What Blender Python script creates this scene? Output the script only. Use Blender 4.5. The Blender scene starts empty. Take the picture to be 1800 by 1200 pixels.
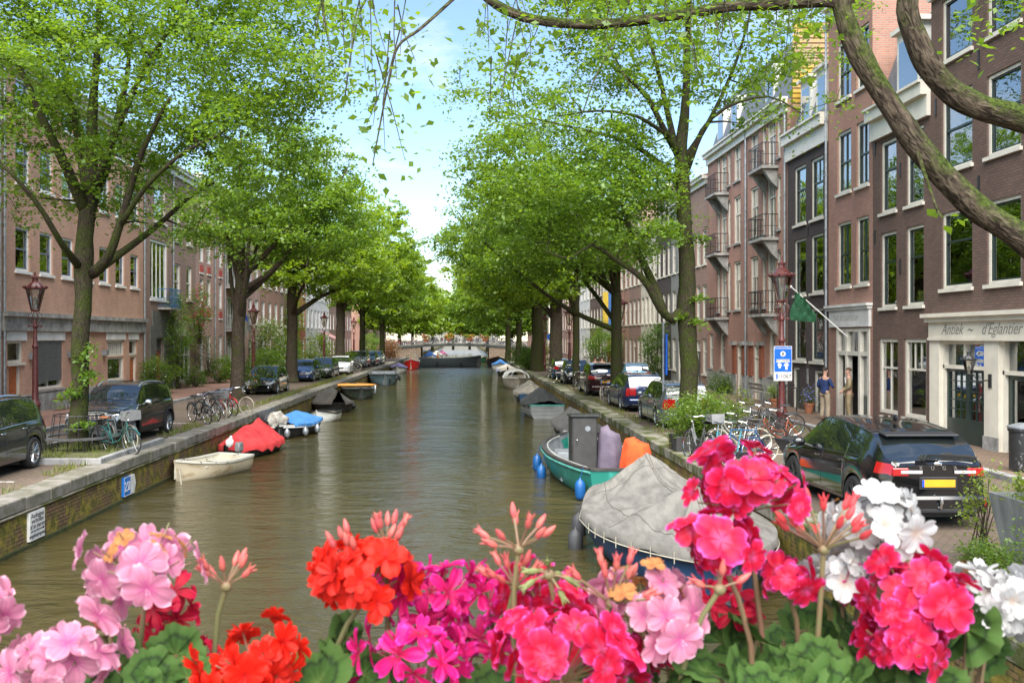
import bpy, bmesh, math, random
import numpy as np
from mathutils import Vector, Matrix, noise
R=math.radians; PI=math.pi
S=bpy.context.scene
# ---------------------------------------------------------------- camera
cam=bpy.data.objects.new('camera',bpy.data.cameras.new('camera')); S.collection.objects.link(cam); S.camera=cam
CL=Vector((0,0,3.0)); FPX=1650.0
cam.location=CL; cam.rotation_euler=(R(90),0,0); cam.data.shift_x=85/1800; cam.data.shift_y=-8/1800
cam.data.lens=FPX/1800*36; cam.data.sensor_width=36; cam.data.clip_start=.05; cam.data.clip_end=2500
cam.data.dof.use_dof=True; cam.data.dof.focus_distance=22; cam.data.dof.aperture_fstop=13
# ---------------------------------------------------------------- sky
W=bpy.data.worlds.new('World'); S.world=W; W.use_nodes=True
wn=W.node_tree.nodes; wl=W.node_tree.links; wn.clear()
SUN_EL=R(54); SUN_AZ=R(186)          # azimuth clockwise from +Y
out=wn.new('ShaderNodeOutputWorld'); bg=wn.new('ShaderNodeBackground'); sky=wn.new('ShaderNodeTexSky')
sky.sky_type='NISHITA'; sky.sun_disc=False; sky.sun_elevation=SUN_EL; sky.sun_rotation=SUN_AZ; sky.dust_density=.2; sky.air_density=1.1; sky.ozone_density=3.5
tc=wn.new('ShaderNodeTexCoord'); mp=wn.new('ShaderNodeMapping'); mp.inputs['Scale'].default_value=(1.0,1.0,2.6); mp.inputs['Location'].default_value=(3.4,1.1,0.35)
nz=wn.new('ShaderNodeTexNoise'); nz.inputs['Scale'].default_value=3.2; nz.inputs['Detail'].default_value=9; nz.inputs['Roughness'].default_value=.58; nz.inputs['Distortion'].default_value=.25
rp=wn.new('ShaderNodeValToRGB'); rp.color_ramp.elements[0].position=.565; rp.color_ramp.elements[1].position=.80
mx=wn.new('ShaderNodeMixRGB'); mx.inputs[2].default_value=(5.4,5.6,6.0,1)
wl.new(tc.outputs['Generated'],mp.inputs[0]); wl.new(mp.outputs[0],nz.inputs[0]); wl.new(nz.outputs[0],rp.inputs[0]); wl.new(rp.outputs[0],mx.inputs[0]); wl.new(sky.outputs[0],mx.inputs[1])
wl.new(mx.outputs[0],bg.inputs[0]); bg.inputs[1].default_value=.105; wl.new(bg.outputs[0],out.inputs[0])
sd=bpy.data.lights.new('sun','SUN'); sd.energy=5.0; sd.angle=R(75); sd.color=(1,.95,.86)
so=bpy.data.objects.new('sun',sd); S.collection.objects.link(so)
dvec=Vector((math.sin(SUN_AZ)*math.cos(SUN_EL),math.cos(SUN_AZ)*math.cos(SUN_EL),math.sin(SUN_EL)))
so.rotation_euler=dvec.to_track_quat('Z','Y').to_euler(); so.location=(0,-20,40)
S.view_settings.view_transform='Standard'; S.view_settings.look='None'; S.view_settings.gamma=1; S.view_settings.exposure=1.42
S.cycles.max_bounces=7; S.cycles.transparent_max_bounces=10; S.cycles.caustics_reflective=False; S.cycles.caustics_refractive=False
# ---------------------------------------------------------------- solving real positions
def ray(px,py): return Vector(((px-815)/FPX,1,(592-py)/FPX))
def GZ(px,py,z=0.0):
    d=ray(px,py); return CL+d*((z-CL.z)/d.z)
def GY(px,py,Y):
    d=ray(px,py); return CL+d*(Y/d.y)
def GX(px,py,X):
    d=ray(px,py); return CL+d*(X/d.x)
# ---------------------------------------------------------------- materials
MATS={}
def N(nt,t,**k):
    n=nt.nodes.new(t)
    for a,b in k.items():
        if isinstance(b,tuple) and a.startswith('i_'): pass
        setattr(n,a,b)
    return n
def mat(name,col=(.5,.5,.5),rough=.6,metal=0,var=.12,scale=4,bump=0,bscale=40,spec=.5,coat=0,col2=None,trans=0,emit=None,stretch=(1,1,1),p0=.35,p1=.65,detail=5):
    if name in MATS: return MATS[name]
    m=bpy.data.materials.new(name); m.use_nodes=True; nt=m.node_tree; b=nt.nodes['Principled BSDF']; L=nt.links
    b.inputs['Roughness'].default_value=rough; b.inputs['Metallic'].default_value=metal; b.inputs['Specular IOR Level'].default_value=spec
    b.inputs['Coat Weight'].default_value=coat; b.inputs['Coat Roughness'].default_value=.05
    c=(*col,1)
    tc=nt.nodes.new('ShaderNodeTexCoord'); mp=nt.nodes.new('ShaderNodeMapping'); mp.inputs['Scale'].default_value=stretch; L.new(tc.outputs['Object'],mp.inputs[0])
    if col2 is None and var>0: col2=tuple(max(0,x*(1-var*2)) for x in col); c=tuple(min(1,x*(1+var)) for x in col)+(1,)
    if col2 is not None:
        n=nt.nodes.new('ShaderNodeTexNoise'); n.inputs['Scale'].default_value=scale; n.inputs['Detail'].default_value=detail; n.inputs['Roughness'].default_value=.6
        r=nt.nodes.new('ShaderNodeValToRGB'); r.color_ramp.elements[0].position=p0; r.color_ramp.elements[1].position=p1
        r.color_ramp.elements[0].color=c; r.color_ramp.elements[1].color=(*col2,1)
        L.new(mp.outputs[0],n.inputs[0]); L.new(n.outputs[0],r.inputs[0]); L.new(r.outputs[0],b.inputs['Base Color'])
    else: b.inputs['Base Color'].default_value=c
    if bump:
        n2=nt.nodes.new('ShaderNodeTexNoise'); n2.inputs['Scale'].default_value=bscale; n2.inputs['Detail'].default_value=4
        bp=nt.nodes.new('ShaderNodeBump'); bp.inputs['Strength'].default_value=bump; bp.inputs['Distance'].default_value=.02
        L.new(mp.outputs[0],n2.inputs[0]); L.new(n2.outputs[0],bp.inputs['Height']); L.new(bp.outputs[0],b.inputs['Normal'])
    if trans:
        t=nt.nodes.new('ShaderNodeBsdfTranslucent'); ms=nt.nodes.new('ShaderNodeMixShader'); ms.inputs[0].default_value=trans
        src=b.inputs['Base Color'].links[0].from_socket if b.inputs['Base Color'].links else None
        if src: L.new(src,t.inputs[0])
        else: t.inputs[0].default_value=c
        o=nt.nodes['Material Output']; L.new(b.outputs[0],ms.inputs[1]); L.new(t.outputs[0],ms.inputs[2]); L.new(ms.outputs[0],o.inputs[0])
    if emit: b.inputs['Emission Color'].default_value=(*emit[:3],1); b.inputs['Emission Strength'].default_value=emit[3]
    MATS[name]=m; return m
def brickmat(name,c1,c2,mortar,bw=.22,rh=.068,ms=.012,ground=False,dirt=(.5,.5,.5),dirtamt=.35,dscale=.6,moss=None,bump=.5,rough=.85,mossp=(.5,.62),rot=0):
    if name in MATS: return MATS[name]
    m=bpy.data.materials.new(name); m.use_nodes=True; nt=m.node_tree; L=nt.links; b=nt.nodes['Principled BSDF']; b.inputs['Roughness'].default_value=rough; b.inputs['Specular IOR Level'].default_value=.3
    g=nt.nodes.new('ShaderNodeNewGeometry'); sp=nt.nodes.new('ShaderNodeSeparateXYZ'); L.new(g.outputs['Position'],sp.inputs[0])
    cb=nt.nodes.new('ShaderNodeCombineXYZ')
    if ground: L.new(sp.outputs[0],cb.inputs[1]); L.new(sp.outputs[1],cb.inputs[0])
    else:
        a=nt.nodes.new('ShaderNodeMath'); a.operation='ADD'; L.new(sp.outputs[0],a.inputs[0]); L.new(sp.outputs[1],a.inputs[1]); L.new(a.outputs[0],cb.inputs[0]); L.new(sp.outputs[2],cb.inputs[1])
    br=nt.nodes.new('ShaderNodeTexBrick'); br.inputs['Scale'].default_value=1; br.inputs['Brick Width'].default_value=bw; br.inputs['Row Height'].default_value=rh; br.inputs['Mortar Size'].default_value=ms; br.inputs['Mortar Smooth'].default_value=.2; br.inputs['Bias'].default_value=-.1
    br.inputs['Color1'].default_value=(*c1,1); br.inputs['Color2'].default_value=(*c2,1); br.inputs['Mortar'].default_value=(*mortar,1)
    L.new(cb.outputs[0],br.inputs[0])
    n=nt.nodes.new('ShaderNodeTexNoise'); n.inputs['Scale'].default_value=dscale; n.inputs['Detail'].default_value=8; n.inputs['Roughness'].default_value=.65; mpp=nt.nodes.new('ShaderNodeMapping'); mpp.inputs['Scale'].default_value=(1,1,1 if ground or moss else .3); L.new(g.outputs['Position'],mpp.inputs[0]); L.new(mpp.outputs[0],n.inputs[0])
    r=nt.nodes.new('ShaderNodeValToRGB'); r.color_ramp.elements[0].position=.4; r.color_ramp.elements[1].position=.66; r.color_ramp.elements[0].color=(1,1,1,1); r.color_ramp.elements[1].color=(*[1-dirtamt*(1-d) for d in dirt],1)
    L.new(n.outputs[0],r.inputs[0]); mx=nt.nodes.new('ShaderNodeMixRGB'); mx.blend_type='MULTIPLY'; mx.inputs[0].default_value=1; L.new(br.outputs[0],mx.inputs[1]); L.new(r.outputs[0],mx.inputs[2])
    last=mx.outputs[0]
    if moss:
        n3=nt.nodes.new('ShaderNodeTexNoise'); n3.inputs['Scale'].default_value=1.7; n3.inputs['Detail'].default_value=9; n3.inputs['Roughness'].default_value=.7; L.new(g.outputs['Position'],n3.inputs[0])
        r3=nt.nodes.new('ShaderNodeValToRGB'); r3.color_ramp.elements[0].position=mossp[0]; r3.color_ramp.elements[1].position=mossp[1]; L.new(n3.outputs[0],r3.inputs[0])
        n4=nt.nodes.new('ShaderNodeTexNoise'); n4.inputs['Scale'].default_value=5; n4.inputs['Detail'].default_value=4; L.new(g.outputs['Position'],n4.inputs[0])
        r4=nt.nodes.new('ShaderNodeValToRGB'); r4.color_ramp.elements[0].position=.4;r4.color_ramp.elements[1].position=.6; r4.color_ramp.elements[0].color=(*moss[0],1); r4.color_ramp.elements[1].color=(*moss[1],1); L.new(n4.outputs[0],r4.inputs[0])
        m3=nt.nodes.new('ShaderNodeMixRGB'); L.new(r3.outputs[0],m3.inputs[0]); L.new(last,m3.inputs[1]); L.new(r4.outputs[0],m3.inputs[2]); last=m3.outputs[0]
    L.new(last,b.inputs['Base Color'])
    bp=nt.nodes.new('ShaderNodeBump'); bp.inputs['Strength'].default_value=bump; bp.inputs['Distance'].default_value=.012; bp.invert=True
    L.new(br.outputs['Fac'],bp.inputs['Height']); L.new(bp.outputs[0],b.inputs['Normal'])
    MATS[name]=m; return m
def glassmat(name,tint=(.82,.86,.84),refl=.28,dark=None,rough=.02):
    if name in MATS: return MATS[name]
    m=bpy.data.materials.new(name); m.use_nodes=True; nt=m.node_tree; L=nt.links; nt.nodes.clear()
    o=nt.nodes.new('ShaderNodeOutputMaterial'); gl=nt.nodes.new('ShaderNodeBsdfGlossy'); gl.inputs['Roughness'].default_value=rough; gl.inputs[0].default_value=(.9,.93,.95,1)
    if dark: t=nt.nodes.new('ShaderNodeBsdfDiffuse')
    else: t=nt.nodes.new('ShaderNodeBsdfTransparent')
    t.inputs[0].default_value=(*(dark or tint),1)
    lw=nt.nodes.new('ShaderNodeFresnel'); lw.inputs[0].default_value=1.5; ma=nt.nodes.new('ShaderNodeMath'); ma.operation='ADD'; ma.inputs[1].default_value=refl; ma.use_clamp=True
    mx=nt.nodes.new('ShaderNodeMixShader'); L.new(lw.outputs[0],ma.inputs[0]); L.new(ma.outputs[0],mx.inputs[0]); L.new(t.outputs[0],mx.inputs[1]); L.new(gl.outputs[0],mx.inputs[2]); L.new(mx.outputs[0],o.inputs[0])
    # slight waviness of old panes
    n=nt.nodes.new('ShaderNodeTexNoise'); n.inputs['Scale'].default_value=1.3; bp=nt.nodes.new('ShaderNodeBump'); bp.inputs['Strength'].default_value=.06; bp.inputs['Distance'].default_value=.1
    tc=nt.nodes.new('ShaderNodeNewGeometry'); L.new(tc.outputs['Position'],n.inputs[0]); L.new(n.outputs[0],bp.inputs['Height']); L.new(bp.outputs[0],gl.inputs['Normal'])
    MATS[name]=m; return m
# ---------------------------------------------------------------- mesh building
class MB:
    def __init__(s,m=None): s.uv={}; s.v=[];s.f=[];s.fm=[];s.ms=[];s.cur=0; s.T=None
    def use(s,m):
        if m not in s.ms: s.ms.append(m)
        s.cur=s.ms.index(m); return s
    def add(s,vs,fs):
        o=len(s.v)
        if s.T is not None: vs=[s.T@Vector(p) for p in vs]
        s.v+= [tuple(p) for p in vs]; s.f+=[tuple(i+o for i in f) for f in fs]; s.fm+=[s.cur]*len(fs); return s
    def box(s,x0,x1,y0,y1,z0,z1):
        if x0>x1:x0,x1=x1,x0
        if y0>y1:y0,y1=y1,y0
        if z0>z1:z0,z1=z1,z0
        return s.add([(x0,y0,z0),(x1,y0,z0),(x1,y1,z0),(x0,y1,z0),(x0,y0,z1),(x1,y0,z1),(x1,y1,z1),(x0,y1,z1)],[(0,3,2,1),(4,5,6,7),(0,1,5,4),(1,2,6,5),(2,3,7,6),(3,0,4,7)])
    def bbox(s,c,d,rz=0,ry=0,rx=0,bev=.0):
        M=Matrix.Translation(c)@Matrix.Rotation(rz,4,'Z')@Matrix.Rotation(ry,4,'Y')@Matrix.Rotation(rx,4,'X')
        x,y,z=[k/2 for k in d]; b=min(bev,x*.9,y*.9,z*.9)
        if b<=0:
            vs=[(i*x,j*y,k*z) for k in(-1,1) for (i,j) in((-1,-1),(1,-1),(1,1),(-1,1))]
            return s.add([M@Vector(p) for p in vs],[(0,3,2,1),(4,5,6,7),(0,1,5,4),(1,2,6,5),(2,3,7,6),(3,0,4,7)])
        ring=lambda xx,yy,zz:[(-xx+b,-yy,zz),(xx-b,-yy,zz),(xx,-yy+b,zz),(xx,yy-b,zz),(xx-b,yy,zz),(-xx+b,yy,zz),(-xx,yy-b,zz),(-xx,-yy+b,zz)]
        ri=lambda xx,yy,zz:[(-xx+b,-yy+b*.9,zz),(xx-b,-yy+b*.9,zz),(xx-b*.9,-yy+b,zz),(xx-b*.9,yy-b,zz),(xx-b,yy-b*.9,zz),(-xx+b,yy-b*.9,zz),(-xx+b*.9,yy-b,zz),(-xx+b*.9,-yy+b,zz)]
        vs=ri(x,y,-z)+ring(x,y,-z+b)+ring(x,y,z-b)+ri(x,y,z); fs=[tuple(range(7,-1,-1)),tuple(range(24,32))]
        for k in range(3):
            for i in range(8): j=(i+1)%8; fs.append((k*8+i,k*8+j,k*8+8+j,k*8+8+i))
        return s.add([M@Vector(p) for p in vs],fs)
    def tube(s,pts,r,n=8,cap=True,closed=False):
        pts=[Vector(p) for p in pts]; m=len(pts); rs=r if isinstance(r,(list,tuple)) else [r]*m
        vs=[];fs=[];up=None
        for i,p in enumerate(pts):
            if closed: t=pts[(i+1)%m]-pts[i-1]
            else: t=(pts[min(i+1,m-1)]-pts[max(i-1,0)])
            if t.length<1e-9: t=Vector((0,0,1))
            t.normalize()
            if up is None:
                up=Vector((0,0,1)) if abs(t.z)<.9 else Vector((1,0,0))
            a=t.cross(up)
            if a.length<1e-4: a=t.cross(Vector((.3,.8,.5)))
            a.normalize(); b=a.cross(t).normalized(); up=b
            for k in range(n):
                an=2*PI*k/n; vs.append(p+(a*math.cos(an)+b*math.sin(an))*rs[i])
        for i in range(m if closed else m-1):
            for k in range(n):
                k2=(k+1)%n; i2=(i+1)%m; fs.append((i*n+k,i2*n+k,i2*n+k2,i*n+k2))
        o=len(s.v); cl=0
        for i in range(m):
            if i: cl+=(pts[i]-pts[i-1]).length
            for k in range(n): an=2*PI*k/n; s.uv[o+i*n+k]=(cl,rs[i]*math.cos(an),rs[i]*math.sin(an))
        if cap and not closed: fs.append(tuple(range(n))); fs.append(tuple(range(m*n-1,(m-1)*n-1,-1)))
        return s.add(vs,fs)
    def lathe(s,prof,c=(0,0,0),n=16,M=None,cap=True):
        M=M or Matrix.Translation(c); vs=[];fs=[]
        for (r,z) in prof:
            for k in range(n): a=2*PI*(k+.5)/n; vs.append(M@Vector((r*math.cos(a),r*math.sin(a),z)))
        m=len(prof)
        for i in range(m-1):
            for k in range(n): k2=(k+1)%n; fs.append((i*n+k,i*n+k2,(i+1)*n+k2,(i+1)*n+k))
        if cap: fs.append(tuple(range(n-1,-1,-1))); fs.append(tuple(range((m-1)*n,m*n)))
        return s.add(vs,fs)
    def ell(s,c,r,n=12,m=8,M=None):
        if not isinstance(r,(tuple,list)): r=(r,r,r)
        prof=[]; vs=[];fs=[]; M=M or Matrix.Identity(4)
        for i in range(m+1):
            t=PI*i/m
            for k in range(n):
                a=2*PI*k/n; vs.append(Vector(c)+M.to_3x3()@Vector((r[0]*math.sin(t)*math.cos(a),r[1]*math.sin(t)*math.sin(a),-r[2]*math.cos(t))))
        for i in range(m):
            for k in range(n): k2=(k+1)%n; fs.append((i*n+k,i*n+k2,(i+1)*n+k2,(i+1)*n+k))
        return s.add(vs,fs)
    def grid(s,rows,closeu=False):
        n=len(rows[0]); vs=[p for r in rows for p in r]; fs=[]
        for i in range(len(rows)-1):
            for k in range(n if closeu else n-1): k2=(k+1)%n; fs.append((i*n+k,i*n+k2,(i+1)*n+k2,(i+1)*n+k))
        return s.add(vs,fs)
    def prism(s,poly,h0,h1,ax='z'):
        n=len(poly)
        f={'z':lambda a,b,h:(a,b,h),'x':lambda a,b,h:(h,a,b),'y':lambda a,b,h:(a,h,b)}[ax]
        return s.add([f(a,b,h0) for a,b in poly]+[f(a,b,h1) for a,b in poly],[tuple(range(n-1,-1,-1)),tuple(range(n,2*n))]+[(i,(i+1)%n,n+(i+1)%n,n+i) for i in range(n)])
    def build(s,name,parent=None,m=None,smooth=False,off=None,sharp=35,fix=True):
        me=bpy.data.meshes.new(name)
        v=s.v
        if off is not None: v=[(a-off[0],b-off[1],c-off[2]) for a,b,c in v]
        me.from_pydata(v,[],s.f)
        if m is not None: me.materials.append(m)
        else:
            for q in s.ms: me.materials.append(q)
            if len(s.ms)>1: me.polygons.foreach_set('material_index',s.fm)
        if fix:
            bm=bmesh.new(); bm.from_mesh(me); bmesh.ops.remove_doubles(bm,verts=bm.verts,dist=1e-5) if smooth else None
            bmesh.ops.recalc_face_normals(bm,faces=bm.faces); bm.to_mesh(me); bm.free()
        if smooth:
            me.polygons.foreach_set('use_smooth',[True]*len(me.polygons))
            if sharp: me.set_sharp_from_angle(angle=R(sharp))
        if name=='trunk' and len(me.vertices)==len(s.v):
            at=me.attributes.new('bark','FLOAT_VECTOR','POINT'); at.data.foreach_set('vector',[c for i in range(len(s.v)) for c in s.uv.get(i,(0,0,0))])
        me.update()
        o=bpy.data.objects.new(name,me); S.collection.objects.link(o)
        if parent is not None: o.parent=parent
        return o
def np_mesh(name,verts,quads,m,parent=None,smooth=False,k=4):
    me=bpy.data.meshes.new(name); nv=len(verts); nf=len(quads)
    me.vertices.add(nv); me.vertices.foreach_set('co',np.asarray(verts,dtype=np.float32).ravel())
    me.loops.add(nf*k); me.loops.foreach_set('vertex_index',np.asarray(quads,dtype=np.int32).ravel())
    me.polygons.add(nf); me.polygons.foreach_set('loop_start',np.arange(0,nf*k,k,dtype=np.int32))
    me.update(calc_edges=True)
    if smooth: me.polygons.foreach_set('use_smooth',[True]*nf)
    me.materials.append(m)
    o=bpy.data.objects.new(name,me); S.collection.objects.link(o)
    if parent is not None: o.parent=parent
    return o
def thing(name,label,cat,loc=(0,0,0),rz=0,group=None,kind=None):
    o=bpy.data.objects.new(name,None); S.collection.objects.link(o); o.location=loc; o.rotation_euler=(0,0,rz); o.empty_display_size=.2
    return tag(o,label,cat,group,kind)
def tag(o,label=None,cat=None,group=None,kind=None):
    if label:o['label']=label
    if cat:o['category']=cat
    if group:o['group']=group
    if kind:o['kind']=kind
    return o
def struct(mb,name,m=None,smooth=False):
    o=mb.build(name,None,m,smooth); o['kind']='structure'; return o
def dup(root,loc,rz,label=None,group=None,scale=None,swap=None):
    def rec(o,par):
        c=o.copy(); S.collection.objects.link(c); c.parent=par
        if swap and c.type=='MESH':
            for i,sl in enumerate(c.material_slots):
                om=sl.material
                if om in swap: sl.link='OBJECT'; sl.material=swap[om]
        for ch in o.children: rec(ch,c)
        return c
    r=rec(root,None); r.location=loc; r.rotation_euler=(root.rotation_euler[0],root.rotation_euler[1],rz)
    if label:r['label']=label
    if group:r['group']=group
    if scale:r.scale=scale if isinstance(scale,(tuple,list)) else (scale,)*3
    return r
def text(name,body,size,m,parent,M,ext=.002,align='CENTER',shear=0,spacing=1):
    c=bpy.data.curves.new(name,'FONT'); c.body=body; c.size=size; c.align_x=align; c.align_y='CENTER'; c.extrude=ext; c.shear=shear; c.space_character=spacing
    o=bpy.data.objects.new(name,c); S.collection.objects.link(o)
    dg=bpy.context.evaluated_depsgraph_get(); me=bpy.data.meshes.new_from_object(o.evaluated_get(dg)); bpy.data.objects.remove(o); bpy.data.curves.remove(c)
    me.transform(M); me.materials.clear(); me.materials.append(m); o=bpy.data.objects.new(name,me); S.collection.objects.link(o); o.parent=parent; return o
rnd=random.Random(7)
# common materials
WHITE=mat('cream_paint',(.62,.58,.50),.45,var=.06,scale=2)
WHITE2=mat('white_paint',(.72,.71,.68),.4,var=.05,scale=2)
STONE=mat('grey_stone',(.30,.29,.27),.8,var=.2,scale=3,bump=.3,bscale=25)
DARKW=mat('dark_green_paint',(.02,.035,.03),.35,var=.1)
BLACKM=mat('black_metal',(.02,.02,.022),.4,var=.1)
GREYM=mat('zinc',(.30,.32,.34),.45,metal=.5,var=.15,scale=6)
REDB=mat('maroon_paint',(.12,.028,.026),.42,var=.25,scale=14,bump=.15,bscale=60)
CHROME=mat('chrome',(.75,.75,.75),.18,metal=1,var=0)
RUBBER=mat('rubber',(.018,.018,.018),.75,var=.2,scale=20)
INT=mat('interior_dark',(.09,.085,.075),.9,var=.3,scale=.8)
CURT=mat('curtain_fabric',(.74,.71,.64),.9,var=.08,scale=5,stretch=(8,8,.4))
GLASS=glassmat('window_glass'); GLASSF=glassmat('window_glass_far',dark=(.035,.04,.042),refl=.25)
CARGL=glassmat('car_glass',dark=(.012,.015,.015),refl=.12)
ORANGEP=mat('orange_plate',(.75,.38,.02),.4,var=.05)
# ================================================================ SETTING
XL,XR=-8.15,5.4; WZ=-.95; FL,FR=-16.5,13.6; YB=140.0
def water():
    m=bpy.data.materials.new('canal_water'); m.use_nodes=True; nt=m.node_tree; L=nt.links; b=nt.nodes['Principled BSDF']
    b.inputs['Roughness'].default_value=.03; b.inputs['IOR'].default_value=1.4; b.inputs['Specular IOR Level'].default_value=.75
    g=nt.nodes.new('ShaderNodeNewGeometry'); n=nt.nodes.new('ShaderNodeTexNoise'); n.inputs['Scale'].default_value=.25; n.inputs['Detail'].default_value=3; L.new(g.outputs['Position'],n.inputs[0])
    r=nt.nodes.new('ShaderNodeValToRGB'); r.color_ramp.elements[0].color=(.044,.035,.012,1); r.color_ramp.elements[1].color=(.062,.050,.018,1); L.new(n.outputs[0],r.inputs[0]); L.new(r.outputs[0],b.inputs['Base Color'])
    last=None
    for sc,st,di,sx in((.30,.7,.30,2.0),(1.1,.65,.12,1.8),(4.2,.6,.035,1.7),(15,.6,.009,1.5)):
        mp=nt.nodes.new('ShaderNodeMapping'); mp.inputs['Scale'].default_value=(1,sx,1); L.new(g.outputs['Position'],mp.inputs[0])
        n=nt.nodes.new('ShaderNodeTexNoise'); n.inputs['Scale'].default_value=sc; n.inputs['Detail'].default_value=5; n.inputs['Roughness'].default_value=.6; n.inputs['Distortion'].default_value=.6; L.new(mp.outputs[0],n.inputs[0])
        bp=nt.nodes.new('ShaderNodeBump'); bp.inputs['Strength'].default_value=st; bp.inputs['Distance'].default_value=di; L.new(n.outputs[0],bp.inputs['Height'])
        if last: L.new(last,bp.inputs['Normal'])
        last=bp.outputs[0]
    L.new(last,b.inputs['Normal'])
    mb=MB(); mb.box(-60,60,-60,600,WZ-.4,WZ); struct(mb,'water',m)
water()
mossy=((.10,.115,.012),(.045,.06,.012))
QUAYB=brickmat('quay_brick',(.24,.13,.075),(.17,.11,.06),(.06,.05,.03),.2,.075,.012,dirt=(.35,.4,.2),dirtamt=.7,dscale=1.3,moss=((.26,.20,.035),(.085,.085,.014)),mossp=(.44,.56),bump=.9)
COPE=mat('coping_stone',(.20,.182,.16),.85,col2=(.105,.10,.068),scale=2.6,bump=.5,bscale=18,p0=.4,p1=.62)
COPEM=mat('coping_moss',(.23,.21,.17),.9,col2=(.060,.070,.012),scale=1.8,bump=.7,bscale=22,p0=.42,p1=.56)
ASPH=brickmat('road_bricks',(.165,.115,.09),(.12,.09,.072),(.07,.06,.045),.21,.075,.010,ground=True,dirt=(.6,.62,.45),dirtamt=.5,dscale=.5,moss=((.10,.10,.03),(.07,.08,.02)),mossp=(.56,.72),bump=.4)
PAVE=brickmat('pavement_bricks',(.30,.155,.115),(.24,.135,.10),(.12,.09,.07),.21,.075,.010,ground=True,dirt=(.6,.6,.6),dirtamt=.35,dscale=.7,bump=.3)
PAVER=brickmat('pavement_bricks_brown',(.22,.145,.10),(.17,.12,.09),(.09,.075,.055),.21,.075,.010,ground=True,dirt=(.6,.6,.6),dirtamt=.4,dscale=.7,moss=((.12,.12,.03),(.09,.1,.03)),mossp=(.6,.75),bump=.3)
KERB=mat('kerb_stone',(.27,.265,.26),.8,var=.2,scale=2,bump=.2)
mb=MB()
mb.box(-400,XL-.6,-60,600,-1.4,-.004); mb.box(XR+.6,400,-60,600,-1.4,-.004); struct(mb,'ground',ASPH)
mb=MB(); mb.box(-60,60,600,640,-1.4,.3); struct(mb,'ground',ASPH)
mb=MB(); mb.box(FL+.01,-13.35,-20,400,-.1,.10); struct(mb,'pavement',PAVE)
mb=MB(); mb.box(11.55,FR-.01,-20,400,-.1,.10); struct(mb,'pavement',PAVER)
for (x0,x1) in((-13.35,-13.15),(11.3,11.55)):
    mb=MB()
    for i in range(140): mb.box(x0,x1,10+i*1.0,10.985+i*1.0,-.1,.11+rnd.uniform(-.004,.004))
    struct(mb,'kerb',KERB)
# white parking bay marks on the road
mb=MB()
for y in(19.4,25.9,32.6,39.6): mb.box(-10.9,-9.3,y,y+.09,-.003,.004)
for y in(24.0,29.2,35.6): mb.box(6.2,8.3,y,y+.09,-.003,.004)
struct(mb,'road_marking',mat('worn_white_line',(.55,.54,.5),.8,col2=(.25,.22,.18),scale=7,p0=.45,p1=.6))
def quay(side,X,label):
    t=thing('quay_wall',label,'quay wall',(X,40,WZ))
    mb=MB(); sg=1 if side<0 else -1
    mb.box(X-.5*sg,X-.03*sg,2,600,-1.35,-.23); mb.build('brick_face',t,QUAYB,off=t.location)
    mb=MB(); y=2.0; w=.62
    r=random.Random(5)
    while y<230:
        l=r.uniform(.9,1.25) if y<90 else 6; dz=r.uniform(-.012,.012); dx=r.uniform(-.012,.012)
        mb.use(COPE if side<0 else COPEM)
        x0,x1=sorted((X-w*sg,X+dx))
        mb.bbox(((x0+x1)/2,y+l/2,-.105+dz),(x1-x0,l-.012,.25),bev=.02); y+=l
    mb.build('coping',t,off=t.location)
    if side<0:
        mb=MB(COPEM); 
        mb.use(COPEM); mb.box(X-.1,X+.02,2,230,-.26,-.235); mb.build('moss_ledge',t,off=t.location)
    # wet green band at the waterline
    mb=MB(); xs=sorted((X-.035*sg,X+.035*sg)); mb.box(xs[0],xs[1],2,600,WZ-.1,WZ+.07)
    mb.build('algae_band',t,mat('algae',(.055,.06,.012),.6,col2=(.02,.025,.012),scale=4,bump=.6),off=t.location)
    return t
QL=quay(-1,XL,'long left quay wall of yellow mossy brick under grey stone coping')
QR=quay(1,XR,'right quay wall with dark green mossy coping beside the covered boats')
# mooring rings? the depth sign and the white notice on the left wall
def wall_sign_depth():
    Y0,Y1=22.45,24.0; zt,zb=-.33,-.83
    t=thing('depth_sign','blue and white 2.50 sign fixed low on the mossy left quay wall','sign',(XL,Y0,zb))
    M=lambda y,z,d:Matrix.Translation((XL+d-t.location.x,y-t.location.y,z-t.location.z))@Matrix.Rotation(R(90),4,'Z')@Matrix.Rotation(R(90),4,'X')
    mb=MB(); mb.box(XL-.03,XL+.03,Y0,Y0+.78,zb,zt); mb.build('blue_plate',t,mat('sign_blue',(.01,.16,.55),.35,var=.08),off=t.location)
    y=Y0+.80
    mb=MB(); mb.prism([(y,zb),(y+.45,zb),(y+.62,(zb+zt)/2),(y+.45,zt),(y,zt)],XL-.03,XL+.032,'x'); mb.build('white_arrow_plate',t,mat('sign_white',(.68,.67,.64),.4,var=.1),off=t.location)
    mb=MB()
    for a in((zb,zb+.02),(zt-.02,zt)): mb.box(XL+.031,XL+.034,Y0,Y0+.78,*a)
    mb.box(XL+.031,XL+.034,Y0,Y0+.02,zb+.02,zt-.02); mb.build('border',t,MATS['sign_white'],off=t.location)
    text('lettering','2.50',.36,MATS['sign_white'],t,M(Y0+.4,(zb+zt)/2-.02,.036),.003)
wall_sign_depth(); bpy.data.objects['depth_sign'].scale=(1,.56,.92)
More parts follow.
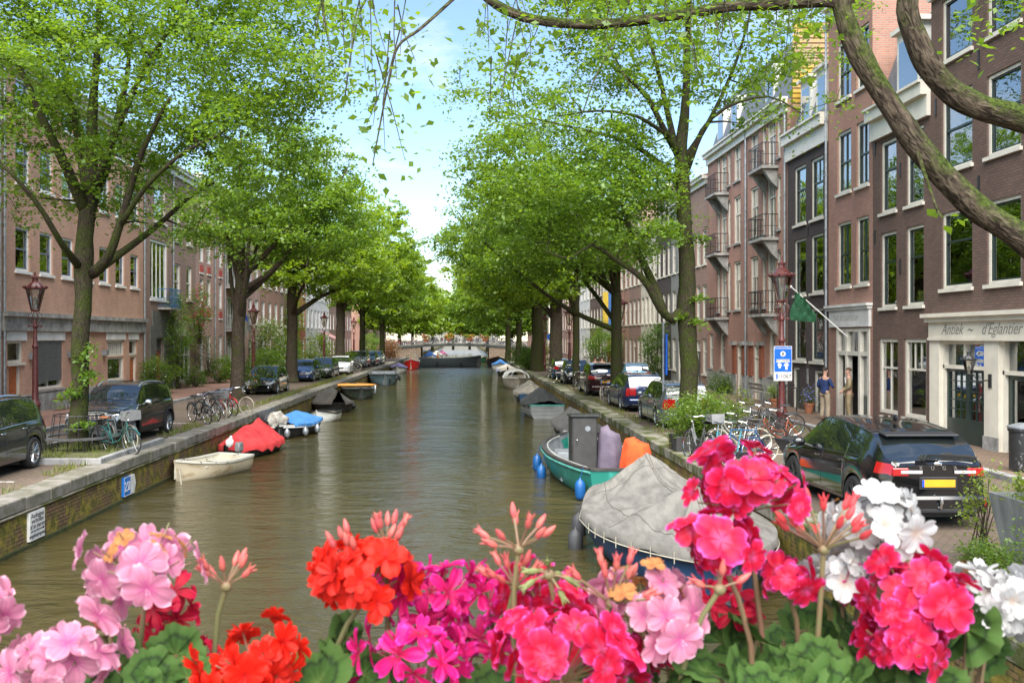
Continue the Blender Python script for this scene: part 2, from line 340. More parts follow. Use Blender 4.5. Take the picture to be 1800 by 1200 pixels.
def wall_sign_text():
    Y0,Y1=17.58,18.2; zt,zb=-.3,-.84
    t=thing('notice_board','white rectangular mooring notice with black lines on the near left quay wall','sign',(XL,Y0,zb))
    mb=MB(); mb.box(XL-.03,XL+.03,Y0,Y1,zb,zt); mb.build('plate',t,mat('sign_white',(.68,.67,.64),.4),off=t.location)
    for i,(s,z,bo) in enumerate((('Aanleggen',.075,.13),('verboden',.175,.13),('af te meren',.275,.13),('ook voor kort verblijf',.36,.065),('wegsleepregeling',.45,.1))):
        M=Matrix.Translation((XL+.032-t.location.x,(Y0+Y1)/2-t.location.y,zt-z-t.location.z))@Matrix.Rotation(R(90),4,'Z')@Matrix.Rotation(R(90),4,'X')
        text('lettering',s,bo,mat('ink',(.03,.03,.035),.6,var=0),t,M,.002)
wall_sign_text()
# ================================================================ BUILDINGS
BR_ORANGE=brickmat('brick_orange',(.58,.275,.16),(.45,.21,.125),(.42,.35,.30),.22,.075,.013,dirtamt=.5)
BR_PINK=brickmat('brick_pink',(.50,.28,.225),(.40,.22,.18),(.40,.33,.29),.22,.075,.012,dirtamt=.5)
BR_RED=brickmat('brick_red',(.40,.19,.135),(.31,.15,.11),(.30,.24,.20),.22,.075,.012,dirtamt=.55)
BR_DARK=brickmat('brick_dark',(.155,.095,.075),(.115,.075,.06),(.085,.065,.055),.22,.075,.010,dirtamt=.3,dscale=1.1)
BR_DARK2=brickmat('brick_black',(.085,.065,.06),(.062,.05,.048),(.045,.038,.036),.22,.075,.010,dirtamt=.3)
BR_BROWN=brickmat('brick_brown',(.34,.20,.155),(.27,.165,.13),(.25,.20,.165),.22,.075,.012,dirtamt=.4)
BR_WHITE=mat('white_stucco',(.60,.59,.56),.8,var=.1,scale=1.2)
BR_CREAM=mat('cream_stucco',(.50,.46,.38),.8,var=.12,scale=1.2)
TILE=mat('slate_roof',(.12,.13,.15),.6,var=.25,scale=8,stretch=(1,1,6))
def pantile(name,a,b):
    m=mat(name,a,.8,col2=b,scale=1.2,p0=.45,p1=.62)
    return m
RTILE=pantile('red_roof_tiles',(.32,.10,.05),(.20,.09,.05)); YTILE=pantile('lichen_roof_tiles',(.30,.20,.13),(.42,.26,.03))
class Facade:
    def __init__(s,side,y0,y1,h,wall,label,name='house',cat='house',xf=None,depth=11,roof='flat',roofm=None,rh=2.5,cornice=True,cm=None,group=None,simple=False,ch=.45,plinth=None,ph=.9):
        s.side=side; s.X=xf if xf is not None else (FR if side>0 else FL); s.y0,s.y1,s.h=y0,y1,h; s.wall=wall; s.simple=simple; s.ops=[]; s.depth=depth
        s.t=thing(name,label,cat,(s.X,(y0+y1)/2,0),0,group); s.off=s.t.location
        s.roof=(roof,roofm or TILE,rh); s.cornice=cornice; s.cm=cm or WHITE; s.ch=ch; s.plinth=plinth; s.ph=ph
    def P(s,y,z,d): return (s.X-s.side*d,y,z)
    def bx(s,mb,y0,y1,z0,z1,d0,d1):
        a=s.P(y0,z0,d0); b=s.P(y1,z1,d1); mb.box(a[0],b[0],a[1],b[1],a[2],b[2]); return mb
    def part(s,name,boxes,m,smooth=False):
        if name in('shop_pilaster','shop_pilaster_foot','lintel','wall_anchor','porch_pier','porch_cap','wall_lamp','red_panel','stone_portal','shop_fascia','cornice'):
            for b in boxes: o=s.bx(MB(),*b).build(name,s.t,m,off=s.off)
            return o
        mb=MB()
        for b in boxes: s.bx(mb,*b)
        return mb.build(name,s.t,m,off=s.off)
    def win(s,y0,y1,z0,z1,fm=None,sm=None,hb=(.58,),vb=(),vtop=(),sill=True,name='window',curt=None,lint=None,fw=.09,glass=None,hole=True,sillm=None,panel=None,arch=False):
        fm=fm or WHITE; sm=sm or fm
        if hole: s.ops.append((y0,y1,z0,z1))
        glass=glass or (GLASSF if s.simple else GLASS)
        mb=MB(fm); mb.use(fm); e=.003
        s.bx(mb,y0+e,y0+fw,z0+e,z1-e,-.16,-.05); s.bx(mb,y1-fw,y1-e,z0+e,z1-e,-.16,-.05); s.bx(mb,y0+fw,y1-fw,z1-fw,z1-e,-.16,-.05); s.bx(mb,y0+fw,y1-fw,z0+e,z0+fw,-.16,-.05)
        iy0,iy1,iz0,iz1=y0+fw,y1-fw,z0+fw,z1-fw; mb.use(sm); b=.045
        if sm is not fm:
            s.bx(mb,iy0,iy0+b,iz0,iz1,-.15,-.08); s.bx(mb,iy1-b,iy1,iz0,iz1,-.15,-.08); s.bx(mb,iy0+b,iy1-b,iz1-b,iz1,-.15,-.08); s.bx(mb,iy0+b,iy1-b,iz0,iz0+b,-.15,-.08)
        for h in hb:
            z=iz0+(iz1-iz0)*h; s.bx(mb,iy0+b,iy1-b,z-.03,z+.03,-.15,-.075)
        for v in vb:
            y=iy0+(iy1-iy0)*v; s.bx(mb,y-.022,y+.022,iz0,iz1,-.145,-.09)
        if vtop:
            zt=iz0+(iz1-iz0)*(hb[0] if hb else 0)
            for v in vtop: y=iy0+(iy1-iy0)*v; s.bx(mb,y-.015,y+.015,zt,iz1,-.145,-.095)
        if s.simple:
            mb.use(glass); s.bx(mb,iy0,iy1,iz0,iz1,-.135,-.125)
            if sill: mb.use(sillm or fm); s.bx(mb,y0-.06,y1+.06,z0-.09,z0-.003,-.05,.07)
            return mb.build(name,s.t,off=s.off)
        o=mb.build(name,s.t,off=s.off)
        p=MB(); s.bx(p,iy0,iy1,iz0,iz1,-.135,-.125); p.build('pane',o,glass,off=s.off)
        if sill:
            p=MB(); s.bx(p,y0-.07,y1+.07,z0-.1,z0-.003,-.05,.08); p.build('sill',o,sillm or fm,off=s.off)
        if curt:
            p=MB(); w=(iy1-iy0)
            segs={'b':[(0,.28),(.72,1)],'l':[(0,.4)],'r':[(.6,1)],'f':[(0,1)],'h':[(0,1)]}[curt]
            for a,c in segs:
                n=max(4,int((c-a)*w/.05)); rows=[]
                for zz in((iz0,iz1) if curt!='h' else (iz0,iz0+(iz1-iz0)*.5)):
                    rows.append([s.P(iy0+w*(a+(c-a)*i/n),zz,-.20+.02*math.sin(i*1.9)) for i in range(n+1)])
                p.grid(rows)
            p.build('curtain',o,CURT,off=s.off,fix=False)
        return o
    def door(s,y0,y1,z0,z1,m,fm=None,panels=2,trans=.5,glassy=False,hb=()):
        fm=fm or WHITE; s.ops.append((y0,y1,z0,z1)); fw=.08; e=.003
        mb=MB(); mb.use(fm); s.bx(mb,y0+e,y0+fw,z0,z1-e,-.18,-.04); s.bx(mb,y1-fw,y1-e,z0,z1-e,-.18,-.04); s.bx(mb,y0+fw,y1-fw,z1-fw,z1-e,-.18,-.04)
        zt=z1-fw
        if trans: s.bx(mb,y0+fw,y1-fw,z1-fw-trans-.06,z1-fw-trans,-.18,-.04); zt=z1-fw-trans-.06
        o=mb.build('door_frame',s.t,off=s.off)
        if trans: p=MB(); s.bx(p,y0+fw,y1-fw,zt+.06,z1-fw,-.14,-.13); p.build('pane',o,GLASS,off=s.off)
        mb=MB(); s.bx(mb,y0+fw,y1-fw,z0,zt,-.16,-.12)
        w=y1-y0-2*fw
        if not glassy:
            for i in range(panels):
                a=z0+.15+(zt-z0-.2)*i/panels; b=z0+.05+(zt-z0-.2)*(i+1)/panels
                s.bx(mb,y0+fw+.12*w,y1-fw-.12*w,a,b,-.12,-.10)
        d=mb.build('door',s.t,m,off=s.off)
        if glassy: p=MB(); s.bx(p,y0+fw+.12*w,y1-fw-.12*w,z0+.8,zt-.15,-.12,-.112); p.build('pane',d,GLASS,off=s.off)
        p=MB(); c=s.P(y0+fw+.09*w,z0+1.0,-.09); p.ell(c,.035,8,6); p.build('handle',d,CHROME,off=s.off)
        return d
    def finish(s,reveal=.18):
        ys=sorted({s.y0,s.y1}|{v for o in s.ops for v in o[:2]}); zs=sorted({-.3,s.h}|{v for o in s.ops for v in o[2:]})
        mb=MB(); 
        for i in range(len(ys)-1):
            run=None
            for j in range(len(zs)-1):
                cy,cz=(ys[i]+ys[i+1])/2,(zs[j]+zs[j+1])/2
                if any(o[0]<cy<o[1] and o[2]<cz<o[3] for o in s.ops): continue
                mb.add([s.P(ys[i],zs[j],0),s.P(ys[i+1],zs[j],0),s.P(ys[i+1],zs[j+1],0),s.P(ys[i],zs[j+1],0)],[(0,1,2,3) if s.side<0 else (3,2,1,0)])
        for (a,b,c,d) in s.ops:
            for q in(((a,c),(a,d)),((b,c),(b,d)),((a,c),(b,c)),((a,d),(b,d))):
                (p1,p2)=q; mb.add([s.P(*p1,0),s.P(*p2,0),s.P(*p2,-reveal),s.P(*p1,-reveal)],[(0,1,2,3)])
        D=s.depth
        mb.add([s.P(s.y0,-.3,0),s.P(s.y0,s.h,0),s.P(s.y0,s.h,-D),s.P(s.y0,-.3,-D)],[(0,1,2,3)])
        mb.add([s.P(s.y1,-.3,0),s.P(s.y1,s.h,0),s.P(s.y1,s.h,-D),s.P(s.y1,-.3,-D)],[(0,1,2,3)])
        mb.add([s.P(s.y0,-.3,-D),s.P(s.y0,s.h,-D),s.P(s.y1,s.h,-D),s.P(s.y1,-.3,-D)],[(0,1,2,3)])
        mb.build('wall',s.t,s.wall,off=s.off,fix=False)
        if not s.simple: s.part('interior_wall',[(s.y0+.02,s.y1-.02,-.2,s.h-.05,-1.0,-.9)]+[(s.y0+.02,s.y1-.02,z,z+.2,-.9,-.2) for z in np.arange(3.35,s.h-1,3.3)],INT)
        r,rm,rh=s.roof
        if r=='flat': s.part('roof',[(s.y0,s.y1,s.h,s.h+.08,-D,-.02)],rm)
        if r=='mansard':
            mb=MB(); pr=[(-.1,s.h+.02),(-1.1,s.h+rh),(-D,s.h+rh),(-D,s.h+.02)]
            v=[s.P(s.y0,z,d) for d,z in pr]+[s.P(s.y1,z,d) for d,z in pr]
            mb.add(v,[(0,1,2,3),(7,6,5,4),(0,4,5,1),(1,5,6,2),(2,6,7,3)]); mb.build('roof',s.t,rm,off=s.off)
        if r=='gable':   # ridge along the canal
            mb=MB(); pr=[(.25,s.h+.02),(-D/2,s.h+rh),(-D-.2,s.h+.02)]
            v=[s.P(s.y0,z,d) for d,z in pr]+[s.P(s.y1,z,d) for d,z in pr]
            mb.add(v,[(0,1,2),(5,4,3),(0,3,4,1),(1,4,5,2),(2,5,3,0)]); mb.build('roof',s.t,rm,off=s.off)
        if s.cornice:
            h=s.h; c=s.ch
            s.part('cornice',[(s.y0+.01,s.y1-.01,h-c,h-c*.35,.003,.12),(s.y0+.01,s.y1-.01,h-c*.35,h+.02,.003,.3),(s.y0+.01,s.y1-.01,h+.02,h+.10,-.02,.38)],s.cm)
        if s.plinth: s.part('plinth',[(a,b,0,s.ph,.003,.06) for a,b in s.gaps(s.ph)],s.plinth)
    def gaps(s,h):
        out=[(s.y0+.01,s.y1-.01)]
        for o in sorted(s.ops):
            if o[2]<h:
                n=[]
                for a,b in out:
                    if o[0]>a and o[1]<b: n+=[(a,o[0]),(o[1],b)]
                    elif o[0]<=a<o[1]<b: n+=[(o[1],b)]
                    elif a<o[0]<b<=o[1]: n+=[(a,o[0])]
                    elif o[0]<=a and o[1]>=b: pass
                    else: n.append((a,b))
                out=n
        return out
    def pipe(s,y,z0=0.1,z1=None,m=None,label=None):
        mb=MB(); z1=z1 or s.h-.4; mb.tube([s.P(y,z0,.09),s.P(y,z1,.09)],.05,8); 
        for z in np.arange(1,z1,2.0): mb.lathe([(.065,z),(.065,z+.06)],s.P(y,0,.09),8)
        mb.lathe([(.06,z1-.1),(.12,z1+.15),(.12,z1+.2)],s.P(y,0,.09),8)
        return mb.build('drainpipe',s.t,m or GREYM,off=s.off)
    def balcony(s,y0,y1,z,d=.75,m=None,brackets=True):
        mb=MB(); s.bx(mb,y0,y1,z-.12,z,.003,d); 
        o=mb.build('balcony',s.t,STONE,off=s.off)
        mb=MB(); h=1.0; r=.014
        for a,b in(((y0+.03,d-.04),(y1-.03,d-.04)),((y0+.03,.02),(y0+.03,d-.04)),((y1-.03,.02),(y1-.03,d-.04))):
            for zz in(z+.08,z+h*.5,z+h): mb.tube([s.P(a[0],zz,a[1]),s.P(b[0],zz,b[1])],r*(1.5 if zz>z+.9 else 1),5)
            n=max(2,int((abs(b[0]-a[0])+abs(b[1]-a[1]))/.13))
            for i in range(n+1):
                f=i/n; y=a[0]+(b[0]-a[0])*f; dd=a[1]+(b[1]-a[1])*f; mb.tube([s.P(y,z,dd),s.P(y,z+h,dd)],r*.7,4)
        mb.build('railing',o,m or BLACKM,off=s.off)
        if brackets:
            for y in(y0+.15,y1-.4):
                mb=MB(); mb.prism([(.003,z-.95),(.25,z-.75),(d*.85,z-.12),(.003,z-.12)],y,y+.25,'x') if False else mb.add([s.P(y,zz,dd) for dd,zz in((.003,z-.95),(.25,z-.7),(d*.85,z-.125),(.003,z-.125))]+[s.P(y+.25,zz,dd) for dd,zz in((.003,z-.95),(.25,z-.7),(d*.85,z-.125),(.003,z-.125))],[(0,1,2,3),(7,6,5,4),(0,4,5,1),(1,5,6,2),(2,6,7,3),(3,7,4,0)])
                mb.build('bracket',o,STONE,off=s.off)
        return o
def fy(px,side,X=None):   # facade depth seen at a pixel column
    return GX(px,600,X if X is not None else (FR if side>0 else FL)).y
# ---------------- right row
def r1():
    f=Facade(1,19.0,27.3,13.3,BR_DARK,'dark brown brick corner house over the cream painted antique shop front','shop_house','building',ch=.6)
    for (a,b,cu) in((25.1,26.7,'b'),(22.9,24.4,'b'),(20.4,21.9,'b')):
        f.win(a,b,4.35,6.5,sm=DARKW,hb=(.62,),curt=cu); f.win(a,b,7.65,9.75,sm=DARKW,hb=(.55,),curt='h'); f.win(a,b,10.75,12.5,sm=BLACKM,hb=(),curt='r')
    for y,z in((27.0,9.6),(24.75,7.0),(24.75,10.3)):
        f.part('wall_anchor',[(y-.03,y+.03,z-.25,z+.25,.003,.04)],BLACKM)
    # shop front: cream timber standing proud of the brick
    y0,y1=19.4,27.15
    CR=mat('shopfront_cream',(.66,.61,.51),.5,var=.06,scale=1.5)
    f.part('shop_fascia',[(y0,y1,2.98,3.42,.003,.16),(y0-.05,y1+.06,3.42,3.55,.003,.26),(y0-.08,y1+.1,3.55,3.66,.003,.36),(y0,y1,2.9,2.98,.003,.2)],CR)
    posts=[(26.6,27.15),(23.65,24.3),(21.9,22.3),(19.4,19.8)]
    f.part('shop_pilaster',[(a,b,.1,2.9,.003,.13) for a,b in posts],CR)
    f.part('shop_pilaster_foot',[(a-.02,b+.02,.1,.45,.131,.16) for a,b in posts],STONE)
    # double glazed doors between the first two pilasters, door and window further on
    def dbl(a,b,cols):
        f.ops.append((a,b,.1,2.9)); mb=MB(); mb.use(CR)
        f.bx(mb,a,b,2.12,2.22,-.16,.02); f.bx(mb,a,b,2.8,2.9,-.16,.02); f.bx(mb,a,a+.08,.1,2.8,-.16,.02); f.bx(mb,b-.08,b,.1,2.8,-.16,.02); f.bx(mb,(a+b)/2-.05,(a+b)/2+.05,2.22,2.8,-.16,.02)
        o=mb.build('shop_window_frame',f.t,off=f.off)
        p=MB(); f.bx(p,a+.08,b-.08,.75,2.8,-.12,-.11); p.build('pane',o,GLASS,off=f.off)
        m2=MB(); m2.use(DARKW); a2,b2=a+.08,b-.08; f.bx(m2,a2,b2,.1,.75,-.15,-.06); f.bx(m2,a2,b2,2.04,2.12,-.15,-.06); w=(b2-a2)/2
        for k in range(2):
            c0=a2+k*w; f.bx(m2,c0,c0+.09,.75,2.04,-.15,-.06); f.bx(m2,c0+w-.09,c0+w,.75,2.04,-.15,-.06)
            for i in range(1,cols): y=c0+.09+(w-.18)*i/cols; f.bx(m2,y-.012,y+.012,.75,2.04,-.14,-.08)
            for i in range(1,5): z=.75+1.29*i/5; f.bx(m2,c0+.09,c0+w-.09,z-.012,z+.012,-.139,-.081)
        m2.build('glazed_double_door',f.t,off=f.off)
    dbl(24.3,26.6,3)
    f.ops.append((22.3,23.65,.1,2.9)); mb=MB(); f.bx(mb,22.3,23.65,2.05,2.15,-.16,.02); f.bx(mb,22.3,22.38,.1,2.9,-.16,.02); f.bx(mb,23.57,23.65,.1,2.9,-.16,.02); o=mb.build('shop_door_frame',f.t,CR,off=f.off)
    p=MB(); f.bx(p,22.38,23.57,2.15,2.9,-.12,-.11); p.build('pane',o,GLASS,off=f.off)
    mb=MB(); f.bx(mb,22.38,23.57,.1,.75,-.15,-.08); f.bx(mb,22.38,22.55,.75,2.05,-.15,-.08); f.bx(mb,23.4,23.57,.75,2.05,-.15,-.08); f.bx(mb,22.55,23.4,1.92,2.05,-.15,-.08); d=mb.build('shop_door',f.t,DARKW,off=f.off)
    p=MB(); f.bx(p,22.55,23.4,.75,1.92,-.12,-.11); p.build('pane',d,GLASS,off=f.off)
    dbl(19.8,21.9,3)
    ink=mat('sign_grey_ink',(.22,.21,.19),.6,var=0)
    def T(s,y,sz,**k):
        M=Matrix.Translation((f.X-.163-f.off[0],y-f.off[1],3.2))@Matrix.Rotation(R(-90),4,'Z')@Matrix.Rotation(R(90),4,'X')
        text('lettering',s,sz,ink,f.t,M,.002,shear=.45,**k)
    T('Antiek',25.85,.42); T('~',24.95,.5); T("d'Eglantier",23.5,.42)
    f.finish()
    # lantern on a wall bracket
    t=thing('wall_lantern','small dark wall lantern on a bracket beside the shop doors','lantern',(f.X-.13,24.0,1.9))
    mb=MB(); mb.tube([(0,0,0),(-.25,0,-.03),(-.55,0,-.02),(-.55,0,.12)],.018,6); mb.box(-.03,.0,-.06,.06,-.2,.15); mb.build('bracket',t,BLACKM)
    lantern_head(t,(-.55,0,.12),.62,BLACKM)
    return f
def lantern_head(t,c,k,m):
    """six sided glazed lantern: frame, glass, vented crown"""
    c=Vector(c); mb=MB(); mb.use(m)
    mb.lathe([(.03*k,0),(.11*k,.02*k),(.13*k,.05*k),(.11*k,.07*k)],c,6)
    b,tp,h0,h1=.115*k,.24*k,.07*k,.62*k
    for i in range(6):
        a=2*PI*(i+.5)/6; mb.tube([c+Vector((b*math.cos(a),b*math.sin(a),h0)),c+Vector((tp*math.cos(a),tp*math.sin(a),h1))],.009*k,4)
    mb.lathe([(tp+.01*k,h1-.01*k),(tp+.06*k,h1+.01*k),(tp+.06*k,h1+.04*k),(tp*.95,h1+.06*k),(.13*k,h1+.17*k),(.085*k,h1+.2*k),(.075*k,h1+.29*k),(.1*k,h1+.3*k),(.1*k,h1+.33*k),(.04*k,h1+.36*k),(.02*k,h1+.42*k),(.03*k,h1+.44*k),(.005*k,h1+.5*k)],c,6)
    for i in range(12):
        a=2*PI*i/12; mb.ell(c+Vector(((tp+.06*k)*math.cos(a),(tp+.06*k)*math.sin(a),h1+.06*k)),(.03*k,.03*k,.035*k),5,4)
    o=mb.build('lantern_frame',t,smooth=False)
    g=MB(); g.lathe([(b*.97,h0+.005),(tp*.97,h1-.01)],c,6,cap=False); g.build('glass',t,glassmat('lantern_glass',refl=.12,tint=(.86,.84,.78)),fix=False)
    g=MB(); g.lathe([(.035*k,h0),(.035*k,h0+.1*k),(.06*k,h0+.16*k),(.065*k,h0+.26*k),(.03*k,h0+.33*k)],c,10); g.build('bulb',t,mat('milk_bulb',(.6,.58,.52),.3,var=0),smooth=True)
F1=r1()
def r2():
    f=Facade(1,27.32,31.2,10.4,BR_DARK,'dark brown brick house with cream cornice and slate roof next to the antique shop','canal_house','house',roof='mansard',rh=2.8,ch=.95)
    for a,b in((29.5,30.6),(27.75,28.85)):
        f.win(a,b,7.0,9.3,sm=DARKW,hb=(.6,),curt='f'); f.win(a,b,3.95,6.35,sm=DARKW,hb=(.62,),curt='f' if a<29 else 'b')
    f.win(29.4,30.75,.55,2.95,hb=(.62,),vb=(.5,),sm=WHITE,sill=False,fw=.11); f.win(27.6,29.0,.55,2.95,hb=(.62,),vtop=(.33,.66),sm=WHITE,fw=.11)
    f.part('wall_anchor',[(y-.03,y+.03,z-.22,z+.22,.003,.04) for y,z in((29.2,5.2),(29.2,8.2),(31.0,6.3),(31.0,9.2))],BLACKM)
    mb=MB(); f.bx(mb,28.5,30.0,10.5,12.6,-1.4,-.25); d=mb.build('dormer',f.t,BR_WHITE,off=f.off)
    p=MB(); f.bx(p,28.65,29.85,10.75,12.3,-.25,-.24); p.build('dormer_pane',d,GLASSF,off=f.off)
    p=MB(); f.bx(p,28.35,30.15,12.6,12.75,-1.5,-.1); p.build('dormer_roof',d,WHITE,off=f.off)
    f.finish(); return f
r2()
def r3():
    f=Facade(1,31.22,35.0,15.2,BR_RED,'tall narrow red brick house with a pale fascia above its open door','canal_house','house',ch=.5)
    for a,b in((32.95,34.15),(31.5,32.5)):
        f.win(a,b,11.5,13.6,sm=DARKW,hb=(.45,),vb=(.5,)); f.win(a,b,8.15,10.35,sm=DARKW,hb=(.5,),vb=(.5,),curt='l'); f.win(a,b,4.8,7.1,sm=DARKW,hb=(.5,),vb=(.5,),curt='b')
    f.part('fascia',[(31.3,34.7,3.35,3.95,.003,.10),(31.25,34.8,3.95,4.05,.003,.16),(31.2,34.9,4.05,4.14,.003,.22)],BR_WHITE)
    f.ops.append((31.4,34.2,.1,3.3)); mb=MB()
    for y in(31.4,32.15,33.25,34.05): f.bx(mb,y,y+.15,.1,3.3,-.17,.03)
    f.bx(mb,31.55,34.05,2.35,2.5,-.16,.02); f.bx(mb,31.55,34.05,3.18,3.3,-.16,.02); o=mb.build('door_frame',f.t,WHITE,off=f.off)
    p=MB()
    for a,b in((31.55,32.15),(32.3,33.25),(33.4,34.05)): f.bx(p,a,b,2.5,3.18,-.12,-.11)
    f.bx(p,31.55,32.15,1.0,2.35,-.12,-.11); p.build('pane',o,GLASS,off=f.off)
    mb=MB(); f.bx(mb,32.3,32.36,.1,2.35,-.9,-.12); f.bx(mb,31.55,32.15,.1,1.0,-.16,-.1); mb.build('door',f.t,DARKW,off=f.off)
    M=Matrix.Translation((f.X-.104-f.off[0],33.2-f.off[1],3.65))@Matrix.Rotation(R(-90),4,'Z')@Matrix.Rotation(R(90),4,'X')
    text('lettering','THE BOOKROOM',.27,mat('carved_letters',(.36,.34,.31),.7,var=0),f.t,M,.002)
    f.pipe(35.0,.1,14.4); f.finish()
    t=thing('flagpole','white flagpole with a green flag above the open door of the narrow brick house','flag',(f.X-.1,33.0,3.0))
    mb=MB(); mb.tube([(0,0,0),(-1.9,.2,1.75)],.022,8); mb.ell((-1.92,.2,1.77),.05,8,6); mb.build('pole',t,WHITE2)
    mb=MB(); rows=[]
    for i in range(9):
        u=i/8; base=Vector((-1.35-.42*u,.14+.05*u,1.26+.38*u)); rows.append([base+Vector(((.05-.42*(u-.5))*min(1,j/5),.10*math.sin(j*.8+i*1.9),-j*.125*(.75+.3*u))) for j in range(9)])
    mb.grid(rows); mb.build('flag',t,mat('green_flag',(.03,.13,.06),.8,var=.2),smooth=True,fix=False)
r3()
def r4():
    f=Facade(1,35.02,39.4,11.3,BR_DARK2,'black brick house with tall cream windows, cream cornice and grey mansard roof','canal_house','house',roof='mansard',rh=2.7,ch=1.0)
    for a,b in((37.3,38.6),(35.5,36.75)):
        f.win(a,b,7.55,9.9,sm=DARKW,hb=(.6,),vtop=(.5,) if a<36 else ()); f.win(a,b,4.7,6.95,sm=DARKW,hb=(.62,),curt='b'); f.win(a,b,2.05,4.1,sm=DARKW,hb=(.6,),vtop=(),curt='r')
    f.door(38.0,38.75,.1,1.75,DARKW,trans=0); f.door(35.6,36.4,.1,1.7,DARKW,trans=0)
    f.part('house_plaque',[(37.0,37.15,1.15,1.75,.003,.03)],STONE)
    f.part('wall_anchor',[(y-.03,y+.03,z-.2,z+.2,.003,.04) for y,z in((37.03,4.3),(37.03,7.2),(39.2,4.3),(35.2,7.2))],BLACKM)
    for a in(35.9,37.6):
        mb=MB(); f.bx(mb,a,a+1.1,11.5,13.4,-1.5,-.3); d=mb.build('dormer',f.t,BR_WHITE,off=f.off)
        p=MB(); f.bx(p,a+.15,a+.95,11.8,13.1,-.3,-.29); p.build('dormer_pane',d,GLASSF,off=f.off)
        p=MB(); f.bx(p,a-.1,a+1.2,13.4,13.52,-1.6,-.15); p.build('dormer_roof',d,WHITE,off=f.off)
    f.finish()
    t=thing('stair_rail','dark iron stair rail beside the basement door of the black brick house','railing',(f.X-.9,37,.1))
    mb=MB(); mb.tube([(0,-1.2,0),(0,-1.2,.95),(0,1.0,.95),(.7,1.0,.95)],.022,6); mb.tube([(0,0,0),(0,0,.95)],.018,6); mb.tube([(0,1,0),(0,1,.95)],.018,6); mb.build('rail',t,BLACKM)
r4()
def r5():
    f=Facade(1,39.42,52.3,13.0,BR_RED,'long red brick apartment house with stone balconies and paired arched entrances','apartment_house','building',roof='mansard',rh=3.2,ch=.5,plinth=STONE,ph=1.15)
    rows=((10.75,12.55),(7.65,10.0),(4.35,6.75))
    for (z0,z1) in rows:
        for a,b in((46.1,47.25),(43.35,44.5)): f.win(a,b,z0,z1,hb=(.62,),vtop=(.33,.66),vb=(.5,),sillm=STONE)
        for a in(41.9,41.9+7.6):
            for (p,q) in((a-1.65,a-1.1),(a+.35,a+.9)): f.win(p,q,z0,z1,hb=(.62,),sillm=STONE)
            f.win(a-.95,a+.15,z0-.3,z1,hb=(.7,),vb=(.5,),vtop=(.25,.75),sill=False)
    for z in(10.4,7.3,4.0):
        for a in(41.5,49.1): f.balcony(a-1.0,a+1.0,z)
    for y0,y1 in((51.2,52.0),(48.9,49.8),(41.0,41.8),(39.7,40.5)): f.win(y0,y1,1.3,3.2,hb=(.6,),sillm=STONE)
    for a in(43.0,45.7): 
        f.door(a,a+1.0,.1,2.6,BR_CREAM,trans=.45); 
    f.part('porch_pier',[(y,y+.45,1.16,2.6,.003,.10) for y in(42.5,44.1,45.2,46.8)],brickmat('brick_glazed_red',(.42,.09,.03),(.34,.07,.03),(.12,.08,.06),.22,.075,.02))
    f.part('porch_cap',[(y-.08,y+.53,2.6,2.78,.003,.2) for y in(42.5,44.1,45.2,46.8)],STONE)
    f.pipe(45.0,.1,12.6); f.pipe(39.5,.1,12.6)
    mb=MB()    # tiled upper gable facing the viewer above the black house
    for i in range(17): f.bx(mb,39.35-.0,39.40,12.6+i*.21,12.6+i*.21+.16,-2.2,-.2); 
    mb.build('tile_hung_gable',f.t,YTILE,off=f.off)
    mb=MB(); mb.add([f.P(39.41,z,d) for d,z in((-.1,11.5),(-2.3,11.5),(-2.3,16.2),(-.3,16.2))],[(0,1,2,3)]); mb.build('gable_board',f.t,mat('gable_back',(.16,.09,.06),.8),off=f.off,fix=False)
    for a in(42.2,47.8,50.4):
        mb=MB(); f.bx(mb,a,a+1.2,13.2,15.3,-1.6,-.35); d=mb.build('dormer',f.t,BR_WHITE,off=f.off); p=MB(); f.bx(p,a+.15,a+1.05,13.5,15,-.35,-.34); p.build('dormer_pane',d,GLASSF,off=f.off)
    f.part('chimney',[(44.6,45.6,16.2,17.6,-4,-2.8)],BR_BROWN)
    f.finish()
r5()
def row_house(side,y0,y1,h,wall,label,cols,floors,cm=None,fh=3.1,ground='door',roof='flat',roofm=None,wm=None,sm=None,rh=2.2,pitch=None,extra=None,name='canal_house',simple=True,dm=None,xf=None):
    f=Facade(side,y0,y1,h,wall,label,name,'house',simple=simple,roof=roof,roofm=roofm,rh=rh,cm=cm,xf=xf)
    w=(y1-y0); 
    for c in range(cols):
        cy=y0+w*(c+.5)/cols; ww=min(.62,w/cols*.33)
        for k in range(1,floors):
            z=k*fh+.9
            if z+1.7<h-.3: f.win(cy-ww,cy+ww,z,min(z+1.95,h-.55),fm=wm,sm=sm or wm,hb=(.58,),vb=(.5,) if (c+k)%3==0 else ())
        if ground=='door' and c==cols//2: f.door(cy-.5,cy+.5,.1,2.8,dm or DARKW,fm=wm or WHITE)
        else: f.win(cy-ww,cy+ww,.9,2.9,fm=wm,sm=sm or wm,hb=(.65,))
    if extra: extra(f)
    f.finish(); return f
row_house(1,52.32,56.5,12.0,BR_BROWN,'brown brick house with red tiled roof just past the long balcony house',3,4,roof='gable',roofm=RTILE)
row_house(1,56.52,61.5,11.5,mat('grey_stucco',(.20,.20,.19),.8,var=.1),'grey plastered house with white trim behind the big right tree',3,4)
row_house(1,61.52,66.0,13.0,BR_DARK2,'black house with white stoop behind the ivy column on the right',3,4)
row_house(1,66.02,72.0,11.0,BR_CREAM,'cream plastered house with tall white windows on the right quay',4,4)
row_house(1,72.02,77.5,13.5,BR_BROWN,'brown brick gabled house behind the right row of lamps',3,4,roof='gable',roofm=TILE)
row_house(1,77.52,84.0,12.0,BR_RED,'red brick house with cream bay window far along the right quay',3,4)
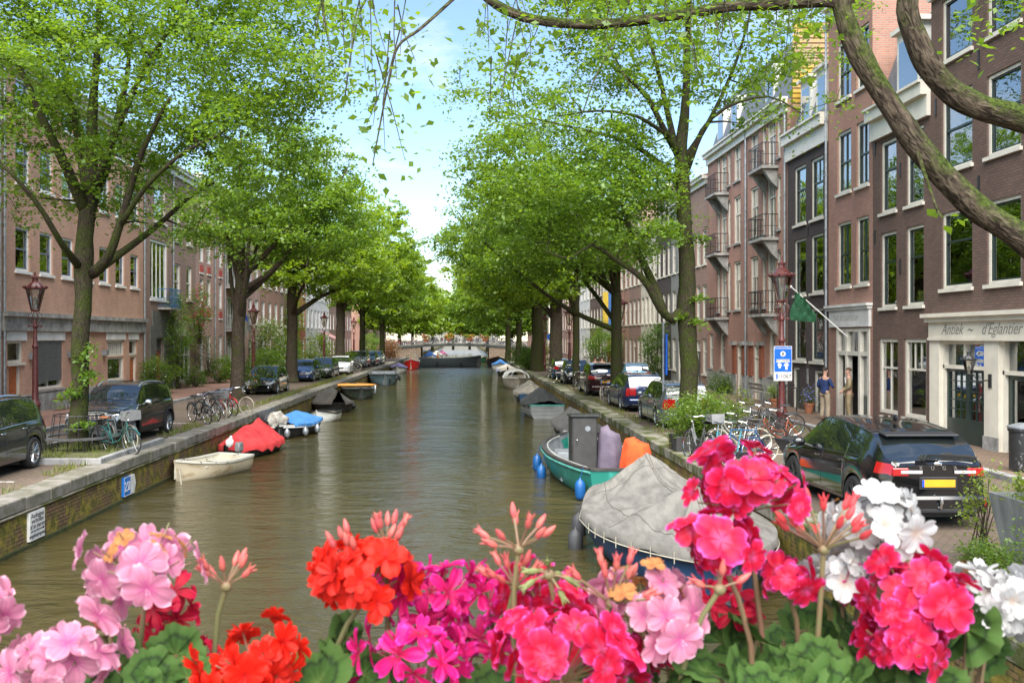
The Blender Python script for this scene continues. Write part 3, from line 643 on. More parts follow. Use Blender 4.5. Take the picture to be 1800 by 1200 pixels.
row_house(1,84.02,92.0,11.0,BR_CREAM,'pale cream house with an orange shop panel far along the right quay',4,4,extra=lambda f:f.part('shop_panel',[(87,88.2,.2,2.8,.01,.1)],mat('orange_panel',(.6,.15,.05),.6)))
row_house(1,92.02,101.0,14.0,BR_DARK,'dark brick house far down the right quay',4,5)
row_house(1,101.02,112,12.0,BR_WHITE,'white plastered house near the right end of the far bridge',4,4)
row_house(1,112.02,124,13.0,BR_RED,'red brick block at the right end of the far bridge',4,4)
row_house(1,124.02,136,12.0,BR_BROWN,'brown block beside the right abutment of the far bridge',4,4)
# ---------------- left row
def l0():
    f=Facade(-1,22,33.35,13.5,BR_ORANGE,'orange brick house at the left edge beyond the dark parked car','canal_house','house')
    for y in(24,26.5,29,31.6):
        for z in(5.4,8.7,11.2): f.win(y-.55,y+.55,z,z+1.75,fm=WHITE2,hb=(.5,))
    f.win(30.2,32.0,1.0,2.9,hb=(.7,)); f.door(32.2,33.1,.1,2.9,mat('orange_door',(.42,.11,.03),.45)); f.win(25,27.5,1,2.9,hb=(.7,)); f.finish(); f.pipe(33.2,.1,12.9)
l0()
def l1():
    f=Facade(-1,33.4,48.4,13.2,BR_ORANGE,'broad orange brick building with grey ledge, shutter and benches on the left','brick_building','building',ch=.4,plinth=STONE,ph=.8)
    for i in range(7):
        y=34.55+i*1.99
        for z0,z1 in((5.45,7.1),(8.7,10.3),(11.5,12.6)): f.win(y,y+1.15,z0,z1,fm=WHITE2,sm=mat('blue_grey_frame',(.16,.19,.24),.5),hb=(.5,))
    f.part('stone_ledge',[(33.42,48.38,3.22,3.75,.003,.14),(33.41,48.39,3.75,3.92,.003,.28)],STONE)
    # ground floor
    OD=mat('orange_door',(.42,.11,.03),.45)
    f.win(33.95,35.15,2.05,2.85,fm=WHITE,hb=(),name='transom_window'); f.door(34.05,34.95,.1,2.0,OD,trans=0)
    f.part('lintel',[(33.8,35.35,2.86,3.2,.003,.06),(36.15,38.75,2.86,3.2,.003,.06),(43.3,45.7,2.86,3.2,.003,.06),(46.2,47.55,2.86,3.2,.003,.06)],BR_WHITE)
    f.win(36.3,38.6,.95,2.84,fm=WHITE,hb=(),vb=(.5,),sillm=STONE)
    mb=MB()
    for i in range(30): f.bx(mb,36.32,38.58,1.25+i*.053,1.25+i*.053+.046,-.045,-.02-.012*(i%2))
    mb.build('roller_shutter',f.t,mat('shutter_grey',(.16,.165,.17),.5,metal=.3,var=.05),off=f.off)
    f.door(39.5,41.2,.1,2.85,mat('brown_door',(.16,.05,.03),.5),trans=.4,glassy=True)
    f.win(43.5,45.6,.95,2.05,fm=WHITE,hb=(),sillm=STONE); f.win(43.5,45.6,2.08,2.84,fm=WHITE,hb=(),vb=(.12,.25,.37,.5,.62,.75,.87),sill=False,name='slatted_window')
    f.win(46.3,47.4,2.1,2.84,fm=WHITE,hb=(),name='transom_window',sill=False); f.door(46.4,47.3,.1,2.05,OD,trans=0)
    f.part('wall_lamp',[(y,y+.3,2.15,2.4,.003,.2) for y in(35.6,39.1,42.8)],GREYM)
    f.pipe(33.55,.1,12.7); f.pipe(48.3,.1,12.7); f.finish()
l1()
def l2():
    f=Facade(-1,48.42,57.8,12.6,BR_BROWN,'brown brick house with arched orange door and blue balcony on the left','canal_house','house')
    f.win(49.4,52.3,5.0,8.2,fm=WHITE2,hb=(),vb=(.2,.45,.7),fw=.14)
    o=f.balcony(50.6,52.6,4.6,.7,m=mat('blue_railing',(.02,.12,.30),.5),brackets=False)
    for a in(53.6,55.9):
        for z in(5.2,8.5): f.win(a,a+1.1,z,z+2.0,hb=(.5,),sm=WHITE2)
    f.win(50,52,9.2,11.2,hb=(.5,))
    f.part('stone_portal',[(49.2,50.1,.1,3.6,.003,.1),(51.4,52.9,.1,3.2,.003,.1),(49.6,52.2,2.95,4.4,.004,.09)],mat('dark_stone',(.12,.115,.10),.8,var=.15))
    f.door(50.15,51.35,.1,2.9,mat('orange_door',(.42,.11,.03),.45),fm=MATS['dark_stone'],trans=.5)
    f.win(54.0,56.8,.3,3.0,fm=BR_CREAM,sm=WHITE2,hb=(.62,),vb=(.33,.66),sill=False,fw=.14)
    f.part('pale_fascia',[(53.6,57.2,3.05,3.9,.003,.08)],BR_CREAM)
    f.pipe(53.1,.1,12); f.finish()
l2()
def l3():
    f=Facade(-1,57.82,69.0,13.0,BR_PINK,'pink brick apartment block with red panels under its white windows on the left','apartment_house','building')
    red=mat('red_panel',(.45,.06,.05),.5)
    for i,y in enumerate((58.6,60.3,63.2)):
        for z in(4.9,7.7,10.4):
            f.win(y,y+.95,z,z+1.75,fm=WHITE2,hb=(.5,),sill=False); f.part('red_panel',[(y+.1,y+.85,z-.62,z-.2,.003,.03)],red); f.part('panel_sill',[(y,y+.95,z-.75,z-.66,.003,.06)],WHITE2)
        f.win(y,y+.95,.9,3.1,fm=WHITE2,hb=(.5,))
    f.pipe(62,.1,12.5); f.pipe(64.6,.1,12.5)
    f.door(65.6,66.8,.1,3.0,WHITE2)
    for z in(3.5,6.5,9.5): f.balcony(65.0,68.6,z,1.0,m=GREYM,brackets=False); f.win(65.4,68.2,z+.1,z+2.3,fm=WHITE2,hb=(),vb=(.25,.5,.75),sill=False)
    f.finish()
    # laundry on the balcony rail
    for k,(c,lab,y,w,h) in enumerate((((.55,.04,.08),'red cloth hung over the upper left balcony rail',65.3,.45,.35),((.65,.65,.65),'white cloth hung between red and blue cloths on the balcony rail',65.8,.6,.38),((.03,.08,.5),'blue cloth hung on the balcony rail',66.45,.5,.4),((.5,.45,.33),'large beige blanket hung below the coloured cloths on the balcony',65.5,1.3,1.1))):
        mb=MB(); zt=4.5 if k<3 else 4.12; x0=f.X+1.03+.02*k
        rows=[[ (x0+.03*math.sin(j*1.7+i),y+w*j/6,zt-h*i/5) for j in range(7)] for i in range(6)]
        mb.grid(rows); mb.grid([[ (a-.015,b,c2) for a,b,c2 in r] for r in rows]); tag(mb.build('laundry_cloth',None,mat('laundry_%d'%k,c,.9),smooth=True,fix=False),lab,'laundry',group='laundry on the balcony')
l3()
L_=[(69.02,76,12.0,BR_PINK,'pink brick block behind the white rose bush on the left',3,4),(76.02,84,12.5,BR_RED,'red brown brick house behind the second street lamp on the left',3,4),
(84.02,91,11.5,BR_BROWN,'brown house half hidden by climbing ivy on the left',3,4),(91.02,98,13,mat('red_stucco',(.42,.10,.07),.8),'red painted house with white trim on the left',3,4),(98.02,106,12,BR_WHITE,'white house beside the red painted one on the left',3,4),
(106.02,115,12.5,BR_WHITE,'white house with a red awning over its shop on the left',4,4),(115.02,126,12,BR_BROWN,'brown brick house behind the leafy end of the left quay',4,4),(126.02,138,12.5,BR_RED,'red brick block at the left end of the far bridge',4,4)]
for a in L_:
    ex=None
    if a[0]==106.02:
        def ex(f):
            mb=MB(); rows=[[f.P(107.2+5*j/24,3.6-.0+(-.75*i/4),.1+1.5*(i/4)+0) for j in range(25)] for i in range(5)]
            mb.grid(rows); mb.grid([[f.P(107.2+5*j/24,2.85-.25*i,1.6) for j in range(25)] for i in range(2)])
            mb.build('awning',f.t,mat('red_awning',(.40,.12,.11),.8,col2=(.5,.35,.32),scale=3,stretch=(0,4,0)),off=f.off,fix=False)
    row_house(-1,a[0],a[1],a[2],a[3],a[4],a[5],a[6],wm=WHITE2,extra=ex)
for i in range(6):
    y=145+i*19
    row_house(1,y,y+18.9,12+2*(i%2),(BR_RED,BR_CREAM,BR_BROWN)[i%3],'brick terrace '+('beyond the far bridge on the right' ),5,4) if i<0 else None
# a few houses close the view beyond the far bridge
bb=[(-1,150,168,12,BR_RED,'red terrace just beyond the far bridge on the left'),(-1,168.1,200,13,BR_BROWN,'brown terrace furthest along the left side'),(1,150,168,12,BR_CREAM,'cream terrace just beyond the far bridge on the right'),(1,168.1,200,13.5,BR_RED,'red terrace furthest along the right side')]
for a in bb: row_house(*a,6,4)
f=Facade(1,0,0,0,BR_BROWN,'','x',) if False else None
def end_block():
    t=thing('end_house','pale grey gabled house closing the view at the end of the canal','house',(0,382,0))
    mb=MB(); mb.box(-14,14,380,390,-.9,11); mb.build('wall',t,mat('grey_beige_plaster',(.24,.225,.19),.8),off=t.location)
    for i in range(9):
        for k in range(3): MB().box(-12.4+i*3,-11.4+i*3,379.93,379.998,1+3.2*k,2.7+3.2*k).build('window',t,GLASSF,off=t.location)
    mb=MB(); mb.box(-3,3,379.9,379.998,9,11); mb.prism([(-14.5,11),(14.5,11),(0,16)],380.2,390,'y'); mb.build('roof',t,TILE,off=t.location)
end_block()
# ---------------- far bridge
def far_bridge():
    t=thing('far_bridge','flat arched iron bridge on stone abutments crossing the canal in the distance','bridge',(-1.4,YB,0))
    def zt(x): return 2.05-.0055*(x+1.2)**2
    mb=MB(); xs=np.linspace(-13,10,47)
    rows=[[(x,YB,zt(x)-.42),(x,YB,zt(x)),(x,YB+7,zt(x)),(x,YB+7,zt(x)-.42)] for x in xs]
    mb.grid(rows,closeu=True); mb.build('deck',t,mat('bridge_iron',(.03,.038,.035),.6,var=.2),off=t.location,fix=True)
    mb=MB(); mb.grid([[(x,YB-.05,zt(x)-.12),(x,YB-.05,zt(x)+.05),(x,YB+.02,zt(x)+.05)] for x in xs]); mb.build('edge_beam',t,mat('pale_edge',(.13,.13,.11),.7),off=t.location)
    ab=brickmat('abutment_stone',(.24,.18,.13),(.20,.15,.11),(.08,.07,.05),.7,.35,.03,dirtamt=.5,moss=mossy,mossp=(.58,.68))
    for (x0,x1) in((XL-2,-6.4),(3.8,XR+2)): MB().box(x0,x1,YB+.1,YB+6.9,-1.3,1.5).build('abutment',t,ab,off=t.location)
    mb=MB()
    for yy in(YB+.1,YB+6.9):
        for x in np.arange(-12.5,9.6,1.6): mb.tube([(x,yy,zt(x)),(x,yy,zt(x)+1.0)],.03,5)
        for h in(.5,1.0): mb.tube([(x,yy,zt(x)+h) for x in np.arange(-12.5,9.6,.8)],.025,5)
    mb.build('railing',t,BLACKM,off=t.location)
    return zt
ZT=far_bridge()
# ---------------- the bridge the viewer stands on, with its railing
def near_bridge():
    t=thing('near_bridge','bridge deck and iron railing directly under the flower boxes','bridge',(0,-2,0))
    mb=MB(); mb.box(-9,6.2,-6,1.12,1.15,1.4); mb.build('deck',t,STONE,off=t.location)
    for a,b in((XL-.9,XL-.05),(XR+.05,XR+.9)): MB().box(a,b,-6,1.12,-1.3,1.14).build('abutment',t,QUAYB,off=t.location)
    mb=MB()
    for x in np.arange(-8,5.6,.15): mb.tube([(x,1.02,1.4),(x,1.02,2.3)],.009,5)
    for z in(1.5,2.3): mb.tube([(-8.2,1.02,z),(5.6,1.02,z)],.02,6)
    mb.build('railing',t,DARKW,off=t.location)
near_bridge()
# ================================================================ TREES
def leafmat(name,a,b,scale=.6,tr=.55):
    m=bpy.data.materials.new(name); m.use_nodes=True; nt=m.node_tree; L=nt.links; nt.nodes.clear()
    o=nt.nodes.new('ShaderNodeOutputMaterial'); g=nt.nodes.new('ShaderNodeNewGeometry'); tc=nt.nodes.new('ShaderNodeTexCoord')
    n=nt.nodes.new('ShaderNodeTexNoise'); n.inputs['Scale'].default_value=scale; n.inputs['Detail'].default_value=3; L.new(tc.outputs['Object'],n.inputs[0])
    ad=nt.nodes.new('ShaderNodeMath'); ad.operation='MULTIPLY_ADD'; ad.inputs[1].default_value=.55; L.new(g.outputs['Random Per Island'],ad.inputs[0])
    ml=nt.nodes.new('ShaderNodeMath'); ml.operation='MULTIPLY'; ml.inputs[1].default_value=.55; L.new(n.outputs[0],ml.inputs[0]); L.new(ml.outputs[0],ad.inputs[2])
    r=nt.nodes.new('ShaderNodeValToRGB'); r.color_ramp.elements[0].position=.15; r.color_ramp.elements[1].position=.85; r.color_ramp.elements[0].color=(*a,1); r.color_ramp.elements[1].color=(*b,1); L.new(ad.outputs[0],r.inputs[0])
    d=nt.nodes.new('ShaderNodeBsdfDiffuse'); t=nt.nodes.new('ShaderNodeBsdfTranslucent'); gl=nt.nodes.new('ShaderNodeBsdfGlossy'); gl.inputs['Roughness'].default_value=.4; gl.inputs[0].default_value=(.6,.65,.6,1)
    hs=nt.nodes.new('ShaderNodeHueSaturation'); hs.inputs['Hue'].default_value=.485; hs.inputs['Saturation'].default_value=1.1; hs.inputs['Value'].default_value=1.5; L.new(r.outputs[0],hs.inputs['Color'])
    L.new(r.outputs[0],d.inputs[0]); L.new(hs.outputs[0],t.inputs[0])
    m1=nt.nodes.new('ShaderNodeMixShader'); m1.inputs[0].default_value=tr; L.new(d.outputs[0],m1.inputs[1]); L.new(t.outputs[0],m1.inputs[2])
    m2=nt.nodes.new('ShaderNodeMixShader'); m2.inputs[0].default_value=.05; L.new(m1.outputs[0],m2.inputs[1]); L.new(gl.outputs[0],m2.inputs[2]); L.new(m2.outputs[0],o.inputs[0])
    return m
LEAF_A=leafmat('elm_leaf',(.070,.150,.022),(.190,.305,.040)); LEAF_B=leafmat('elm_leaf_bright',(.105,.195,.022),(.25,.36,.042)); LEAF_C=leafmat('elm_leaf_dark',(.05,.11,.022),(.12,.20,.035))
LEAF_Y=leafmat('elm_leaf_fresh',(.13,.20,.03),(.26,.33,.05)); LEAF_S=leafmat('shrub_leaf',(.06,.125,.02),(.17,.26,.035),2.0)
def barkmat(name,a,b,moss,mp):
    m=bpy.data.materials.new(name); m.use_nodes=True; nt=m.node_tree; L=nt.links; bs=nt.nodes['Principled BSDF']; bs.inputs['Roughness'].default_value=.9; bs.inputs['Specular IOR Level'].default_value=.2
    tc=nt.nodes.new('ShaderNodeTexCoord'); mpn=nt.nodes.new('ShaderNodeMapping'); mpn.inputs['Scale'].default_value=(.30,1,1); ba=nt.nodes.new('ShaderNodeAttribute'); ba.attribute_name='bark'; L.new(ba.outputs['Vector'],mpn.inputs[0])
    n=nt.nodes.new('ShaderNodeTexNoise'); n.inputs['Scale'].default_value=30; n.inputs['Detail'].default_value=6; n.inputs['Distortion'].default_value=.8; L.new(mpn.outputs[0],n.inputs[0])
    r=nt.nodes.new('ShaderNodeValToRGB'); r.color_ramp.elements[0].position=.38; r.color_ramp.elements[1].position=.62; r.color_ramp.elements[0].color=(*b,1); r.color_ramp.elements[1].color=(*a,1); L.new(n.outputs[0],r.inputs[0])
    n2=nt.nodes.new('ShaderNodeTexNoise'); n2.inputs['Scale'].default_value=2.2; n2.inputs['Detail'].default_value=8; n2.inputs['Roughness'].default_value=.7; L.new(tc.outputs['Object'],n2.inputs[0])
    r2=nt.nodes.new('ShaderNodeValToRGB'); r2.color_ramp.elements[0].position=mp[0]; r2.color_ramp.elements[1].position=mp[1]; 
    if mp[2]:   # moss prefers the upper side of limbs
        g=nt.nodes.new('ShaderNodeNewGeometry'); sx=nt.nodes.new('ShaderNodeSeparateXYZ'); L.new(g.outputs['Normal'],sx.inputs[0]); ma=nt.nodes.new('ShaderNodeMath'); ma.operation='MULTIPLY_ADD'; ma.inputs[1].default_value=mp[2]; L.new(sx.outputs[2],ma.inputs[0]); L.new(n2.outputs[0],ma.inputs[2]); L.new(ma.outputs[0],r2.inputs[0])
    else: L.new(n2.outputs[0],r2.inputs[0])
    n3=nt.nodes.new('ShaderNodeTexNoise'); n3.inputs['Scale'].default_value=30; L.new(tc.outputs['Object'],n3.inputs[0])
    r3=nt.nodes.new('ShaderNodeValToRGB'); r3.color_ramp.elements[0].color=(*[x*.45 for x in moss],1); r3.color_ramp.elements[1].color=(*[x*1.6 for x in moss],1); r3.color_ramp.elements[0].position=.35; r3.color_ramp.elements[1].position=.65; L.new(n3.outputs[0],r3.inputs[0])
    mx=nt.nodes.new('ShaderNodeMixRGB'); L.new(r2.outputs[0],mx.inputs[0]); L.new(r.outputs[0],mx.inputs[1]); L.new(r3.outputs[0],mx.inputs[2]); L.new(mx.outputs[0],bs.inputs['Base Color'])
    bp=nt.nodes.new('ShaderNodeBump'); bp.inputs['Strength'].default_value=.9; bp.inputs['Distance'].default_value=.04; L.new(n.outputs[0],bp.inputs['Height']); L.new(bp.outputs[0],bs.inputs['Normal'])
    return m
BARK=barkmat('elm_bark_mossy',(.060,.045,.032),(.018,.013,.010),(.034,.045,.007),(.40,.60,0)); BARKN=barkmat('elm_bark',(.095,.073,.055),(.030,.022,.016),(.045,.060,.010),(.50,.68,0))
BARKF=barkmat('overhanging_bark',(.115,.088,.062),(.024,.017,.012),(.042,.060,.009),(.44,.62,.24))
def leaves(centers,n,spread,size,rg,flat=.30,sizes=None):
    """n leaves per cluster centre: folded kite-shaped leaves lying in loose, roughly level sprays"""
    C=np.repeat(np.asarray(centers),n,axis=0); m=len(C)
    sp=np.asarray(spread) if np.ndim(spread) else np.full(len(centers),spread); sp=np.repeat(sp,n)[:,None]
    # each cluster has its own tilt
    P=rg.normal(0,.5,(m,3)); P/= (1e-6+np.maximum(1,np.linalg.norm(P,axis=1)/1.2))[:,None]; P[:,2]*=flat
    tilt=np.repeat(rg.normal(0,.35,(len(centers),2)),n,axis=0); P[:,2]+=P[:,0]*tilt[:,0]+P[:,1]*tilt[:,1]
    P[:,2]-=.25*(P[:,0]**2+P[:,1]**2)
    P=C+P*sp
    nrm=rg.normal(0,.55,(m,3)); nrm[:,2]+=1.0; nrm/=np.linalg.norm(nrm,axis=1)[:,None]
    a=rg.normal(0,1,(m,3)); a[:,2]-=.5; a-=nrm*(a*nrm).sum(1)[:,None]; a/=np.linalg.norm(a,axis=1)[:,None]; b=np.cross(nrm,a)
    s=size*rg.uniform(.5,1.45,m)[:,None]
    v=np.empty((m,4,3)); v[:,0]=P-a*s*.5; v[:,1]=P+b*s*.32-a*s*.05+nrm*s*.08; v[:,2]=P+a*s*.55; v[:,3]=P-b*s*.32-a*s*.05+nrm*s*.08
    return v.reshape(-1,3), np.arange(m*4).reshape(-1,4)
def make_tree(name,label,base,trunk,limbs,blobs,natt,nleaf,lsize,lm,bark,seed,spread=.75,cat='tree',group=None,trunk_n=14,extra_pts=None,twig=.012,droop=0):
    """trunk/limbs: lists of (x,y,z,r) relative to base; blobs: (cx,cy,cz,rx,ry,rz,weight) relative to base"""
    rg=np.random.default_rng(seed); r=random.Random(seed)
    t=thing(name,label,cat,base,0,group)
    nodes=[];rad=[];par=[]
    def chain(pts,p0):
        last=p0
        for i,(x,y,z,rr) in enumerate(pts):
            if i>0 or p0<0:
                if i>0:
                    a=Vector(pts[i-1][:3]); b=Vector((x,y,z)); L=(b-a).length; k=max(1,int(L/.45))
                    for j in range(1,k+1):
                        f=j/k; q=a.lerp(b,f)+Vector((r.uniform(-1,1),r.uniform(-1,1),r.uniform(-.5,.5)))*(.035 if L>.8 else 0)
                        nodes.append(q); rad.append(pts[i-1][3]*(1-f)+rr*f); par.append(last); last=len(nodes)-1
                else: nodes.append(Vector((x,y,z))); rad.append(rr); par.append(-1); last=len(nodes)-1
        return last
    mb=MB()
    def spline(pts):
        P=[Vector(p[:3]) for p in pts]; Rr=[p[3] for p in pts]; o=[];ro=[]
        for i in range(len(P)-1):
            p0=P[max(0,i-1)];p1=P[i];p2=P[i+1];p3=P[min(len(P)-1,i+2)]; k=max(2,int((p2-p1).length/.35))
            for j in range(k):
                u=j/k; o.append(.5*((2*p1)+(p2-p0)*u+(2*p0-5*p1+4*p2-p3)*u*u+(3*p1-p0-3*p2+p3)*u**3)+Vector((noise.noise(p1*3+Vector((u,seed,0))),noise.noise(p1*3+Vector((u,seed,9))),0))*Rr[i]*.25); ro.append((Rr[i]*(1-u)+Rr[i+1]*u)*(1+.10*noise.noise(Vector((i*3+u*3,seed,0)))))
        o.append(P[-1]);ro.append(Rr[-1]); return o,ro
    o,ro=spline(trunk); mb.tube(o,ro,trunk_n); 
    for q,w in zip(o,ro): nodes.append(q);rad.append(w);par.append(-1)
    for lb in limbs:
        o,ro=spline(lb); mb.tube(o,ro,8)
        for q,w in zip(o,ro): nodes.append(q);rad.append(w);par.append(-1)
    ex=len(nodes)
    # attractors
    wts=np.array([b[6]*b[3]*b[4]*b[5] for b in blobs]); wts/=wts.sum(); at=[]
    for _ in range(natt):
        b=blobs[rg.choice(len(blobs),p=wts)]; d=rg.normal(0,1,3); d/=np.linalg.norm(d); rr=rg.uniform(.15,1)**(1/2.4)
        if d[2]<-.3 and rr>.85: d[2]*=.7
        at.append(np.array(b[:3])+d*rr*np.array(b[3:6]))
    at=np.array(at); NP=np.array([list(n) for n in nodes]); 
    ok=rad
    dist=np.array([np.min(np.linalg.norm(NP-a,axis=1)) for a in at]); order=np.argsort(dist)
    NL=[np.array(n) for n in nodes]; NR=list(rad)
    segs=[]
    arr=np.array(NL); rr_=np.array(NR)
    for i in order:
        a=at[i]; d=np.linalg.norm(arr-a,axis=1)+np.maximum(0,(arr[:,2]-a[2]))*.6+(rr_>.16)*.8
        j=int(np.argmin(d)); s0=arr[j]; L=np.linalg.norm(a-s0)
        k=max(2,int(L/.6)); mid=(s0+a)/2+rg.normal(0,.08*L,3)+np.array([0,0,.06*L-droop*L])
        pts=[];new=[]
        for q in range(k+1):
            u=q/k; p=(1-u)**2*s0+2*u*(1-u)*mid+u*u*a; pts.append(p)
        r0=min(rr_[j]*.6,.012+.016*L+.012); rs=[r0*(1-q/k)+twig*q/k for q in range(k+1)]
        mb.tube([Vector(p) for p in pts],rs,4,cap=False)
        arr=np.vstack([arr,np.array(pts[1:])]); rr_=np.concatenate([rr_,rs[1:]])
    mb.build('trunk',t,bark,smooth=True,sharp=0,fix=False)
    cl=at; sprd=rg.uniform(.55,1.3,len(cl))*spread*.92
    if extra_pts is not None: cl=np.vstack([cl,extra_pts]); sprd=np.concatenate([sprd,np.full(len(extra_pts),.35)])
    v,q=leaves(cl,nleaf,sprd,lsize,rg)
    np_mesh('crown',v,q,lm,t)
    return t
def std_tree(label,px,by,X=None,top=15,seed=1,r=.28,lean=(0,0),crown=(0,0,5.5,5.0),natt=300,nleaf=60,ls=.16,lm=None,fork=5.0,low=4.2,bark=None,Y=None,group='elms along the canal',name='elm_tree',spread=.85,stub=None):
    p=GZ(px,by,0.0) if Y is None else GY(px,600,Y); x,y=p.x,p.y
    rg=random.Random(seed); lx,ly=lean
    tr=[(0,0,-.1,r*1.35),(lx*.1,ly*.1,.5,r*1.08),(lx*.4,ly*.4,fork*.5,r*.95),(lx,ly,fork,r*.92),(lx*1.2,ly*1.2,fork+2.2,r*.62),(lx*1.4,ly*1.4,(fork+top)/2+1,r*.38),(lx*1.2,ly*1.2,top-1.2,r*.1)]
    limbs=[]; n=7; ox,oy,rx,ry=crown
    for i in range(n):
        a=2*PI*i/n+rg.uniform(-.4,.4); z0=fork-1.2+rg.uniform(0,2.6); L=rg.uniform(.55,.85)
        s=(lx*.9,ly*.9,z0,r*rg.uniform(.4,.6)); ex=ox+rx*L*math.cos(a); ey=oy+ry*L*math.sin(a)
        limbs.append([s,(lx+(ex-lx)*.35,ly+(ey-ly)*.35,z0+1.3+rg.uniform(-.3,.9),r*.36),(ex*.8,ey*.8,z0+3.0+rg.uniform(-.8,1.6),r*.2),(ex,ey,z0+4.2+rg.uniform(-1.2,2.4),r*.08)])
    cz=(top+low)/2; rz=(top-low)/2
    blobs=[(ox,oy,cz+rz*.1,rx*.8,ry*.8,rz*.9,1.0),(ox,oy,cz-rz*.35,rx,ry,rz*.55,1.0)]
    for i in range(4):
        a=rg.uniform(0,6.28); blobs.append((ox+rx*.6*math.cos(a),oy+ry*.6*math.sin(a),cz+rg.uniform(-.4,.5)*rz,rx*.4,ry*.4,rz*.35,1.2))
    return make_tree(name,label,(x,y,0),tr,limbs,blobs,natt,nleaf,ls,lm or LEAF_A,bark or BARK,seed,spread=spread,group=group)
# --- near left tree with mossy knobbly trunk
def left_near_tree():
    p=GZ(138,792,0); s=FPX/p.y
    def q(px,py,r,dy=0):  # a point on this tree's own depth, relative to its base
        w=GY(px,py,p.y+dy); return (w.x-p.x,dy,w.z,r)
    tr=[(0,0,-.1,.32),(0,0,.4,.25),q(140,700,.22),q(141,600,.225),q(146,520,.215),q(146,470,.25),q(150,420,.215),q(152,370,.21),q(160,300,.17,.3),q(163,200,.13,.6),q(170,100,.09,.5),q(175,-40,.04,.5)]
    limbs=[[q(150,372,.17),q(120,300,.13,-.6),q(80,220,.10,-1.2),q(40,130,.06,-1.5),q(0,60,.03,-1.5)],
           [q(152,380,.2),q(185,300,.12,.8),q(205,215,.10,1.2),q(225,120,.06,1.5),q(230,20,.03,1.6)],
           [q(160,385,.14),q(140,260,.10,1.6),q(120,150,.07,2.2),q(100,60,.04,2.6)],
           [q(162,480,.17),q(190,452,.12,-.6),q(215,380,.10,-1),q(235,310,.085,-1.3),q(262,240,.06,-1.8),q(300,170,.04,-2)],
           [q(215,392,.08,-1),q(255,330,.06,-1.6),q(320,270,.045,-2.2),q(390,235,.03,-2.5)],
           [q(165,478,.13),q(240,425,.09,.7),q(290,385,.07,1.2),q(335,345,.05,1.5),q(380,320,.03,1.8)],
           [q(140,470,.12),q(110,430,.08,-1.3),q(60,350,.06,-2.2),q(5,290,.035,-2.8)],
           [q(165,330,.11,.3),q(250,130,.07,0),q(320,20,.04,-.5),q(350,-40,.02,-.6)]]
    blobs=[(1.7,0,10.0,5.6,4.5,2.6,1.0),(-1,0,9.5,5.5,4.2,3.6,.9),(1.6,0,13.2,5.2,4.2,3.3,.95),(4.2,-.5,8.3,2.4,3,1.6,1.2),(-3.5,.5,13,3.8,3.5,3.0,.8),(2.8,.5,6.6,3.0,2.8,1.0,.9),(5.0,0,10.5,2.6,3,2.4,1.1),(-5,0,8.2,3,3,1.6,.9),(-1.5,.5,6.9,2.6,2.6,.8,.5),(4.6,0,6.0,2.6,2.5,.9,.7),(-4.5,0,6.8,2.5,2.5,1.0,.6)]
    return make_tree('elm_tree','large near left elm with dark mossy knobbly trunk standing inside an iron guard',(p.x,p.y,0),tr,limbs,blobs,640,150,.112,LEAF_A,BARK,11,spread=.92,group='elms along the canal',extra_pts=np.array([[.3,-.2,2.6],[.35,-.25,2.0],[.2,-.3,.7],[-.1,-.3,1.5]]))
TREE_L=left_near_tree()
std_tree('second left elm with a forked trunk behind the bicycles',418,700,top=14.2,seed=21,r=.33,lean=(.1,0),crown=(2.0,0,4.9,5.0),natt=420,nleaf=115,ls=.155,fork=4.6,low=5.6,bark=BARKN)
std_tree('third left elm behind the small black hatchback',513,672,top=13.8,seed=22,r=.37,crown=(2.3,0,5.0,5.5),natt=360,nleaf=80,ls=.22,lm=LEAF_B,fork=5.2,low=4.8,bark=BARKN)
std_tree('fourth left elm with a leaning trunk beside the bicycle racks',598,645,Y=82,X=-11,top=16.5,seed=23,r=.42,crown=(2.3,0,5.3,6.5),natt=340,nleaf=75,ls=.28,lm=LEAF_B,fork=6,low=4.5,bark=BARKN)
std_tree('fifth left elm, slim, beside the silver parked cars',637,640,Y=95,top=15.5,seed=24,r=.3,crown=(2.0,0,5.2,6.5),natt=300,nleaf=70,ls=.28,lm=LEAF_A,fork=6,low=3.3)
std_tree('sixth left elm whose low foliage hangs over the quay near the far bridge',672,640,Y=118,top=14.5,seed=25,r=.35,crown=(2.2,0,5.4,7.5),natt=300,nleaf=65,ls=.36,lm=LEAF_B,fork=6,low=3.0)
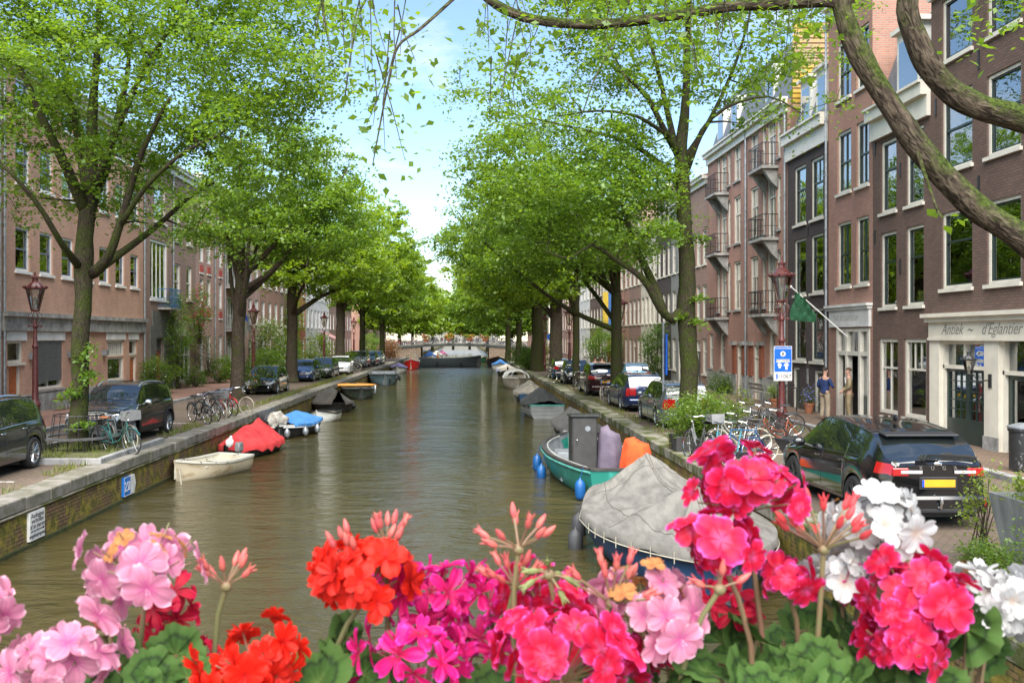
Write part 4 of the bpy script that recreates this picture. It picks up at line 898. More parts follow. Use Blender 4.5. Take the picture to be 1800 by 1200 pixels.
# --- right near tree
def right_near_tree():
    Y=29.0; p=GY(1210,745,Y)
    def q(px,py,r,dy=0):
        w=GY(px,py,Y+dy); return (w.x-p.x,dy,w.z,r)
    tr=[(0,0,-.1,.36),(0,0,.5,.29),q(1211,620,.27),q(1207,545,.28),q(1208,480,.25),q(1203,400,.23),q(1200,330,.21),q(1197,270,.2),q(1205,180,.13,.3),q(1208,80,.09,.4),q(1212,-40,.04,.4)]
    limbs=[[q(1200,548,.2),q(1180,560,.15,-.3),q(1160,540,.13,-.6),q(1130,490,.10,-.9),q(1080,455,.07,-1.2),q(1040,430,.05,-1.5),q(1000,455,.035,-1.7),q(960,440,.02,-1.8)],
           [q(1165,545,.14,-.5),q(1140,480,.12,.3),q(1115,430,.10,.9),q(1090,350,.06,1.4),q(1060,300,.03,1.8)],
           [q(1197,275,.15),q(1170,235,.10,-.5),q(1140,175,.07,-.9),q(1100,135,.05,-1.2),q(1050,95,.02,-1.4)],
           [q(1196,330,.12),q(1150,280,.09,.6),q(1090,245,.06,1),q(1010,225,.04,1.3),q(900,200,.02,1.5)],
           [q(1190,270,.12),q(1165,160,.08,.9),q(1140,60,.05,1.3),q(1120,-20,.02,1.5)],
           [q(1205,300,.12),q(1235,230,.08,-.6),q(1275,190,.05,-1.1),q(1350,170,.03,-1.6),q(1410,200,.015,-1.8)],
           [q(1200,285,.11),q(1245,215,.07,.6),q(1290,120,.05,1),q(1320,20,.025,1.3)],
           [q(1175,240,.07,-.5),q(1120,205,.05,-1.4),q(1050,195,.035,-1.8),q(980,205,.02,-2.0)]]
    blobs=[(-4.2,0,8.0,3.2,3.6,2.3,1.3),(-2.2,0,7.0,2.6,3.2,2.2,1.2),(-5.2,0,6.6,1.9,2.5,1.5,1.2),(-3.5,0,11.0,4.8,3.6,2.4,.42),(.5,0,12.5,5,4.0,2.6,.42),(3.0,-.5,10.5,1.9,2.6,1.8,.30),(-1,0,14.5,5,4,2,.7)]
    return make_tree('elm_tree','tall right elm with a low curved limb beside the silver estate car',(p.x,p.y,0),tr,limbs,blobs,600,125,.112,LEAF_A,BARK,31,spread=.85,group='elms along the canal',extra_pts=np.array([[.3,-.3,4.2],[-.4,-.2,3.6],[.2,-.3,3.5],[.3,-.3,6],[-.3,-.3,6.1]]))
TREE_R=right_near_tree()
std_tree('slim mossy right elm beside the second right lamp post',1083,655,Y=43,top=13.2,seed=41,r=.26,crown=(-3.2,0,5.2,5.5),natt=430,nleaf=125,ls=.145,lm=LEAF_A,fork=4.4,low=4.6)
std_tree('very thin mossy right elm between the dark red car and the small black car',1013,645,Y=57,top=13.5,seed=42,r=.22,crown=(-2.8,0,5.1,5.5),natt=360,nleaf=80,ls=.22,lm=LEAF_B,fork=4.6,low=4.2)
std_tree('thick brown right elm beside the blue round sign',977,640,Y=70,top=15,seed=43,r=.5,crown=(-2.4,0,5.4,6.5),natt=320,nleaf=75,ls=.24,lm=LEAF_A,fork=5,low=4.3,bark=BARKN)
std_tree('thick dark right elm left of the blue round sign',945,638,Y=82,top=15.5,seed=44,r=.55,crown=(-2.0,0,5.4,6.5),natt=320,nleaf=70,ls=.28,lm=LEAF_B,fork=5.5,low=3.8)
std_tree('slender right elm near the brown wooden boat',912,636,Y=100,top=15,seed=45,r=.32,crown=(-2.0,0,5.4,6.5),natt=300,nleaf=65,ls=.3,lm=LEAF_A,fork=5.5,low=3.3)
std_tree('right elm whose low branches droop over the right end of the far bridge',893,630,Y=118,top=15,seed=46,r=.35,crown=(-2.2,0,5.4,7.5),natt=290,nleaf=65,ls=.36,lm=LEAF_A,fork=5.5,low=2.6)
# beyond the bridge
far_protos=[]
def far_tree(x,y,seed,lm,top=14,label=''):
    return make_tree('elm_tree',label,(x,y,0),[(0,0,-.1,.35),(0,0,5,.25),(0,0,top-3,.1)],[],[(0,0,8.5,6.5,6.5,5.0,1),(0,0,5.6,6.8,6.5,2.6,1)],230,60,.5,lm,BARK,seed,spread=1.4,group='far elms beyond the bridge',trunk_n=7)
pr=[far_tree(-10.5,153,51,LEAF_B,label='far elm just past the bridge on the left bank'),far_tree(8,155,52,LEAF_A,label='far elm just past the bridge on the right bank')]
for i,(x,y,l) in enumerate(((-9.4,172,'second far elm past the bridge on the left bank'),(8,175,'second far elm past the bridge on the right bank'),(-6.5,195,'third far elm past the bridge on the left bank'),(5.0,198,'third far elm past the bridge on the right bank'),(-2.5,222,'furthest elm visible on the left bank'),(1.5,226,'furthest elm visible on the right bank'))):
    dup(pr[i%2],(x,y,0),1.1*i+.7,l)
# --- the overhanging tree: trunk stands on the right quay just outside the picture
def over_tree():
    base=(7.4,8.4,0)
    def q(px,py,r,Y=8.0):
        w=GY(px,py,Y); return (w.x-base[0],w.y-base[1],w.z-base[2],r*.80)
    tr=[(0,0,-.1,.42),(0,0,.6,.34),(-.15,0,1.6,.32),(-.3,-.1,2.6,.30),(-.2,0,3.6,.26),(.2,.3,5.0,.2),(.4,.5,7.5,.1)]
    limbs=[[(-.25,-.1,2.2,.24),(-1.2,-.3,2.9,.19),q(1860,465,.145),q(1790,415,.135),q(1700,350,.13),q(1620,265,.125),q(1560,180,.115),q(1510,95,.11),q(1480,20,.105),q(1462,-60,.095),(-5.1,-.4,6.9,.06),(-5.4,-.4,8.2,.03)],
           [(-.25,0,3.2,.2),q(1900,262,.15,8.2),q(1800,212,.14,8.2),q(1700,180,.135,8.2),q(1635,120,.125,8.2),q(1598,30,.11,8.2),q(1580,-60,.10,8.2),(-4.3,0,7.2,.05)],
           [q(1488,10,.085),q(1440,3,.062),q(1300,10,.058),q(1180,28,.056),q(1060,42,.053),q(960,38,.05),q(900,22,.045),q(850,-8,.04),q(790,-60,.03)],
           [q(860,-60,.03,7.4),q(790,5,.018,7.4),q(740,50,.016,7.3),q(700,82,.013,7.2),q(684,140,.012,7.2),q(668,220,.009,7.2),q(655,290,.005,7.2)],
           [q(1085,38,.014),q(1075,80,.010,7.9),q(1045,140,.008,7.8),q(1022,205,.005,7.7)],
           [q(700,-50,.016,7.6),q(640,5,.011,7.6),q(618,90,.008,7.5),q(604,190,.005,7.5)],
           [q(1600,230,.03),q(1648,370,.012,7.8),q(1660,378,.006,7.8)]]
    t=make_tree.__wrapped__ if False else None
    T=thing('overhanging_tree','old mossy tree whose thick bare limbs cross the top right of the view','tree',base)
    mb=MB(); rg=np.random.default_rng(5)
    def spline(pts,k=7):
        P=[Vector(p[:3]) for p in pts]; Rr=[p[3] for p in pts]; o=[];ro=[]
        for i in range(len(P)-1):
            p0=P[max(0,i-1)];p1=P[i];p2=P[i+1];p3=P[min(len(P)-1,i+2)]
            for j in range(k):
                u=j/k; o.append(.5*((2*p1)+(p2-p0)*u+(2*p0-5*p1+4*p2-p3)*u*u+(3*p1-p0-3*p2+p3)*u**3)); ro.append((Rr[i]*(1-u)+Rr[i+1]*u)*(1+.09*noise.noise(Vector((i*2+u*2,Rr[0]*40,0)))))
        return o+[P[-1]],ro+[Rr[-1]]
    paths=[]
    for i,l in enumerate([tr]+limbs):
        o,ro=spline(l); n=20 if ro[0]>.05 else 7
        s0=len(mb.v); mb.tube(o,ro,n)
        if ro[0]>.05:   # ridged bark in the mesh itself
            for k in range(s0,len(mb.v)):
                v=Vector(mb.v[k]); j=min((k-s0)//n,len(o)-1); d=(v-o[j]); 
                if d.length>1e-5: v+=d.normalized()*(.008*noise.noise(Vector((d.normalized()*3.5))+Vector((0,0,j*.09)))+.014*noise.noise(v*4)); mb.v[k]=tuple(v)
        paths.append((o,ro))
    # hanging leafy twigs
    cl=[]; 
    def twigs(n,region,Y0,Y1,down=True,src=None):
        for _ in range(n):
            px=rg.uniform(region[0],region[2]); py=region[1]+(region[3]-region[1])*rg.uniform(0,1)**1.5; Y=rg.uniform(Y0,Y1)
            p=Vector(q(px,py,0,Y)[:3]); up=p+Vector((rg.normal(0,.12),rg.normal(0,.12),rg.uniform(.4,.9)))
            mb.tube([up,(up+p)/2+Vector((rg.normal(0,.03),0,0)),p],[.006,.004,.002],4,cap=False)
            for k in range(3): cl.append(list(up.lerp(p,.35+.32*k)))
    twigs(13,(470,-40,760,150),7.0,8.6); twigs(10,(590,120,720,300),7.0,7.6); twigs(14,(850,60,1000,230),7.4,8.4); twigs(34,(1000,-30,1420,130),7.2,8.6); twigs(16,(1100,80,1400,240),7.4,8.6); twigs(7,(1690,20,1800,110),7.0,7.6); twigs(7,(250,-60,520,30),7.2,8.4)
    # twigs attach to unseen side branches above the frame
    for (a,b,Y) in(((480,-90),(1500,-110),8.0),((250,-100),(900,-90),7.4)):
        A=Vector(q(*a,0,Y)[:3]);B=Vector(q(*b,0,Y)[:3]); mb.tube([A.lerp(B,k/6)+Vector((0,0,.1*math.sin(k*1.7))) for k in range(7)],[.012+.005*k for k in range(7)],6)
    mb.build('trunk',T,BARKF,smooth=True,sharp=0,fix=False)
    # crown above the frame so that the tree is whole from elsewhere
    v1,q1=leaves(np.array(cl),9,.30,.066,rg,flat=.9)
    up=rg.normal(0,1,(160,3)); up/=np.linalg.norm(up,axis=1)[:,None]; up=up*rg.uniform(.5,1,(160,1))*np.array([6,3.0,2.0])+np.array([-3.2,.6,9.4])
    v2,q2=leaves(up,60,.9,.12,rg)
    v3,q3=leaves(np.array([q(1668,378,0,7.8)[:3]]),8,.2,.09,rg,flat=.4)
    np_mesh('crown',np.vstack([v1,v2,v3]),np.vstack([q1,q2+len(v1),q3+len(v1)+len(v2)]),LEAF_A,T)
over_tree()
# ================================================================ BUSHES, POTS, GRASS
def bush(label,loc,size,lm,nc=40,nl=45,ls=.07,name='shrub',cat='shrub',seed=1,pot=None,group=None,spread=.3,flowers=None,flat=.8):
    rg=np.random.default_rng(seed); t=thing(name,label,cat,loc,0,group)
    sx,sy,sz=size; z0=0
    if pot:
        k,pr_,ph=pot; mb=MB()
        if k=='box': mb.bbox((0,0,ph/2),(pr_*2,pr_*1.2,ph),bev=.02); pm=mat('dark_planter',(.035,.032,.03),.6)
        elif k=='zinc': mb.lathe([(pr_*.62,0),(pr_*1.0,ph),(pr_*.93,ph),(pr_*.9,ph-.08)],(0,0,0),4); pm=mat('zinc_planter',(.30,.31,.31),.5,metal=.3,col2=(.17,.18,.18),scale=5,stretch=(1,1,.3))
        else: mb.lathe([(pr_*.6,0),(pr_*.9,ph*.8),(pr_*1.05,ph*.8),(pr_*1.08,ph),(pr_*.95,ph),(pr_*.9,ph*.85)],(0,0,0),16); pm=mat('terracotta',(.42,.16,.08),.8,var=.15)
        mb.build('pot',t,pm,smooth=k not in('box','zinc')); z0=ph
    d=rg.normal(0,1,(nc,3)); d/=np.linalg.norm(d,axis=1)[:,None]; c=d*(rg.uniform(.1,1,(nc,1))**(.45))*np.array([sx,sy,sz*.5]); c[:,2]+=z0+sz*.5
    mb=MB()
    for p in c[::2]: mb.tube([(rg.normal(0,.06),rg.normal(0,.06),z0),(p[0]*.5,p[1]*.5,z0+(p[2]-z0)*.6),tuple(p)],[.012,.008,.003],4,cap=False)
    mb.build('stem',t,BARKN,fix=False)
    v,q=leaves(c,nl,spread*rg.uniform(.7,1.3,nc),ls,rg,flat=flat); np_mesh('foliage',v,q,lm,t)
    if flowers:
        fc,nf,fs=flowers; k=rg.integers(0,nc,nf); fp=c[k]+rg.normal(0,spread*.45,(nf,3)); v,q=leaves(fp,5,fs*.9,fs,rg,flat=1); np_mesh('blossom',v,q,fc,t)
    return t
PINKF=mat('pink_blossom',(.6,.05,.16),.6,var=.2,trans=.3); WHITEF=mat('white_blossom',(.7,.7,.62),.6,var=.1,trans=.3); LILF=mat('lilac_blossom',(.25,.25,.6),.6,trans=.3)
OCHREL=leafmat('dry_leaf',(.20,.16,.05),(.30,.26,.08),2); FERN=leafmat('fern_leaf',(.07,.14,.02),(.17,.26,.04),2)
def at(px,py,z=0): p=GZ(px,py,z); return (p.x,p.y,z)
bush('clipped bright green shrub in front of the left drainpipe by the arched door',(FL+.8,48.0,.1),(.95,.9,2.0),LEAF_S,60,60,.09,seed=2,spread=.35)
bush('climbing plant rising beside the blue balcony on the left',(FL+.5,52.6,.1),(.7,1.4,5.6),LEAF_A,80,60,.1,name='climbing_plant',cat='climber',seed=3,spread=.45)
bush('climbing rose with dark red blossoms above the pale shop fascia',(FL+.6,56.4,2.6),(.5,1.8,3.6),LEAF_S,60,45,.1,name='climbing_rose',cat='climber',seed=4,spread=.45,flowers=(PINKF,120,.09))
bush('low green shrub at the foot of the pale arched window',(FL+.9,54.6,.1),(.8,.9,1.3),LEAF_C,40,50,.08,seed=5)
bush('rounded yellow green shrub before the pink brick block',(FL+1.1,59.3,.1),(1.0,1.5,1.7),FERN,60,50,.1,seed=6)
bush('pale olive shrub against the pink brick wall',(FL+.8,57.8,.8),(.9,.9,3.0),leafmat('olive_leaf',(.11,.13,.06),(.19,.22,.11),2),40,40,.09,seed=7,spread=.5)
bush('dark shrub below the laundry balcony',(FL+1.2,64.5,.1),(.9,1.2,1.5),LEAF_C,40,50,.1,seed=8)
bush('white flowering rose bush spreading over the left pavement',(FL+1.6,73.0,.1),(1.6,2.6,4.6),LEAF_S,90,55,.13,name='rose_bush',cat='shrub',seed=9,spread=.6,flowers=(WHITEF,260,.12))
bush('tall climbing ivy covering the house behind the third left elm',(FL+.5,88,.1),(.8,2.6,7.5),LEAF_B,90,60,.18,name='climbing_ivy',cat='climber',seed=10,spread=.8)
bush('overgrown green and orange shrub between the second left elm and the hatchback',at(452,692),(.9,1.2,1.7),LEAF_S,60,50,.09,seed=12,flowers=(mat('orange_blossom',(.6,.2,.03),.6),40,.07))
bush('bright leafy shrub on the quay beside the small black hatchback',at(532,668),(.7,1.0,1.6),LEAF_B,50,50,.09,seed=13)
bush('long grassy shrub with dry stalks behind the black hatchback',at(548,668),(.9,1.2,1.5),FERN,50,40,.1,seed=14,spread=.5)
bush('leafy shrub growing before the parked bicycles on the left quay',at(608,650),(1.0,2.0,1.8),LEAF_B,50,50,.13,seed=15,spread=.5)
bush('green shrub at the edge of the left pavement near the second lamp',at(395,668),(1.0,1.4,1.4),LEAF_C,50,50,.1,seed=16)
bush('reddish flowering shrub at the left end of the far bridge',(-10.5,132,0),(1.6,2.5,2.6),leafmat('red_leaf',(.12,.10,.03),(.3,.14,.05),1),50,40,.2,seed=17,spread=.8)
for i,(px,py,sz,lm,lab) in enumerate(((505,625,2.6,LEAF_C,'dark hedge along the house fronts behind the hatchback'),(470,640,2.2,LEAF_A,'green hedge at the foot of the second left street lamp'),(560,622,3.2,LEAF_B,'tall bright hedge behind the blue parked car on the left'),(655,612,3.5,LEAF_A,'leafy mass beside the silver cars under the fifth left elm'))):
    p=GX(px,620,FL+2.2); bush(lab,(p.x,p.y,.1),(1.3,2.6,sz),lm,60,45,.16,seed=60+i,spread=.6,name='hedge',cat='hedge')
# right side
bush('big leafy green plant in a dark wooden planter beside the right elm',at(1232,792),(1.0,.95,1.15),LEAF_S,110,70,.06,name='planter_bush',cat='planter',seed=20,pot=('box',.75,.42),spread=.28)
bush('dry orange grass clump at the left foot of the dark planter',at(1192,790),(.22,.3,.35),OCHREL,20,40,.05,seed=22,spread=.15)
bush('round dark green shrub beside the apartment house steps',(FR-.6,47.8,.1),(.6,.8,1.1),LEAF_C,50,50,.07,seed=23)
bush('leafy sapling in front of the glazed brick piers',at(1292,735),(.5,.6,1.3),LEAF_B,16,30,.09,seed=24)
bush('dark green ivy column covering the stoop on the right',(FR-1.0,62.0,.1),(.9,1.3,4.0),LEAF_C,90,70,.1,name='ivy_column',cat='shrub',seed=25,spread=.4)
bush('low plants under the tall right elm',at(1222,735),(.9,.7,.8),LEAF_S,40,45,.07,seed=26)
bush('green bush growing behind the thin mossy elm',(FR-1.6,80.0,.1),(1.6,2.4,4.4),LEAF_A,80,60,.15,seed=27,spread=.6)
bush('mixed flowering shrub beside the small black car',at(1003,655),(.8,1.0,1.5),FERN,50,45,.08,seed=28,flowers=(mat('orange_blossom',(.6,.2,.03),.6),30,.06))
bush('round green shrub on the quay beyond the small black car',at(930,650),(1.2,2.0,2.3),LEAF_C,80,60,.12,seed=29,spread=.5)
bush('yellowing shrub under the thick dark elm',at(955,640),(1.2,1.6,2.4),leafmat('yellow_leaf',(.14,.14,.03),(.26,.24,.05),1),50,50,.12,seed=30,spread=.5)
bush('pale green shrub drooping over the quay by the wooden boat',(XR+1.2,104,0),(1.6,3.0,1.9),FERN,60,50,.2,seed=33,spread=.6)
bush('low grassy shrub at the quay edge near the blue tarpaulin boat',(XR+1.1,88,0),(1.1,3.4,1.3),LEAF_B,60,50,.16,seed=34,spread=.5)
bush('potted plant on the far side of the maroon lamp post',(FR-.7,38.9,.1),(.3,.3,.7),LEAF_B,18,35,.06,seed=36,pot=('terra',.22,.35))
bush('lilac hydrangea in a pot beside the man in the blue jumper',(FR-.5,35.6,.1),(.28,.28,.45),LEAF_S,16,30,.05,seed=37,pot=('terra',.2,.4),flowers=(LILF,70,.05))
# foreground right corner
bush('tall tapered grey zinc planter with trailing green plants at the right edge',(7.05,11.4,0),(.42,.42,.30),LEAF_Y,26,50,.05,name='zinc_planter',cat='planter',seed=40,pot=('zinc',.62,1.05),spread=.18)
bush('terracotta pot of yellow green succulents in front of the zinc planter',(6.05,10.9,0),(.25,.25,.22),OCHREL if False else FERN,30,60,.035,name='potted_plant',cat='potted plant',seed=42,pot=('terra',.24,.36),spread=.12)
bush('feathery fern spreading at the foot of the zinc planter',(6.45,10.2,0),(.75,.5,.9),FERN,80,80,.035,name='fern',cat='fern',seed=43,spread=.22)
bush('straggling leafy vine beside the rear of the large black car',(6.95,12.5,.2),(.22,.3,1.1),LEAF_Y,26,30,.05,name='vine',cat='vine',seed=44,spread=.18)
# grass tufts (uncountable)
def grass(name,spots,n,h,seed,m):
    rg=np.random.default_rng(seed); P=[]
    for (x0,x1,y0,y1,z) in spots:
        k=int(n*(x1-x0)*(y1-y0)); P.append(np.column_stack([rg.uniform(x0,x1,k),rg.uniform(y0,y1,k),np.full(k,z)]))
    P=np.vstack(P); m_=len(P); keep=np.array([noise.noise(Vector((p[0]*1.5,p[1]*.8,seed)))>-.12 for p in P]); P=P[keep]; m_=len(P)
    a=rg.uniform(0,6.28,m_); w=.012; hh=h*rg.uniform(.4,1.3,m_); l=rg.normal(0,.35,(m_,2))*hh[:,None]
    v=np.empty((m_,3,3)); v[:,0]=P; v[:,1]=P; v[:,2]=P; v[:,0,0]-=np.cos(a)*w; v[:,0,1]-=np.sin(a)*w; v[:,1,0]+=np.cos(a)*w; v[:,1,1]+=np.sin(a)*w; v[:,2,0]+=l[:,0]; v[:,2,1]+=l[:,1]; v[:,2,2]+=hh
    o=np_mesh(name,v.reshape(-1,3),np.arange(m_*3).reshape(-1,3),m,None,k=3); return o
GR=leafmat('grass_blade',(.10,.15,.03),(.26,.27,.07),1.2)
tag(grass('grass',[(-11.0,-8.9,22.4,26.6,.05),(-9.4,-8.75,28,75,0),(-9.2,-8.7,16,22,0)],150,.16,3,GR),'ragged green and yellow grass along the left quay and round the near elm','grass',kind='stuff')
tag(grass('grass',[(6.0,6.5,19,70,0),(6.0,7.6,24.6,27,0),(10.6,11.3,20,50,0)],110,.12,4,GR),'thin grass growing between the stones of the right quay','grass',kind='stuff')
# ================================================================ CARS
def paint(name,c,metal=.3,rough=.22): return mat(name,c,rough,metal=metal,var=0,coat=1.0)
PL=mat('black_plastic',(.018,.018,.019),.55,var=.1); RIM=mat('alloy',(.45,.46,.48),.3,metal=.9,var=0); RIMD=mat('dark_alloy',(.10,.10,.11),.35,metal=.8,var=0)
TAILR=mat('tail_light_red',(.40,.010,.012),.12,var=0,coat=1); HEADL=mat('head_light',(.50,.53,.56),.10,metal=.4,var=0,coat=1); PLATEB=mat('plate_blue',(.02,.08,.5),.4,var=0)
def pin(x,pts):
    xs=[p[0] for p in pts]; ys=[p[1] for p in pts]; return float(np.interp(x,xs,ys))
def smoothpts(pts,n=6):
    o=[]
    for i in range(len(pts)-1):
        p0=pts[max(0,i-1)];p1=pts[i];p2=pts[i+1];p3=pts[min(len(pts)-1,i+2)]
        for j in range(n):
            u=j/n; y=.5*((2*p1[1])+(p2[1]-p0[1])*u+(2*p0[1]-5*p1[1]+4*p2[1]-p3[1])*u*u+(3*p1[1]-p0[1]-3*p2[1]+p3[1])*u**3); o.append((p1[0]+(p2[0]-p1[0])*u,y))
    return o+[pts[-1]]
WHEELS={}
def wheel_mesh(wr,ww,rim):
    k=(wr,ww,rim.name)
    if k in WHEELS: return WHEELS[k]
    mb=MB(); Mx=Matrix.Rotation(R(-90),4,'X')
    mb.lathe([(wr*.66,-ww/2),(wr*.9,-ww/2-.005),(wr*.985,-ww/2+.03),(wr,-ww/4),(wr,ww/4),(wr*.985,ww/2-.03),(wr*.9,ww/2+.005),(wr*.66,ww/2)],n=28,M=Mx,cap=False); ty=mb.build('tyre',None,RUBBER,smooth=True)
    mb=MB(); mb.lathe([(wr*.67,ww/2-.004),(wr*.64,ww/2-.012),(wr*.62,ww/2-.05),(wr*.60,-.02),(.001,-.02)],n=28,M=Mx,cap=False)
    mb.lathe([(.055,-.02),(.055,ww/2-.035),(.035,ww/2-.02),(.001,ww/2-.02)],n=14,M=Mx,cap=False)
    for i in range(5):
        for da in(-.13,.13):
            a=2*PI*i/5+da; c,s=math.cos(a),math.sin(a); c2,s2=math.cos(a+da*.5),math.sin(a+da*.5)
            mb.tube([(c*.045,ww/2-.04,s*.045),(c2*wr*.40,ww/2-.028,s2*wr*.40),(c2*wr*.64,ww/2-.02,s2*wr*.64)],[.022,.018,.02],5)
    rm=mb.build('rim',None,rim,smooth=True)
    ty.parent=None; WHEELS[k]=(ty.data,rm.data); bpy.data.objects.remove(ty); bpy.data.objects.remove(rm); return WHEELS[k]
def car(name,label,loc,rz,P,pm,kind='hatch',cat='car',rim=RIM,clad=False,rails=None,plate='rear',steer=0):
    """P: dict of real measurements; local +X is the front"""
    L,Wd,H=P['L'],P['W']/2,P['H']; wr=P.get('wr',.33); xf=L/2-P['fo']; xr=-L/2+P['ro']
    top=smoothpts(P['top'],5); belt=P['belt']; hood=P['hood']
    t=thing(name,label,cat,loc,rz)
    ra=wr+.055
    xs=set(np.round(np.linspace(-L/2,L/2,44),3))
    for w in(xf,xr):
        for a in np.linspace(-1,1,13): xs.add(round(w+ra*a*.999,3))
    for p in P['top']: xs.add(round(p[0],3))
    for e in(.02,.06,.12,.2): xs.add(round(L/2-e,3)); xs.add(round(-L/2+e,3))
    for a,b in P['win']: xs.add(a); xs.add(b)
    xs=sorted(xs); T=np.linspace(0,9,10)
    def hw(x):
        e=max(0,(abs(x)-(L/2-.75))/.75); k=.20 if x>0 else .23
        return Wd*(1-k*e**2.6)
    zh=lambda x:pin(x,belt)
    def ring(x):
        w=hw(x); zt=pin(x,top); e=max(0,(abs(x)-(L/2-.25))/.25)
        zb=P.get('zb',.24)+.12*e**2
        for xw in(xf,xr):
            if abs(x-xw)<ra: zb=max(zb,wr+math.sqrt(max(0,ra*ra-(x-xw)**2))*.98)
        zbl=min(zh(x),zt-.035); c=min(1,max(0,(zt-zbl-.04)/(H-max(zbl,.6)-.1)))
        wb=w*(.93+.0*c); wroof=w*(.88*(1-c)+P.get('tumble',.74)*c); lo=zb; r=[]
        hgt=zbl-lo
        r.append((w*.965,lo)); r.append((w*.995,lo+.22*hgt)); r.append((w*1.0,lo+.5*hgt)); r.append((w*.985,lo+.80*hgt)); r.append((wb,zbl))
        r.append((wb+(wroof-wb)*.5+.012*c*Wd,zbl+(zt-.05-zbl)*.52)); r.append((wroof,zbl+(zt-zbl)*(.94 if c>.2 else .6))); r.append((wroof*.86,zt-.018-(.01*(1-c)))); r.append((wroof*.45,zt)); r.append((0,zt+.005))
        return r
    rings=[ring(x) for x in xs]
    def S_(x,tt):
        r=ring(x); i=min(8,int(tt)); f=tt-i; return (x,r[i][0]*(1-f)+r[i+1][0]*f,r[i][1]*(1-f)+r[i+1][1]*f)
    parts={'body':([],pm),'glass_side_l':([],CARGL),'glass_side_r':([],CARGL),'windscreen':([],CARGL),'rear_window':([],CARGL),'lower_trim':([],PL)}
    V=[];n=10
    for x,r in zip(xs,rings):
        V+= [(x,y,z) for y,z in r]+[(x,-y,z) for y,z in r[::-1][1:]]
    m=19
    for i in range(len(xs)-1):
        xm=(xs[i]+xs[i+1])/2; r=ring(xm); cab=r[6][1]-r[4][1]
        for j in range(m-1):
            jj=j if j<9 else 17-j; side='l' if j<9 else 'r'; f=(i*m+j,(i+1)*m+j,(i+1)*m+j+1,i*m+j+1); k='body'
            if jj in(4,5) and cab>.10 and any(a<xm<b for a,b in P['win']): k='glass_side_'+side
            elif jj in(6,7,8) and P['ws'][0]<xm<P['ws'][1]: k='windscreen'
            elif jj in(6,7,8) and P['rw'][0]<xm<P['rw'][1]: k='rear_window'
            elif clad and jj==0: k='lower_trim'
            parts[k][0].append(f)
    parts['body'][0].append(tuple(range(m-1,-1,-1))); parts['body'][0].append(tuple((len(xs)-1)*m+q for q in range(m)))
    nm={'glass_side_l':'side_window','glass_side_r':'side_window'}
    objs={}
    for k,(fs,mm) in parts.items():
        if not fs: continue
        used=sorted({a for f in fs for a in f}); mp={a:i for i,a in enumerate(used)}
        b=MB(); b.add([V[a] for a in used],[tuple(mp[a] for a in f) for f in fs]); objs[k]=b.build(nm.get(k,k),t,mm,smooth=True,sharp=50)
    body=objs['body']
    def patch(nme,x0,x1,t0,t1,m_,off=.008,par=None,sides=(1,-1),k=5):
        for sgn in sides:
            b=MB(); rows=[]
            for a in range(k+1):
                row=[]
                for c in range(k+1):
                    x,y,z=S_(x0+(x1-x0)*a/k,t0+(t1-t0)*c/k); row.append((x+(off*.5 if x>0 else -off*.5),(y+off)*sgn,z+off*.3))
                rows.append(row)
            b.grid(rows); b.build(nme,par or t,m_,smooth=True)
    # dark underside and wheel housings
    b=MB(); b.box(-L/2+.12,L/2-.12,-Wd+.27,Wd-.27,.17,.62); b.build('underbody',t,PL)
    for xw in(xf,xr):
        for sg in(1,-1):
            w=bpy.data.objects.new('wheel',None); S.collection.objects.link(w); w.parent=t; w.location=(xw,sg*(Wd-.125),wr); w.rotation_euler=(0,0,(0 if sg>0 else PI)+(steer if xw==xf else 0))
            a,c=wheel_mesh(wr,.225,rim)
            for nme,d in(('tyre',a),('rim',c)): o=bpy.data.objects.new(nme,d); S.collection.objects.link(o); o.parent=w
        if clad:
            for sg in(1,-1):
                b=MB(); pts=[]
                for q in range(13):
                    an=PI*q/12; x=xw+(ra+.02)*math.cos(an); z=wr+(ra+.02)*math.sin(an); pts.append((x,sg*(hw(x)*1.0),z))
                b.tube(pts,.035,5); b.build('arch_trim',t,PL,smooth=True)
    # rear lights, plate, bumper, handles, mirrors, wipers
    zc=P.get('tail',(.80,1.0)); xe=-L/2
    te=P.get('tailt',(2.9,3.95)); 
    patch('tail_light',xe+.01,xe+P.get('taill',.32),te[0],te[1],TAILR)
    b=MB(); rr=ring(xe+.01); wy=rr[3][0]
    for sg in(1,-1):
        b=MB(); b.bbox((xe-.004,sg*(wy-.13),(zc[0]+zc[1])/2),(.03,.26,zc[1]-zc[0]),bev=.012); b.build('tail_light',t,TAILR)
    if P.get('chromestrip'): 
        for sg in(1,-1):
            b=MB(); b.bbox((xe-.022,sg*(wy-.30),(zc[0]+zc[1])/2),(.02,.34,(zc[1]-zc[0])*.42),bev=.01); b.build('tail_light_lens',t,mat('pale_lens',(.55,.5,.5),.15,var=0,coat=1))
    pz=P.get('plz',.72)
    b=MB(); b.bbox((xe-.012,0,pz),(.02,.60,.20),bev=.008); b.build('plate_recess',t,PL)
    b=MB(); b.bbox((xe-.026,0,pz),(.012,.52,.115)); pl=b.build('number_plate',t,ORANGEP); b=MB(); b.bbox((xe-.034,.245,pz),(.004,.035,.113)); b.build('plate_band',pl,PLATEB)
    xe2=L/2
    b=MB(); b.bbox((xe2+.012,0,.45),(.012,.52,.115)); b.build('number_plate',t,ORANGEP)
    b=MB(); b.bbox((xe-.02,0,.40),(.10,Wd*1.62,.24),bev=.05); b.build('rear_bumper',t,PL if clad else pm)
    b=MB(); b.bbox((xe-.035,0,.30),(.08,Wd*1.35,.10),bev=.03); b.build('bumper_trim',t,PL)
    b=MB(); b.bbox((xe2-.0,0,.40),(.08,Wd*1.5,.26),bev=.04); b.build('front_bumper',t,PL if clad else pm)
    gz=P.get('grz',.62)
